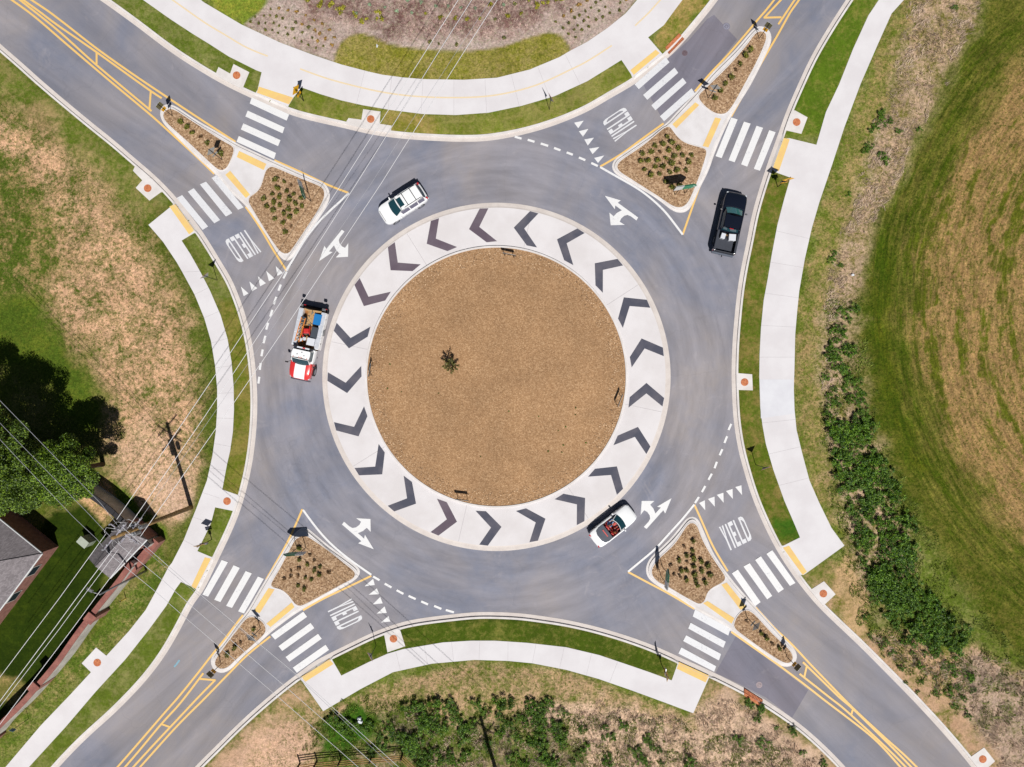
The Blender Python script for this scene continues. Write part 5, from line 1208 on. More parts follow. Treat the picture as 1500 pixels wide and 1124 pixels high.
def guide_sign(x0, y0, x1, y1, p0, p1, label, z0=1.75, z1=2.85, z_b=.16):
    """two posts at plan points, panel from p0 (pointed end) to p1"""
    c = W((x0 + x1) / 2, (y0 + y1) / 2, z_b)
    a = W(*p0); b_ = W(*p1); L = (b_ - a).length; rz = math.atan2(b_.y - a.y, b_.x - a.x)
    t = empty('guide_sign', c, rz, label, 'direction sign', 'arrow shaped direction signs on the islands')
    inv = Matrix.Rotation(-rz, 3, 'Z')
    for px_, py_ in ((x0, y0), (x1, y1)):
        q = inv @ (W(px_, py_, z_b) - c); mb = MB(); mb.tube([(q.x, 0, 0), (q.x, 0, z1 - .08)], .032, 8); mb.build('post', M['post'], t)
    h = L / 2; zm = (z0 + z1) / 2
    out_ = [(-h, zm), (-h + .42, z0), (h, z0), (h, z1), (-h + .42, z1)]
    for s in (-1, 1):
        y_ = sorted((.035 * s, .047 * s)); yb = sorted((.047 * s, .052 * s))
        pl = plate([(-h, zm), (-h + .42, z0), (h * .25, z0), (h * .25, z1), (-h + .42, z1)], *y_).build('green_panel', M['sign_green'], t)
        plate([(-h + .14, zm), (-h + .46, z0 + .12), (-h + .46, z0 + .20), (-h + .24, zm), (-h + .46, z1 - .20), (-h + .46, z1 - .12)], *yb).build('arrow_outline', M['sign_white'], pl)
        plate([(h * .25, z0), (h, z0), (h, z1), (h * .25, z1)], *y_).build('white_panel', M['sign_white'], t)
    return t
# plan positions of the panel ends on the ground
guide_sign(988, 286, 1002.4, 284, (1012, 282.6), (980.5, 287.4), 'green and white arrow sign on two posts, upper right island')
guide_sign(456.3, 295.5, 452, 283, (457.8, 301), (449.8, 274), 'pale and green arrow sign seen almost edge-on, upper left island')
guide_sign(436, 802.4, 449, 802, (424.5, 803), (455, 801.5), 'dark green arrow sign on two posts, lower left island')
guide_sign(969.6, 829.4, 968, 844.5, (970.2, 822), (967.3, 851), 'green arrow sign leaning along the left edge of the lower right island')
def chevron_board(x0, y0, x1, y1, nx, ny, label, hh=.42):
    zb = bed_z((x0 + x1) / 2, (y0 + y1) / 2) - .02
    c = W((x0 + x1) / 2, (y0 + y1) / 2, zb); t = empty('chevron_board', c, facing(nx, ny), label, 'chevron sign', 'low chevron boards around the central circle')
    for s in (-.45, .45):
        mb = MB(); mb.tube([(s, 0, 0), (s, 0, 1.2)], .028, 8); mb.build('post', M['post'], t)
    pl = plate([(-.62, .78), (.62, .78), (.62, .78 + hh), (-.62, .78 + hh)], -.05, -.035).build('board', M['sign_white'], t)
    mb = MB(); z = .78 + hh / 2; q = hh * .42
    for k in range(4):
        x = -.42 + k * .29
        g = plate([(x, z), (x + .1, z + q), (x + .2, z + q), (x + .1, z), (x + .2, z - q), (x + .1, z - q)], -.055, -.05); mb.add(g.v, g.f)
    mb.build('chevrons', M['sign_black'], pl)
    plate([(-.62, .78), (.62, .78), (.62, .78 + hh), (-.62, .78 + hh)], -.033, -.025).build('board_back', M['post'], t)
chevron_board(739, 375, 753, 379, .2, -1, 'low chevron board at the top rim of the gravel circle')
chevron_board(672, 728, 684, 729.6, -.1, 1, 'low chevron board at the bottom rim of the gravel circle')
chevron_board(544, 549.6, 548, 536, -1, -.2, 'low chevron board at the left rim of the gravel circle')
chevron_board(902, 592, 908, 580.7, 1, .4, 'low chevron board at the right rim of the gravel circle')
t = empty('walk_sign', W(43.4, 1052, .11), facing(-.3, .9), 'small blue sign on a black post between brick wall and lower left path', 'sign')
post(t, 2.3, r=.025); plate([(-.2, 1.85), (.2, 1.85), (.2, 2.3), (-.2, 2.3)], -.045, -.03).build('sign_face', M['sign_blue'], t)
M['gas'] = simple('yellow_marker', C(236, 200, 40), .5)
t = empty('utility_marker', W(185.5, 876, .11), .6, 'short yellow utility marker standing in grass by the lower left path', 'marker post')
mb = MB(); mb.tube([(0, 0, 0), (0, 0, .9)], .04, 8); mb.build('marker_tube', M['gas'], t)
mb = MB(); mb.tube([(0, 0, .9), (0, 0, 1.0)], .045, 8); mb.build('cap', M['sign_black'], t)

# ================================================================ POWER POLE AND LINES
M['arm'] = simple('pale_crossarm', C(168, 164, 178), .5)
def arm(t, c, d, L, z, name='crossarm'):
    d = Vector((d[0], -d[1], 0)).normalized(); mb = MB(); rz = math.atan2(d.y, d.x)
    mb.box(c[0], c[1], z, L, .08, .09, rz); return mb.build(name, M['arm'], t), d
def power_pole(x, y, h, label, detail=True):
    t = empty('utility_pole', W(x, y, .05), label=label, cat='utility pole')
    mb = MB(); mb.tube([(0, 0, 0), (0, 0, h * .5), (0, 0, h)], .21, 12, .15); mb.build('pole', M['wood_pole'], t, True)
    ends = {}
    for nm, d, z in (('top', (.65, -.76), h - .35), ('low', (.82, .57), h - 1.6), ('low', (.65, -.76), h - 2.6)):
        a_, dv = arm(t, (0.0, 0.0), d, 2.7, z)
        ins = MB()
        for u in (-1.25, -.75, .75, 1.25):
            p = dv * u; ins.tube([(p.x, p.y, z + .06), (p.x, p.y, z + .28)], .055, 8, .035)
        ins.build('insulator', M['insulator'], a_)
        br_ = MB(); br_.tube([tuple(dv * .8 + Vector((0, 0, z))), (0, 0, z - .75)], .02, 5); br_.tube([tuple(dv * -.8 + Vector((0, 0, z))), (0, 0, z - .75)], .02, 5); br_.build('brace', M['metal'], a_)
    if detail:
        for k, a in enumerate((.3, 2.4, 4.4)):
            x_, y_ = .42 * math.cos(a), .42 * math.sin(a); z = h - 4.0
            mb = MB(); mb.tube([(x_, y_, z), (x_, y_, z + .8)], .2, 14); tr = mb.build('transformer', M['metal'], t, False)
            mb = MB(); mb.tube([(x_, y_, z + .8), (x_, y_, z + 1.0)], .05, 8, .03); mb.build('bushing', M['insulator'], tr)
        mb = MB(); rg = random.Random(2)
        for k in range(12):
            a = rg.uniform(0, 6.28); b2 = rg.uniform(0, 6.28); z1_, z2_ = h - rg.uniform(.3, 2.7), h - rg.uniform(.4, 3.2); r1, r2 = rg.uniform(.5, 1.25), rg.uniform(.3, 1.2)
            p0 = Vector((math.cos(a) * r1, math.sin(a) * r1, z1_)); p1 = Vector((math.cos(b2) * r2, math.sin(b2) * r2, z2_)); m_ = (p0 + p1) / 2 + Vector((math.cos((a + b2) / 2) * .35, math.sin((a + b2) / 2) * .35, .1))
            mb.tube([p0, (p0 * 2 + m_) / 3 + Vector((0, 0, .1)), m_, (p1 * 2 + m_) / 3, p1], .013, 5)
        mb.build('jumper_cable', M['wire'], t)
    return t
power_pole(281, 743, 12.9, 'leaning-looking tall wooden utility pole with crossarms and tangled cables at left')
power_pole(740, 1174, 13.2, 'utility pole standing beyond the bottom edge, its long shadow falls between the bushes', False)
def wire(p, h, label, group, r=.022, mat='wire', sag=.35):
    """p: list of (x,y) sighted points; h: heights"""
    P_ = [A(x, y, hh) for (x, y), hh in zip(p, h)]
    path = []
    for i in range(len(P_) - 1):
        for k in range(8):
            u = k / 8; q = P_[i].lerp(P_[i + 1], u); path.append(q)
    path.append(P_[-1]); c = P_[0]
    mb = MB(); mb.tube([q - c for q in path], r, 6)
    o = mb.build('overhead_wire', M[mat], None, True); o.location = c; tag(o, label, 'power line', group); return o
g1 = 'wires running from the pole to the top'
wire([(171, 761), (264, 625), (338, 516), (415, 400), (500, 270), (625, 73), (725, -85)], [12.2] * 7, 'uppermost of the four wires running from the pole up to the top edge', g1, .021)
wire([(187, 774), (300, 610), (415, 437), (521.6, 270), (644, 74), (745, -85)], [12.2] * 6, 'second wire from above running from the pole to the top edge', g1, .021)
wire([(197, 773), (320, 596), (543, 270), (668, 77), (775, -85)], [11.6] * 5, 'thin third wire running from the pole to the top edge', g1, .011, 'wire_dull')
wire([(205, 787), (344, 588), (420, 477), (557.6, 270), (681, 74), (783, -85)], [12.2] * 6, 'lowest of the four wires running from the pole to the top edge', g1, .021)
g2 = 'wires running from the pole to the lower left'
wire([(156, 781), (88, 875), (0, 992), (-80, 1100)], [12.2] * 4, 'outermost left wire from the pole over the lawn to the left edge', g2, .021)
wire([(167, 803), (113, 875), (80, 920), (0, 1027), (-80, 1135)], [12.2] * 5, 'second wire from the pole over the lawn to the left edge', g2, .024)
wire([(174, 804), (121, 875), (88, 920), (0, 1035), (-80, 1140)], [11.6] * 5, 'third wire from the pole over the lawn to the left edge', g2, .018)
wire([(195, 802), (140, 875), (107, 920), (0, 1061), (-80, 1166)], [12.2] * 5, 'wire from the pole passing over the brick wall', g2, .022)
g3 = 'wires running from the pole to the upper left'
wire([(185, 786), (148, 738), (86, 675), (0, 587), (-90, 495)], [10.8] * 5, 'uppermost wire crossing the dark trees at the left edge', g3, .02, 'wire_dull')
wire([(165, 790), (130, 753), (54, 675), (0, 620), (-90, 528)], [12.6] * 5, 'middle wire crossing the trees at the left edge', g3, .018, 'wire_dull')
wire([(160, 812), (142, 790), (108, 758), (29, 675), (0, 644), (-90, 552)], [12.6] * 6, 'lowest wire crossing the trees at the left edge', g3, .018, 'wire_dull')
g4 = 'wires running from the pole to the bottom'
wire([(176, 770), (222, 808), (296, 873), (382, 945), (434, 988), (552, 1095), (738, 1262)], [12.6] * 7, 'upper wire crossing the lower left splitter island down to the bottom edge', g4, .018)
wire([(165, 790), (238, 850), (283, 890), (364, 960), (416, 1004), (520, 1095), (700, 1255)], [12.6] * 7, 'middle wire crossing the lower left splitter island down to the bottom edge', g4, .018)
wire([(156, 808), (228, 867), (274, 907), (404, 1018), (492, 1095), (640, 1225)], [12.6] * 6, 'lower wire crossing the lower left road down to the bottom edge', g4, .018)
wire([(200, 795), (300, 880), (434, 990), (548, 1098), (735, 1270)], [11.0] * 5, 'thin cable just below the upper wire toward the bottom edge', g4, .013, 'wire_dull')

# street light with its slim grey pole
t = empty('street_lamp', W(215.5, 835.5, .1), label='slim grey street lamp pole beside the brick wall at left', cat='street lamp')
mb = MB(); mb.tube([(0, 0, 0), (0, 0, 7.4)], .11, 10, .07); mb.build('pole', M['metal'], t, True)
mb = MB(); mb.tube([(0, 0, 7.3), (-.35, .2, 7.55), (-.6, .35, 7.55)], .04, 8); mb.build('bracket', M['metal'], t, True)
mb = MB(); mb.box(-.75, .43, 7.55, .6, .28, .10, -.5, taper=.8); mb.build('lamp_head', M['metal'], t)

# ================================================================ BRICK WALL, GATEHOUSE, HOUSE
def wall_run(base, h, th, label, side=1, pillars=(), cop=None):
    """base: plan line of the road-side foot of the wall; body goes to the other side"""
    c = W(*base[0]); t = empty('boundary_wall', c, label=label, cat='brick wall')
    b2 = relax(catmull(base, 8), 2)
    def loc(p): return [((x - CX) * S - c.x, (CY - y) * S - c.y) for x, y in p]
    def strip(off0, off1, z0, z1, nm, mat):
        o0, o1 = loc(offset(b2, off0 * side)), loc(offset(b2, off1 * side)); m_ = len(o0)
        v = [(x, y, z0) for x, y in o0] + [(x, y, z1) for x, y in o0] + [(x, y, z1) for x, y in o1] + [(x, y, z0) for x, y in o1]
        f = []
        for i in range(m_ - 1):
            for r_ in range(4):
                a, b_ = r_ * m_, ((r_ + 1) % 4) * m_
                f.append((a + i, a + i + 1, b_ + i + 1, b_ + i))
        f += [(0, m_, 2 * m_, 3 * m_), (m_ - 1, 4 * m_ - 1, 3 * m_ - 1, 2 * m_ - 1)]
        mb = MB(); mb.add(v, f); return fixn(mb.build(nm, mat, t))
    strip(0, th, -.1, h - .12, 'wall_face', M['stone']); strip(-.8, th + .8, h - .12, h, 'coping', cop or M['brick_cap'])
    for (px_, py_, a) in pillars:
        q = W(px_, py_) - c; mb = MB(); mb.box(q.x, q.y, h / 2 + .05, .72, .72, h + .1, a); p = mb.build('pillar', M['brick'], t)
        mb = MB(); mb.box(q.x, q.y, h + .15, .86, .86, .12, a); mb.build('pillar_cap', M['brick_cap'], p)
    return t
wall_run([(-260, 1400), (-60, 1150), (8, 1071), (24, 1051), (57, 1019), (83, 989.4), (111, 956), (136, 920), (169, 877), (195, 845), (215, 817)], 2.3, 6, 'long pale faced wall with red brick coping and pillars, left of the lower left path', -1,
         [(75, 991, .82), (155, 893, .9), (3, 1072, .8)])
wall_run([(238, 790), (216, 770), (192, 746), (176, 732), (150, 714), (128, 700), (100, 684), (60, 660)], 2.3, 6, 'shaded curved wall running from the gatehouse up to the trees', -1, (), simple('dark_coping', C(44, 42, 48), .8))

def gable(t, a, b_, c_, d_, ze, zr, mat_roof, over=.0):
    """roof over plan corners a,b,c,d (a-b short side)"""
    m1 = ((a[0] + b_[0]) / 2, (a[1] + b_[1]) / 2); m2 = ((c_[0] + d_[0]) / 2, (c_[1] + d_[1]) / 2)
    return m1, m2
# gatehouse
eb, ec, ee, ef = (155.7, 806), (187, 835), (238.7, 781), (207, 752)
c = W(197, 793.5, .1); t = empty('gatehouse', c, label='small brick gatehouse with grey shingle roof under the utility pole', cat='building')
def L3(p, z): w = W(p[0], p[1], 0); return (w.x - c.x, w.y - c.y, z)
def shrink(p, k, cen=(197, 793.5)): return (cen[0] + (p[0] - cen[0]) * k, cen[1] + (p[1] - cen[1]) * k)
wl = [shrink(p, .86) for p in (eb, ec, ee, ef)]
mb = MB(); mb.prism([L3(p, 0)[:2] for p in wl], -.1, 2.75); mb.build('wall', M['brick'], t)
rl = MB(); z0, z1 = 2.75, 3.85
# ridge parallel to the long side b-f ... c-e
r1 = ((eb[0] + ec[0]) / 2, (eb[1] + ec[1]) / 2); r2 = ((ef[0] + ee[0]) / 2, (ef[1] + ee[1]) / 2)
r1 = (r1[0] + (r2[0] - r1[0]) * .12, r1[1] + (r2[1] - r1[1]) * .12); r2b = (r2[0] - (r2[0] - r1[0]) * .0, r2[1])
v = [L3(eb, z0), L3(ec, z0), L3(ee, z0), L3(ef, z0), L3(r1, z1), L3(r2b, z1), L3(eb, z0 - .12), L3(ec, z0 - .12), L3(ee, z0 - .12), L3(ef, z0 - .12)]
rl.add(v, [(1, 2, 5, 4), (0, 4, 5, 3), (0, 1, 4), (2, 3, 5), (6, 7, 1, 0), (7, 8, 2, 1), (8, 9, 3, 2), (9, 6, 0, 3), (9, 8, 7, 6)])
rf = fixn(rl.build('roof', M['shingle'], t))
mb = MB(); mb.tube([L3(r1, z1 + .02), L3(r2b, z1 + .02)], .05, 6); mb.build('ridge_cap', M['shingle'], rf)
mb = MB(); mb.tube([L3(ec, z0 - .02), L3(ee, z0 - .02)], .06, 6); mb.build('gutter', M['sign_white'], rf)
q0, q1 = wl[1], wl[2]
mb = MB(); mid = ((q0[0] + q1[0]) / 2 + 1.0, (q0[1] + q1[1]) / 2 + 1.0); w = L3(mid, 1.05); mb.box(w[0], w[1], 1.1, .95, .1, 2.1, math.atan2(-(q1[1] - q0[1]), q1[0] - q0[0])); mb.build('door', M['post'], t)
# brick apron wall in front of the gatehouse
wall_run([(197, 846), (212, 828), (244, 790)], 1.5, 9, 'low red brick wall section in front of the gatehouse', -1)
for o_ in list(bpy.data.objects):
    if o_.get('label', '').startswith('low red brick wall section'):
        for ch in o_.children:
            if ch.name.startswith('wall_face'): ch.data.materials.clear(); ch.data.materials.append(M['brick'])
# house at the left edge
C0 = (92.6, 800); dA = (-.777, -.629); dB = (-.60, .80); LA, LB = 15.5 / S, 12.5 / S
cA = (C0[0] + dA[0] * LA, C0[1] + dA[1] * LA); cB = (C0[0] + dB[0] * LB, C0[1] + dB[1] * LB); cAB = (cA[0] + dB[0] * LB, cA[1] + dB[1] * LB)
c = W(*C0); t = empty('house', c, label='house with grey shingle hip roof and brick base at the left edge', cat='house')
def L3(p, z): w = W(p[0], p[1], 0); return (w.x - c.x, w.y - c.y, z)
cen = ((cA[0] + cB[0]) / 2, (cA[1] + cB[1]) / 2)
wl = []
for p in (C0, cA, cAB, cB):
    wl.append((p[0] + (cen[0] - p[0]) * .035, p[1] + (cen[1] - p[1]) * .035))
mb = MB(); mb.prism([L3(p, 0)[:2] for p in wl], -.1, 2.9); mb.build('wall', M['brick'], t)
hw = LB / 2
m1 = ((C0[0] + cB[0]) / 2 + dA[0] * hw, (C0[1] + cB[1]) / 2 + dA[1] * hw); m2 = ((cA[0] + cAB[0]) / 2 - dA[0] * hw * .6, (cA[1] + cAB[1]) / 2 - dA[1] * hw * .6)
ze, zr = 2.9, 6.9; mb = MB()
mb.add([L3(C0, ze), L3(cB, ze), L3(cAB, ze), L3(cA, ze), L3(m1, zr), L3(m2, zr), L3(C0, ze - .15), L3(cB, ze - .15), L3(cAB, ze - .15), L3(cA, ze - .15)],
       [(0, 1, 4), (0, 4, 5, 3), (1, 2, 5, 4), (2, 3, 5), (6, 7, 1, 0), (7, 8, 2, 1), (8, 9, 3, 2), (9, 6, 0, 3), (9, 8, 7, 6)])
rf = fixn(mb.build('roof', M['shingle'], t))
mb = MB(); mb.tube([L3(C0, ze - .03), L3(cA, ze - .03)], .06, 6); mb.tube([L3(C0, ze - .03), L3(cB, ze - .03)], .06, 6); mb.build('gutter', M['sign_white'], rf)
mb = MB(); mb.tube([L3(C0, ze + .03), L3(m1, zr + .03)], .05, 6); mb.tube([L3(m1, zr + .03), L3(m2, zr + .03)], .05, 6); mb.build('ridge_cap', M['shingle'], rf)
mb = MB()
for k in (.2, .45):
    p = (wl[0][0] + (wl[3][0] - wl[0][0]) * k, wl[0][1] + (wl[3][1] - wl[0][1]) * k); w = L3(p, 1.4); 
    wm = MB(); wm.box(w[0], w[1], 1.5, 1.2, .08, 1.2, math.atan2(dB[1] * -1, dB[0])); wo = wm.build('window', M['stone'], t)
    wm = MB(); wm.box(w[0], w[1], 1.5, 1.0, .11, 1.0, math.atan2(dB[1] * -1, dB[0])); wm.build('pane', M['solar'], wo)
# brick footing path beside the house
mb = MB(); pl_ = [(86, 804), (94, 810), (50, 872), (0, 945), (-60, 1030), (-70, 1020), (-10, 930), (40, 865)]

# cabinet near the gatehouse
t = empty('utility_cabinet', W(134, 790, .1), math.radians(-40), 'pale grey utility cabinet on the lawn beside the gatehouse', 'cabinet')
mb = MB(); mb.box(0, 0, .6, .95, .62, 1.2); bx = mb.build('body', simple('cabinet_grey', C(176, 186, 170), .5), t, bevel=.02)
mb = MB(); mb.box(0, 0, 1.22, 1.02, .70, .05); mb.build('lid', simple('cabinet_lid', C(186, 194, 180), .5), t)
mb = MB(); mb.box(0, -.315, .6, .85, .02, 1.0); mb.build('door', M['metal'], t)

# split-rail fence at the bottom
t = empty('rail_fence', W(520, 1109, .1), label='yellowish split-rail fence at the bottom edge among the bushes', cat='fence')
c = W(520, 1109, .1)
fp = [(440, 1117), (465, 1113.5), (500, 1110.5), (545, 1107), (590, 1102.5), (618, 1127), (648, 1153)]
for x, y in fp:
    q = W(x, y, .1) - c; mb = MB(); mb.box(q.x, q.y, .65, .13, .13, 1.3, .3); mb.build('fence_post', M['trunk'], t)
for i in range(len(fp) - 1):
    mb = MB()
    for z in (.45, .8, 1.15):
        a_ = W(*fp[i], .1) - c; b_ = W(*fp[i + 1], .1) - c; a_.z = z; b_.z = z; mb.tube([a_, b_], .05, 6)
    mb.build('rail', M['wood_rail'], t)

# litter
def litter(x, y, label, mat, r=.0, s=(.35, .2, .12)):
    t = MB(); 
    rg = random.Random(int(x)); n = 9
    for k in range(3): t.box(rg.uniform(-.08, .08), rg.uniform(-.08, .08), s[2] * (.4 + k * .25), s[0] * rg.uniform(.6, 1), s[1] * rg.uniform(.6, 1), s[2] * .5, rg.uniform(0, 3), taper=.7)
    o = t.build('litter', mat, None, bevel=.02); o.location = W(x, y, .12); o.rotation_euler = (0, 0, r); tag(o, label, 'litter'); return o
M['bag'] = simple('white_bag', C(235, 240, 248), .5)
litter(528, 1054, 'white and blue plastic bag lying in the bushes at the bottom', M['bag'], 1.0, (.75, .35, .3))
litter(1248, 404, 'tiny white scrap of litter in the grass on the right slope', M['bag'], .3, (.25, .25, .15))
litter(553, 69, 'small white marker lying on the top green patch', M['bag'], 1.2, (.35, .12, .12))

# ================================================================ VEHICLES
def carpaint(name, col, rough=.25):
    m, nt, b = newmat(name); b.inputs['Base Color'].default_value = col; b.inputs['Roughness'].default_value = rough
    b.inputs['Coat Weight'].default_value = .8; b.inputs['Coat Roughness'].default_value = .04; return m
def glassmat(name, col):
    m, nt, b = newmat(name); b.inputs['Base Color'].default_value = col; b.inputs['Roughness'].default_value = .06
    b.inputs['Specular IOR Level'].default_value = .8; return m
M['p_white'] = carpaint('white_car_paint', (.80, .81, .83, 1)); M['p_black'] = carpaint('black_car_paint', (.006, .008, .016, 1), .15)
M['p_red'] = carpaint('red_truck_paint', C(235, 60, 60)); M['glass'] = glassmat('tinted_glass', (.01, .045, .06, 1)); M['glass_teal'] = glassmat('teal_windscreen', (.03, .16, .18, 1))
M['glass_side'] = glassmat('grey_side_glass', (.10, .10, .16, 1))
M['tyre'] = simple('tyre_rubber', C(40, 40, 42), .9); M['rim'] = simple('alloy_rim', C(190, 192, 198), .3, .7)
M['lamp'] = glassmat('headlamp', (.6, .65, .7, 1)); M['tail'] = glassmat('tail_lamp', (.45, .02, .03, 1)); M['trim'] = simple('black_trim', C(30, 30, 34), .6)
M['bedliner'] = simple('bed_liner', C(62, 66, 78), .8, var=.1); M['redseat'] = simple('red_leather', C(205, 50, 45), .5, var=.25, scale=9); M['tonneau'] = simple('grey_tonneau', C(80, 86, 100), .7)
M['chrome'] = simple('chrome', C(210, 212, 220), .2, .9)

def loft(st, name, mat, parent, smooth=True):
    """st: stations (x, half width, sill z, belt z, top z, tumblehome)"""
    prof = []
    for x, w, zs, zb, zt, tu in st:
        prof.append([(x, w * .90, zs), (x, w * .985, zs + .10), (x, w, (zs + zb) / 2), (x, w * .99, zb - .06), (x, w * .965, zb), (x, w * tu, zt - .02), (x, w * tu * .6, zt + .012), (x, 0, zt + .025)])
    V = []; F = []; m = 15
    for p in prof:
        row = p + [(a, -b, c) for a, b, c in p[-2::-1]]; V += row
    for i in range(len(prof) - 1):
        for k in range(m - 1): F.append((i * m + k, (i + 1) * m + k, (i + 1) * m + k + 1, i * m + k + 1))
        F.append((i * m, i * m + m - 1, (i + 1) * m + m - 1, (i + 1) * m))
    F.append(tuple(range(m))); F.append(tuple((len(prof) - 1) * m + k for k in range(m - 1, -1, -1)))
    mb = MB(); mb.add(V, F); o = mb.build(name, mat, parent, smooth); fixn(o)
    md = o.modifiers.new('edge', 'EDGE_SPLIT'); md.split_angle = math.radians(40); return o
def quadpanel(name, mat, parent, a, b, c, d, n=6, bulge=.0, lift=.006):
    a, b, c, d = map(Vector, (a, b, c, d)); nrm = (b - a).cross(d - a).normalized(); V = []; F = []
    for i in range(n + 1):
        for j in range(n + 1):
            u, v = i / n, j / n; p = (a * (1 - u) + b * u) * (1 - v) + (d * (1 - u) + c * u) * v
            V.append(p + nrm * (lift + bulge * (1 - (2 * u - 1) ** 2)))
    for i in range(n):
        for j in range(n): k = i * (n + 1) + j; F.append((k, k + n + 1, k + n + 2, k + 1))
    mb = MB(); mb.add(V, F); return mb.build(name, mat, parent, True)
def wheels(t, xs, y, r, w=.24, parent_name='wheel'):
    for x in xs:
        for s in (-1, 1):
            wh = MB(); wh.tube([(x, s * (y - w), r), (x, s * y, r)], r, 24); o = wh.build('wheel', M['tyre'], t)
            rm = MB(); rm.tube([(x, s * (y + .002), r), (x, s * (y + .012), r)], r * .66, 18); rm.build('rim', M['rim'], o)
            hb = MB()
            for k in range(5):
                a = k * 1.2566; hb.box(x + math.cos(a) * r * .33, s * (y + .018), r + math.sin(a) * r * .33, .05, .012, r * .5, 0)
            hb.build('spokes', M['chrome'], o)
def mirrors(t, x, y, z, mat, s_=.2):
    for s in (-1, 1):
        mb = MB(); mb.box(x, s * (y + .08), z, .13, .2, .15, .15 * s, taper=.85); mb.build('mirror', mat, t, bevel=.03)
def cabin(t, X, hw0, hw1, zb, zr, roofmat, pillar_mat, glass, side_split=(.5,), rear_mat=None, side_glass=None):
    """X = (windscreen foot, roof front, roof rear, rear glass foot)"""
    x0, x1, x2, x3 = X
    P = lambda x, w, z: (x, w, z)
    # body-coloured frame shell
    mb = MB(); n = 8; V = []; F = []
    base = [(x0, hw0 * .90), (x1, hw0), (x2, hw0), (x3, hw0 * .93)]; top = [(x1 + .02, hw1 * .93), (x1 + .02, hw1), (x2, hw1 * .98), (x2 - .02, hw1 * .92)]
    lo = [P(x0, hw0 * .88, zb), P(x1 - (x1 - x0) * .2, hw0, zb), P(x2, hw0, zb), P(x3, hw0 * .90, zb)]
    hi = [P(x1 + .05, hw1 * .92, zr), P(x1 - .1, hw1, zr - .02), P(x2 + .05, hw1, zr - .02), P(x2, hw1 * .90, zr)]
    L = lo + [(x, -y, z) for x, y, z in lo[::-1]]; Hh = hi + [(x, -y, z) for x, y, z in hi[::-1]]
    mb.add(L + Hh, [(i, (i + 1) % 8, 8 + (i + 1) % 8, 8 + i) for i in range(8)])
    sh = fixn(mb.build('cabin_frame', pillar_mat, t))
    # glass panes proud of the shell
    def pane(nm, a, b, c, d, mt, sh_=.06):
        a, b, c, d = map(Vector, (a, b, c, d)); ce = (a + b + c + d) / 4; nr = (b - a).cross(d - a).normalized()
        if nr.dot(ce - Vector(((x1 + x2) / 2, 0, zb))) < 0: nr = -nr
        q = [p + (ce - p).normalized() * min(sh_, (ce - p).length * .3) + nr * .012 for p in (a, b, c, d)]
        mb = MB(); mb.add(q, [(0, 1, 2, 3)]); return mb.build(nm, mt, t)
    def screen(nm, xa, wa, xb, wb, bul, mt, e=.06):
        V = []; F = []
        for i in range(6):
            v = e + (1 - 2 * e) * i / 5
            for j in range(11):
                u = (j / 10 * 2 - 1); x = xa + (xb - xa) * v - bul * (1 - u * u) * (1 - .5 * v); w_ = (wa + (wb - wa) * v) * .95
                V.append((x - .012 * (1 if bul > 0 else -1), u * w_, zb + (zr - zb) * v + .014))
        for i in range(5):
            for j in range(10): k = i * 11 + j; F.append((k, k + 1, k + 12, k + 11))
        mb = MB(); mb.add(V, F); return fixn(mb.build(nm, mt, t, True))
    screen('windscreen', x0, hw0 * .88, x1 + .05, hw1 * .92, .14, glass)
    screen('rear_window', x3, hw0 * .88, x2, hw1 * .90, -.07, rear_mat or glass, .10)
    sg = side_glass or glass
    for s in (-1, 1):
        cuts = [0.0] + list(side_split) + [1.0]; xa, xb = x1 - (x1 - x0) * .12, x2 + .05
        for i in range(len(cuts) - 1):
            u0, u1 = cuts[i], cuts[i + 1]
            l0, l1 = xa + (xb - xa) * u0, xa + (xb - xa) * u1; t0, t1 = (x1 - .2) + (x2 - x1 + .25) * u0, (x1 - .2) + (x2 - x1 + .25) * u1
            pane('side_window', (l0, s * hw0, zb), (l1, s * hw0, zb), (t1, s * hw1, zr - .02), (t0, s * hw1, zr - .02), sg, .05)
    # roof: gently crowned
    V = []; F = []; nx, ny = 8, 8
    for i in range(nx + 1):
        u = i / nx; x = x1 + .08 + (x2 - x1 - .08) * u; wd = hw1 * (.95 + .06 * math.sin(math.pi * u) - .03 * u)
        for j in range(ny + 1):
            v_ = j / ny * 2 - 1; V.append((x - (.07 * (1 - v_ * v_) if i == 0 else 0) * -1, v_ * wd, zr + .005 + .055 * (1 - v_ ** 2) * (1 - .3 * (2 * u - 1) ** 2)))
    for i in range(nx):
        for j in range(ny): k = i * (ny + 1) + j; F.append((k, k + ny + 1, k + ny + 2, k + 1))
    mb = MB(); mb.add(V, F); return fixn(mb.build('roof', roofmat, t, True))
def place(t, px_, py_, dx, dy):
    t.location = W(px_, py_, .0); t.rotation_euler = (0, 0, math.atan2(-dy, dx))

# ---- white SUV (front looks along +X; x negative = rear)
t = empty('suv', label='white SUV with roof rack and sunroof driving round the upper left of the circle', cat='SUV')
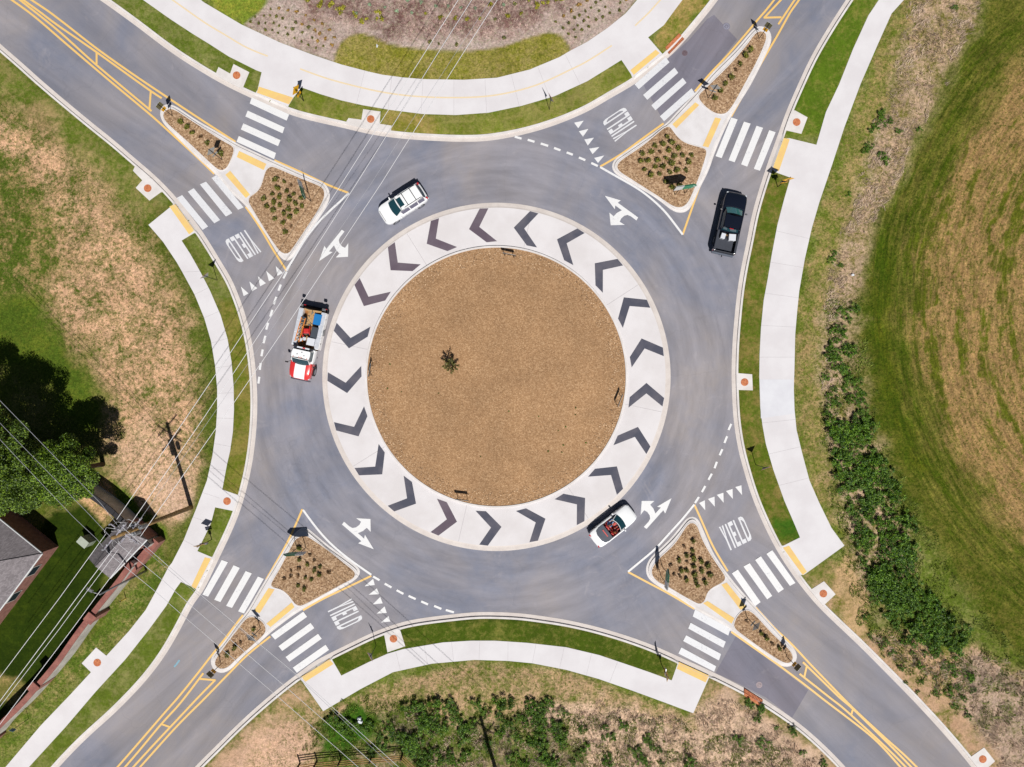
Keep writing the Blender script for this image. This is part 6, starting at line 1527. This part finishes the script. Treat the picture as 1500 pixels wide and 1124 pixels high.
# here the stations run front -> rear, cabin coordinates follow x decreasing
loft([(2.35, .42, .44, .64, .68, .82), (2.31, .62, .38, .76, .80, .84), (2.22, .76, .32, .86, .90, .84), (2.05, .87, .28, .95, .98, .84), (1.75, .945, .25, .99, 1.04, .85), (1.2, .955, .24, 1.02, 1.09, .86), (.85, .955, .24, 1.04, 1.10, .88), (0, .955, .24, 1.06, 1.08, .92), (-1.2, .955, .24, 1.07, 1.09, .92), (-1.95, .94, .26, 1.06, 1.09, .92), (-2.18, .88, .32, 1.02, 1.06, .9), (-2.30, .76, .38, .96, 1.0, .88), (-2.36, .58, .44, .88, .9, .86)], 'body', M['p_white'], t)
def mirror_x(seq): return seq
def cab(t, X, *a, **k): return cabin(t, X, *a, **k)
# cabin expects increasing x backwards -> build under a flipped helper
def flipcab(t, X, *a, **k):
    h = empty('tmp'); r = cabin(h, X, *a, **k)
    for ch in list(h.children):
        me = ch.data; me.transform(Matrix.Rotation(math.pi, 4, 'Z')); ch.parent = t
    bpy.data.objects.remove(h); return r
rf = flipcab(t, (-1.12, -.42, 1.92, 2.16), .86, .70, 1.06, 1.66, M['p_white'], M['p_white'], M['glass'], (.36, .72), side_glass=M['glass_side'])
mb = MB(); mb.box(.10, 0, 1.735, .42, .82, .016); mb.build('sunroof', M['glass'], rf)
mb = MB()
for s in (-1, 1): mb.tube([(.05, s * .60, 1.66), (-.1, s * .60, 1.745), (-1.7, s * .60, 1.745), (-1.85, s * .60, 1.66)], .022, 6)
for x in (-.38, -1.25): mb.box(x, 0, 1.765, .06, 1.2, .03)
mb.build('roof_rack', M['trim'], t)
wheels(t, (1.42, -1.38), .95, .37); mirrors(t, .78, .93, 1.10, M['p_white'])
for s in (-1, 1):
    mb = MB(); mb.box(2.10, s * .66, .84, .20, .28, .14, -s * .75, taper=.8); mb.build('headlight', M['lamp'], t, bevel=.03)
    mb = MB(); mb.box(-2.22, s * .74, .98, .14, .20, .26, s * .3); mb.build('taillight', M['tail'], t, bevel=.02)
mb = MB(); mb.box(2.29, 0, .62, .10, 1.0, .22, taper=.9); mb.build('grille', M['trim'], t)
mb = MB(); mb.box(2.20, 0, .945, .03, 1.1, .02); mb.build('bonnet_seam', M['trim'], t)
mb = MB(); mb.box(-2.3, 0, .50, .14, 1.5, .18); mb.build('bumper', M['p_white'], t, bevel=.03)
for s in (-1, 1):
    mb = MB(); mb.box(.25, s * .958, .66, .012, .012, .66); mb.box(-.75, s * .958, .66, .012, .012, .66); mb.build('door_seam', M['trim'], t)
    for x in (-.1, -1.05):
        mb = MB(); mb.box(x, s * .965, .88, .16, .03, .03); mb.build('door_handle', M['chrome'], t)
place(t, 592.0, 302.5, -.841, .541); t.scale = (1.0, 1.06, 1.0)

# ---- black pickup
t = empty('pickup_truck', label='black crew cab pickup with open cargo bed on the right side of the circle', cat='pickup truck')
loft([(2.96, .48, .50, .80, .84, .84), (2.92, .68, .46, .90, .94, .86), (2.80, .84, .40, 1.0, 1.05, .86), (2.58, .94, .36, 1.09, 1.14, .86), (2.2, .995, .34, 1.13, 1.20, .86), (1.45, 1.0, .33, 1.17, 1.24, .88), (1.1, 1.0, .33, 1.19, 1.22, .92), (-.82, 1.0, .33, 1.19, 1.21, .92), (-.92, .99, .33, 1.18, 1.2, .92)], 'body', M['p_black'], t)
flipcab(t, (-1.32, -.62, .72, .88), .88, .72, 1.18, 1.80, M['p_black'], M['p_black'], M['glass_teal'], (.5,), rear_mat=M['glass'], side_glass=M['glass'])
# cargo bed: floor, two sides, front wall and tailgate
mb = MB(); mb.box(-1.90, 0, .72, 1.86, 1.50, .06); mb.build('bed_floor', M['bedliner'], t)
for s in (-1, 1):
    mb = MB(); mb.box(-1.90, s * .89, .82, 1.94, .20, .76); mb.build('bed_side', M['p_black'], t, bevel=.05)
    mb = MB(); mb.box(-1.90, s * .89, 1.215, 1.9, .17, .03); mb.build('bed_rail', M['bedliner'], t)
mb = MB(); mb.box(-.97, 0, .90, .08, 1.66, .60); mb.build('bed_front', M['p_black'], t)
tg = MB(); tg.box(-2.88, 0, .86, .09, 1.94, .62); tgo = tg.build('tailgate', simple('dull_black', C(40, 44, 56), .6), t, bevel=.02)
mb = MB(); mb.box(-2.93, 0, 1.05, .02, .22, .06); mb.build('tailgate_handle', M['trim'], tgo)
mb = MB(); mb.box(-2.99, 0, .52, .16, 1.9, .20); mb.build('bumper', simple('grey_bumper', C(98, 106, 122), .7, .0), t)
mb = MB(); mb.box(-3.12, 0, .44, .22, .07, .07); mb.tube([(-3.22, 0, .45), (-3.22, 0, .55)], .03, 8); mb.build('tow_hitch', M['trim'], t)
wheels(t, (1.86, -1.78), .99, .40, .28); mirrors(t, 1.0, 1.03, 1.28, M['p_black'])
for s in (-1, 1):
    mb = MB(); mb.box(2.76, s * .78, .92, .16, .26, .20, -s * .75, taper=.85); mb.build('headlight', M['lamp'], t, bevel=.03)
    mb = MB(); mb.box(-2.86, s * .93, .92, .10, .13, .36); mb.build('taillight', M['tail'], t, bevel=.02)
mb = MB(); mb.box(2.94, 0, .68, .10, .92, .24); mb.build('grille', M['chrome'], t)
mb = MB(); mb.box(2.93, 0, .50, .16, 1.3, .16); mb.build('front_bumper', M['chrome'], t, bevel=.04)
mb = MB(); mb.box(-.80, 0, 1.845, .06, .34, .035); mb.build('brake_lamp', M['tail'], t)
mb = MB()
for s in (-1, 1): mb.box(1.42, s * .45, 1.262, .012, .8, .01, s * .12)
mb.build('cowl_trim', M['bedliner'], t)
place(t, 1065.2, 330, .218, -.976); t.scale = (.985, 1.07, 1.0)
pk = t
def on(tr, x, y, z):
    return Vector((tr.location.x, tr.location.y, 0)) + Matrix.Rotation(tr.rotation_euler.z, 3, 'Z') @ Vector((x, y, z))
def cargo(name, tr, x, y, z, label, cat, build, rz=0.0):
    """build(obj) adds the parts"""
    t = empty(name, on(tr, x, y, z), tr.rotation_euler.z + rz, label, cat); build(t); return t
M['foam'] = simple('white_foam', C(232, 236, 246), .6, var=.05); M['cardboard'] = simple('cardboard', C(200, 160, 110), .8)
def cooler(t, sx=.62, sy=.5, sz=.38, m1='foam', m2='foam'):
    mb = MB(); mb.box(0, 0, sz / 2, sx, sy, sz); mb.build('box_body', M[m1], t, bevel=.03)
    mb = MB(); mb.box(0, 0, sz + .03, sx + .03, sy + .03, .06); mb.build('lid', M[m2], t, bevel=.02)
    for s in (-1, 1):
        mb = MB(); mb.box(s * (sx / 2 + .02), 0, sz * .6, .03, sy * .4, .04); mb.build('handle', M['trim'], t)
cargo('cooler_box', pk, -1.36, -.42, .75, 'larger white box at the front right of the pickup bed', 'cooler box', lambda t: cooler(t, .58, .62, .42), .15)
cargo('cooler_box', pk, -1.40, .44, .75, 'smaller pale box at the front left of the pickup bed', 'cooler box', lambda t: cooler(t, .48, .38, .38), -.1)
def bag(t, col='cardboard', n=5, s=.16):
    rg = random.Random(8); mb = MB()
    for k in range(n): mb.box(rg.uniform(-.16, .16), rg.uniform(-.2, .2), .08 + k * .02, s * rg.uniform(.7, 1.5), s * rg.uniform(.7, 1.3), .14, rg.uniform(0, 3), taper=.7)
    mb.build('bundle', M[col], t, bevel=.02); mb = MB(); mb.tube([(-.2, -.1, .15), (0, 0, .28), (.2, .12, .14)], .015, 6); mb.build('cord', M['trim'], t)
cargo('tool_bundle', pk, -1.16, .08, .75, 'small tan bundle behind the cab between the two white boxes', 'bundle', bag)

# ---- white convertible with its driver
t = empty('convertible', label='white open-top convertible with red seats at the lower right of the circle', cat='convertible')
loft([(2.36, .55, .34, .56, .60, .82), (2.30, .72, .28, .66, .70, .84), (2.12, .84, .24, .74, .79, .85), (1.7, .915, .22, .80, .87, .86), (1.1, .93, .22, .84, .92, .87), (.78, .93, .22, .86, .93, .88)], 'bonnet', M['p_white'], t)
loft([(-1.22, .93, .22, .88, .95, .87), (-1.6, .92, .24, .89, .96, .86), (-2.0, .88, .28, .87, .93, .84), (-2.24, .76, .34, .80, .84, .82), (-2.33, .62, .40, .70, .74, .8)], 'boot', M['p_white'], t)
for s in (-1, 1):
    # door flanks between bonnet and boot
    V = [(.80, s * .84, .90), (.80, s * .925, .86), (.80, s * .93, .5), (.80, s * .86, .22), (-1.24, s * .86, .22), (-1.24, s * .93, .5), (-1.24, s * .925, .88), (-1.24, s * .82, .93), (.80, s * .80, .88), (-1.24, s * .80, .90), (.80, s * .80, .3), (-1.24, s * .80, .3)]
    mb = MB(); mb.add(V, [(0, 1, 6, 7), (1, 2, 5, 6), (2, 3, 4, 5), (0, 7, 9, 8), (8, 9, 11, 10)]); dr = fixn(mb.build('door', M['p_white'], t))
    mb = MB(); mb.box(-.35, s * .935, .76, .18, .03, .03); mb.build('door_handle', M['chrome'], dr)
mb = MB(); mb.box(-.22, 0, .30, 2.06, 1.66, .06); mb.build('floor', M['trim'], t)
mb = MB(); mb.box(.62, 0, .72, .36, 1.56, .26, taper=.9); da = mb.build('dashboard', M['trim'], t, bevel=.05)
mb = MB(); mb.box(-.22, 0, .46, 1.3, .22, .26); mb.build('console', M['redseat'], t, bevel=.03)
for nm, x, sw in (('front_seat', -.22, .50), ('rear_seat', -.98, .54)):
    for s in (-1, 1):
        if nm == 'rear_seat': continue
        y = s * .40; mb = MB(); mb.box(x + .12, y, .46, .52, sw, .18, taper=.95); st_ = mb.build(nm, M['redseat'], t, bevel=.05)
        Mx = Matrix.Translation((x - .18, y, .74)) @ Matrix.Rotation(math.radians(-16), 4, 'Y'); mb = MB(); mb.box(0, 0, 0, .14, sw * .95, .56, M=Mx); mb.build('backrest', M['redseat'], st_, bevel=.05)
        Mx = Matrix.Translation((x - .29, y, 1.08)); mb = MB(); mb.box(0, 0, 0, .10, .26, .17, M=Mx); mb.build('headrest', M['redseat'], st_, bevel=.04)
mb = MB(); mb.box(-.82, 0, .60, .42, 1.30, .22); mb.build('rear_bench', M['redseat'], t, bevel=.05)
# folded roof cover
mb = MB(); V = []; F = []
prof_ = [(-.66, .78), (-.9, .80), (-1.2, .79), (-1.45, .74), (-1.62, .60), (-1.68, .40)]
for x, w in prof_: V += [(x, -w, .955), (x, -w * .5, .995), (x, 0, 1.005), (x, w * .5, .995), (x, w, .955)]
for i in range(len(prof_) - 1):
    for k in range(4): F.append((i * 5 + k, i * 5 + k + 1, (i + 1) * 5 + k + 1, (i + 1) * 5 + k))
mb.add(V, F); tn = fixn(mb.build('folded_roof_cover', M['tonneau'], t, True))
mb = MB(); mb.box(-.98, 0, 1.02, .10, .80, .03); mb.build('centre_strip', M['redseat'], tn)
# windscreen with frame
a, b_, c_, d_ = (.98, -.74, .90), (.98, .74, .90), (.34, .62, 1.34), (.34, -.62, 1.34)
V = []; F = []
for i in range(7):
    v = i / 6
    for j in range(9):
        u = j / 8; p = (Vector(a) * (1 - u) + Vector(b_) * u) * (1 - v) + (Vector(d_) * (1 - u) + Vector(c_) * u) * v; p.x += .16 * (1 - (2 * u - 1) ** 2); V.append(p)
for i in range(6):
    for j in range(8): k = i * 9 + j; F.append((k, k + 1, k + 10, k + 9))
mb = MB(); mb.add(V, F); fixn(mb.build('windscreen', M['glass'], t, True))
edge = [Vector(a), Vector(d_)] ; top = [V[54 + j] for j in range(9)]
mb = MB(); mb.tube([Vector(a), Vector(d_)] , .03, 8); mb.tube(top, .028, 8); mb.tube([Vector(c_), Vector(b_)], .03, 8); mb.build('windscreen_frame', M['p_white'], t)
sw_ = MB(); ringp = [(.36 + .06 * math.cos(k * .524), .40 + .18 * math.sin(k * .524), .86 + .16 * math.cos(k * .524)) for k in range(13)]; sw_.tube(ringp, .014, 6); sw_.build('steering_wheel', M['trim'], t)
wheels(t, (1.45, -1.42), .925, .34); mirrors(t, .66, .90, .98, M['p_white'])
for s in (-1, 1):
    mb = MB(); mb.box(2.10, s * .66, .70, .30, .22, .12, -s * .55, taper=.8); mb.build('headlight', M['lamp'], t, bevel=.03)
    mb = MB(); mb.box(-2.22, s * .62, .78, .12, .30, .13, s * .35); mb.build('taillight', M['tail'], t, bevel=.02)
place(t, 896.3, 768.6, .786, -.618)
cv_ = t
# ---- people (one continuous skinned body each)
M['skin'] = simple('skin', C(214, 160, 130), .6, var=.04); M['hair'] = simple('auburn_hair', C(150, 98, 54), .7); M['shirt'] = simple('pale_blue_shirt', C(120, 165, 225), .8, var=.12, scale=9)
M['jeans'] = simple('dark_trousers', C(52, 56, 78), .8); M['shirt2'] = simple('red_shirt', C(188, 62, 56), .8)
def person(tr, x, y, z, label, shirt, hands):
    t = empty('person', on(tr, x, y, z), tr.rotation_euler.z, label, 'person')
    nodes = {'pel': ((0, 0, .10), .15), 'waist': ((-.05, 0, .30), .13), 'chest': ((-.10, 0, .50), .155), 'neckb': ((-.09, 0, .62), .07), 'neck': ((-.07, 0, .68), .05), 'head': ((-.05, 0, .78), .095), 'crown': ((-.05, 0, .86), .075)}
    ed = [('pel', 'waist'), ('waist', 'chest'), ('chest', 'neckb'), ('neckb', 'neck'), ('neck', 'head'), ('head', 'crown')]
    for s, k in ((1, 'l'), (-1, 'r')):
        hx, hy, hz = hands[0 if s > 0 else 1]
        nodes['sh' + k] = ((-.09, s * .18, .56), .07); nodes['el' + k] = ((.08, s * .26, .36), .048); nodes['wr' + k] = ((hx, hy, hz), .030); nodes['pa' + k] = ((hx + .07, hy, hz + .01), .034)
        ed += [('chest', 'sh' + k), ('sh' + k, 'el' + k), ('el' + k, 'wr' + k), ('wr' + k, 'pa' + k)]
        nodes['hip' + k] = ((.05, s * .10, .09), .10); nodes['kn' + k] = ((.46, s * .14, .20), .068); nodes['an' + k] = ((.72, s * .13, -.10), .045); nodes['to' + k] = ((.86, s * .14, -.10), .04)
        ed += [('pel', 'hip' + k), ('hip' + k, 'kn' + k), ('kn' + k, 'an' + k), ('an' + k, 'to' + k)]
        for f in range(5):
            o_ = (f - 2) * .018; L = (.045, .06, .065, .06, .05)[f]
            nodes[f'f{k}{f}'] = ((hx + .09 + L, hy + o_ + (.03 * -s if f == 0 else 0), hz - .01), .009); ed.append(('pa' + k, f'f{k}{f}'))
    names = list(nodes); me = bpy.data.meshes.new('body'); me.from_pydata([nodes[n][0] for n in names], [(names.index(a), names.index(b)) for a, b in ed], []); me.update()
    o = bpy.data.objects.new('body', me); COL.objects.link(o); o.parent = t
    sk = o.modifiers.new('skin', 'SKIN')
    if not me.skin_vertices: 
        bpy.context.view_layer.objects.active = o
    for i, n in enumerate(names):
        sv = me.skin_vertices[0].data[i] if me.skin_vertices else None
        if sv: sv.radius = (nodes[n][1], nodes[n][1]); sv.use_root = (n == 'pel')
    ss = o.modifiers.new('sub', 'SUBSURF'); ss.levels = 1; ss.render_levels = 1
    m, nt, b = newmat('clothed_' + shirt); sep = nd(nt, 'ShaderNodeSeparateXYZ'); tc = nd(nt, 'ShaderNodeTexCoord'); nt.links.new(tc.outputs['Object'], sep.inputs[0])
    isleg = maprange(nt, sep.outputs[2], .20, .19); isleg2 = isleg
    c = mix(nt, isleg2, M[shirt].node_tree.nodes['Mix'].inputs[6].default_value[:], C(52, 56, 78))
    c = mix(nt, maprange(nt, sep.outputs[2], .64, .645), c, C(214, 160, 130))
    fore = math_(nt, 'MULTIPLY', maprange(nt, sep.outputs[0], .14, .15), maprange(nt, sep.outputs[2], .30, .31))
    c = mix(nt, fore, c, C(214, 160, 130)); nt.links.new(c, b.inputs['Base Color']); b.inputs['Roughness'].default_value = .8
    me.materials.append(m)
    # hair as a cap of the skull, open at the face
    V, F = [], []; n1, n2 = 8, 14
    for i in range(n1 + 1):
        th = math.pi * .62 * i / n1
        for j in range(n2):
            ph = 2 * math.pi * j / n2; rr_ = .108 + .01 * math.sin(j * 3.1 + i); xx = math.cos(ph) * math.sin(th); V.append((-.065 + xx * rr_ * 1.08, math.sin(ph) * math.sin(th) * rr_, .83 + math.cos(th) * rr_ - (0.05 if xx < -.3 else 0)))
    for i in range(n1):
        for j in range(n2):
            ph = 2 * math.pi * j / n2
            if i > 4 and math.cos(ph) > .2: continue
            F.append((i * n2 + j, i * n2 + (j + 1) % n2, (i + 1) * n2 + (j + 1) % n2, (i + 1) * n2 + j))
    mb = MB(); mb.add(V, F); fixn(mb.build('hair', M['hair'], t, True))
    # face: eyes, nose, mouth, ears
    fm = MB(); fm.tube([(.045, .035, .80), (.052, .035, .80)], .010, 8); fm.tube([(.045, -.035, .80), (.052, -.035, .80)], .010, 8); fm.build('eyes', M['sign_black'], t)
    fm = MB(); fm.add([(.045, -.012, .765), (.045, .012, .765), (.072, 0, .768), (.045, 0, .81)], [(0, 1, 2), (1, 3, 2), (3, 0, 2), (0, 3, 1)]); fm.build('nose', M['skin'], t)
    fm = MB(); fm.box(.047, 0, .735, .006, .045, .010); fm.build('mouth', M['redseat'], t)
    for s in (-1, 1):
        fm = MB(); fm.box(-.05, s * .098, .785, .03, .015, .05); fm.build('ear', M['skin'], t, bevel=.006)
    return t
bpy.context.view_layer.update()
def person_safe(*a):
    return person(*a)
person_safe(cv_, -.16, .40, .50, 'driver with auburn hair and pale blue top at the wheel of the convertible', 'shirt', ((.34, .14, .42), (.34, -.14, .42)))
person_safe(cv_, -.16, -.40, .50, 'passenger in a red top beside the driver of the convertible', 'shirt2', ((.26, .10, .22), (.26, -.10, .22)))

# ---- utility truck (front +X)
t = empty('utility_truck', label='white and red work truck with open tool-filled bed, left side of the circle', cat='utility truck')
loft([(1.86, 1.04, .46, 1.58, 1.66, .86), (.66, 1.04, .46, 1.60, 1.62, .92), (.58, 1.03, .46, 1.6, 1.62, .92)], 'body', M['p_white'], t)
loft([(3.50, .50, .66, .98, 1.04, .80), (3.44, .78, .58, 1.16, 1.24, .82), (3.25, .95, .50, 1.34, 1.42, .82), (2.8, 1.02, .48, 1.46, 1.55, .83), (2.2, 1.04, .46, 1.56, 1.64, .85), (1.87, 1.04, .46, 1.58, 1.66, .86)], 'bonnet', M['p_red'], t)
V = []; F = []
for x_, z_ in ((3.43, 1.255), (3.25, 1.435), (2.8, 1.565), (2.2, 1.655), (1.87, 1.675)):
    for u in (-1, -.5, 0, .5, 1): V.append((x_, u * .50, z_ + .014 + .018 * (1 - abs(u))))
for i in range(4):
    for k in range(4): F.append((i * 5 + k, i * 5 + k + 1, (i + 1) * 5 + k + 1, (i + 1) * 5 + k))
mb = MB(); mb.add(V, F); fixn(mb.build('bonnet_centre', M['p_white'], t, True))
rf = flipcab(t, (-2.02, -1.62, -.78, -.66), .95, .86, 1.62, 2.32, M['p_white'], M['p_white'], M['glass'], (), side_glass=M['glass'])
mb = MB()
for k in range(3): mb.box(1.46, -.10 + k * .14, 2.40, .12, .04, .05)
mb.box(1.48, -.62, 2.385, .12, .04, .05); mb.box(1.48, .66, 2.385, .12, .04, .05)
mb.build('marker_lamp', simple('amber_lamp', C(230, 110, 70), .3), rf)
for px_, py_ in ((1.25, .35), (.98, .1), (1.2, -.3)):
    mb = MB(); mb.tube([(px_, py_, 2.37), (px_, py_, 2.42)], .05, 8); mb.build('roof_fitting', M['metal'], rf)
for s in (-1, 1):
    mb = MB(); mb.tube([(1.95, s * 1.0, 1.62), (2.1, s * 1.24, 1.72)], .022, 6); mb.box(2.12, s * 1.30, 1.74, .12, .20, .32); mb.build('mirror', M['trim'], t)
    mb = MB(); mb.box(3.28, s * .78, 1.08, .18, .28, .24, -s * .4); mb.build('headlight', M['lamp'], t, bevel=.03)
mb = MB(); mb.box(3.50, 0, .90, .08, 1.0, .34); mb.build('grille', M['chrome'], t)
mb = MB(); mb.box(3.54, 0, .58, .16, 1.9, .22); mb.build('front_bumper', M['chrome'], t, bevel=.03)
# headache rack behind the cab
mb = MB()
for x_, y_ in ((.50, -.95), (.50, .95)): mb.tube([(x_, y_, 1.0), (x_, y_, 2.05)], .04, 8)
mb.tube([(.50, -.95, 2.05), (.50, .95, 2.05)], .05, 8); mb.box(.50, 0, 1.9, .05, 1.8, .2); mb.build('cab_rack', M['trim'], t)
mb = MB(); mb.box(.56, .05, 2.12, .14, 1.15, .09); lb = mb.build('light_bar', M['foam'], t)
mb = MB(); mb.box(.56, .12, 2.17, .10, .24, .04); mb.build('beacon', M['p_red'], lb)
mb = MB(); mb.box(-1.35, 0, .95, 3.9, 2.0, .12); mb.build('bed_floor', two('rusty_wood_floor', C(176, 120, 66), C(120, 84, 54), 3, .4, .6, s2=12, amp=.2), t)
for s in (-1, 1):   # side tool boxes with lids
    mb = MB(); mb.box(-1.30, s * 1.06, 1.12, 3.5, .42, .98); bx = mb.build('side_toolbox', M['p_white'], t, bevel=.02)
    for k in range(3):
        mb = MB(); mb.box(-2.45 + k * 1.15, s * 1.06, 1.625, 1.10, .40, .03); mb.build('toolbox_lid', simple('lid_grey', C(214, 218, 228), .4), bx)
        mb = MB(); mb.box(-2.45 + k * 1.15, s * 1.275, 1.15, 1.02, .02, .6); dd = mb.build('toolbox_door', M['p_white'], bx)
        mb = MB(); mb.box(-2.45 + k * 1.15, s * 1.29, 1.28, .14, .03, .06); mb.build('door_latch', M['trim'], bx)
mb = MB(); mb.box(-3.30, 0, .80, .35, 2.3, .14); mb.build('tail_step', M['trim'], t)
mb = MB(); mb.box(-3.12, 0, 1.2, .06, 1.7, .5); mb.build('tailboard', M['trim'], t)
for s in (-1, 1):
    mb = MB(); mb.tube([(-3.25, s * 1.0, 1.6), (-3.25, s * 1.0, 1.95)], .03, 6); mb.box(-3.30, s * 1.05, 1.75, .2, .28, .22); mb.build('rear_bracket', M['metal'], t)
    mb = MB(); mb.box(-3.42, s * 1.0, .95, .06, .2, .12); mb.build('taillight', M['tail'], t)
wheels(t, (2.55, -1.75), 1.12, .44, .3)
for s in (-1, 1):
    mb = MB(); mb.tube([(-1.2, s * 1.30, 1.05), (-1.2, s * 1.36, 1.05)], .30, 18); mb.build('hose_reel', M['sign_white'] if s < 0 else M['metal'], t)
place(t, 455.3, 503.2, -.2145, .9767)
ut = t
# loose load: each piece a thing of its own
M['blue'] = simple('blue_plastic', C(25, 130, 205), .45, var=.08); M['dkgrey'] = simple('dark_grey_plastic', C(66, 74, 86), .55); M['orange'] = simple('orange_plastic', C(240, 140, 40), .5); M['redp'] = simple('red_plastic', C(220, 50, 50), .4)
cargo('plastic_crate', ut, -2.30, .62, 1.01, 'bright blue crate at the rear of the work truck bed', 'crate', lambda t: cooler(t, .98, .68, .62, 'blue', 'blue'))
cargo('tool_chest', ut, -1.05, .62, 1.01, 'dark grey tool chest between the blue crate and the white box', 'tool chest', lambda t: cooler(t, 1.0, .60, .66, 'dkgrey', 'dkgrey'))
cargo('storage_box', ut, -.15, .50, 1.01, 'white square box behind the cab of the work truck', 'box', lambda t: cooler(t, .66, .68, .80, 'foam', 'foam'))
cargo('tool_chest', ut, -1.95, -.68, 1.01, 'small dark chest on the left of the work truck bed, by the ladder', 'tool chest', lambda t: cooler(t, .66, .42, .60, 'dkgrey', 'dkgrey'))
def gen(t):
    mb = MB(); mb.box(0, 0, .25, .62, .52, .30); mb.build('engine', M['dkgrey'], t, bevel=.03); mb = MB()
    for s in (-1, 1): mb.tube([(-.4, s * .34, 0), (-.4, s * .34, .55), (.4, s * .34, .55), (.4, s * .34, 0)], .035, 8)
    mb.build('frame', M['redp'], t); mb = MB(); mb.box(0, 0, .50, .52, .58, .16, taper=.8); mb.build('fuel_tank', M['redp'], t, bevel=.05)
cargo('generator', ut, -1.05, -.22, 1.01, 'red portable generator in the middle of the work truck bed', 'generator', gen, .2)
def ladder(t):
    mb = MB()
    for s in (-1, 1): mb.box(0, s * .19, 0, 2.3, .07, .05)
    mb.build('rail', M['orange'], t); mb = MB()
    for k in range(7): mb.box(-1.0 + k * .33, 0, 0, .06, .36, .04)
    mb.build('rung', M['cardboard'], t)
cargo('ladder', ut, -1.05, -.72, 1.72, 'orange ladder lying along the left side of the work truck bed', 'ladder', ladder, -.06)
def bucket(t, mat='foam'):
    mb = MB(); mb.tube([(0, 0, 0), (0, 0, .38)], .14, 14, .17, True); mb.build('pail', M[mat], t); mb = MB(); mb.tube([(-.15, 0, .37), (0, 0, .5), (.15, 0, .37)], .012, 6); mb.build('handle', M['metal'], t)
cargo('bucket', ut, -.30, -.28, 1.01, 'pale bucket near the cab in the work truck bed', 'bucket', bucket)
cargo('bucket', ut, -.45, .02, 1.01, 'tan bucket beside the pale bucket in the work truck bed', 'bucket', lambda t: bucket(t, 'cardboard'))
cargo('bucket', ut, -.15, -.62, 1.01, 'bluish white bucket at the front left corner of the work truck bed', 'bucket', bucket)
def planks(t):
    mb = MB()
    for k in range(3): mb.box(0, -.2 + k * .2, .03 + k * .045, .16, 1.25, .04, .04 * k)
    mb.build('boards', M['cardboard'], t); mb = MB(); mb.box(0, 0, .2, .22, .05, .02); mb.build('strap', M['trim'], t)
cargo('plank_stack', ut, -3.0, .0, 1.46, 'tan planks laid across the tail of the work truck', 'planks', planks)
def clutter(t):
    # small tools and tins strewn between the big boxes, each kind one part
    rg = random.Random(31)
    for nm, mt, x_, y_ in (('drill_case', 'dkgrey', -.5, .1), ('paint_tin', 'metal', -.2, -.1), ('red_jug', 'redp', .1, .12), ('tarp_bundle', 'cardboard', .35, -.05), ('rope_coil', 'orange', .55, .12), ('tool_pouch', 'trim', 0.0, -.2)):
        mb = MB(); mb.box(x_, y_, .12, rg.uniform(.14, .26), rg.uniform(.12, .2), .24, rg.uniform(0, 3), taper=.8); mb.build(nm, M[mt], t, bevel=.03)
def scraps(t):
    rg = random.Random(4); pl = MB()
    pl.box(0, 0, .02, 1.5, .8, .04); pl.build('dust_sheet', M['cardboard'], t)
    for nm, mt in (('tan_scraps', 'cardboard'), ('grey_scraps', 'metal')):
        mb = MB()
        for k in range(12): mb.box(rg.uniform(-.7, .7), rg.uniform(-.32, .32), .05 + rg.random() * .08, rg.uniform(.05, .22), rg.uniform(.04, .12), .06, rg.uniform(0, 3))
        mb.build(nm, M[mt], t)
cargo('tool_pile', ut, -.62, -.62, 1.01, 'jumble of small tools and tins under the ladder in the work truck bed', 'tools', clutter)
cargo('scrap_pile', ut, -2.35, -.12, 1.01, 'heap of small offcuts on the rusty floor of the work truck bed', 'offcuts', scraps)

# ================================================================ CAMERA, SUN, SKY
cam = bpy.data.cameras.new('camera'); co = bpy.data.objects.new('camera', cam); COL.objects.link(co)
co.location = (0, 0, H); co.rotation_euler = (0, 0, 0); cam.sensor_width = 36; cam.sensor_fit = 'HORIZONTAL'; cam.lens = 36 * 1000 / 1500
cam.clip_end = 3000; cam.clip_start = .5
bpy.context.scene.camera = co
EL = math.radians(57.0); sx, sy = .278, -.96; L_ = math.hypot(sx, sy); sx, sy = sx / L_, sy / L_
sd = Vector((sx * math.cos(EL), sy * math.cos(EL), math.sin(EL)))
sun = bpy.data.lights.new('sun', 'SUN'); sun.energy = 5.0; sun.angle = math.radians(.5); sun.color = (1.0, .965, .91)
so = bpy.data.objects.new('sun', sun); COL.objects.link(so); so.rotation_euler = sd.to_track_quat('Z', 'Y').to_euler(); so.location = (0, 0, 40)
w = bpy.data.worlds.new('World'); bpy.context.scene.world = w; w.use_nodes = True; nt = w.node_tree
bg = nt.nodes['Background']; sk = nt.nodes.new('ShaderNodeTexSky'); sk.sky_type = 'NISHITA'; sk.sun_disc = False
sk.sun_elevation = EL; sk.sun_rotation = math.atan2(sx, sy); nt.links.new(sk.outputs[0], bg.inputs[0]); bg.inputs[1].default_value = .03
sc = bpy.context.scene
sc.view_settings.view_transform = 'Standard'; sc.view_settings.look = 'None'; sc.view_settings.exposure = 0; sc.view_settings.gamma = 1
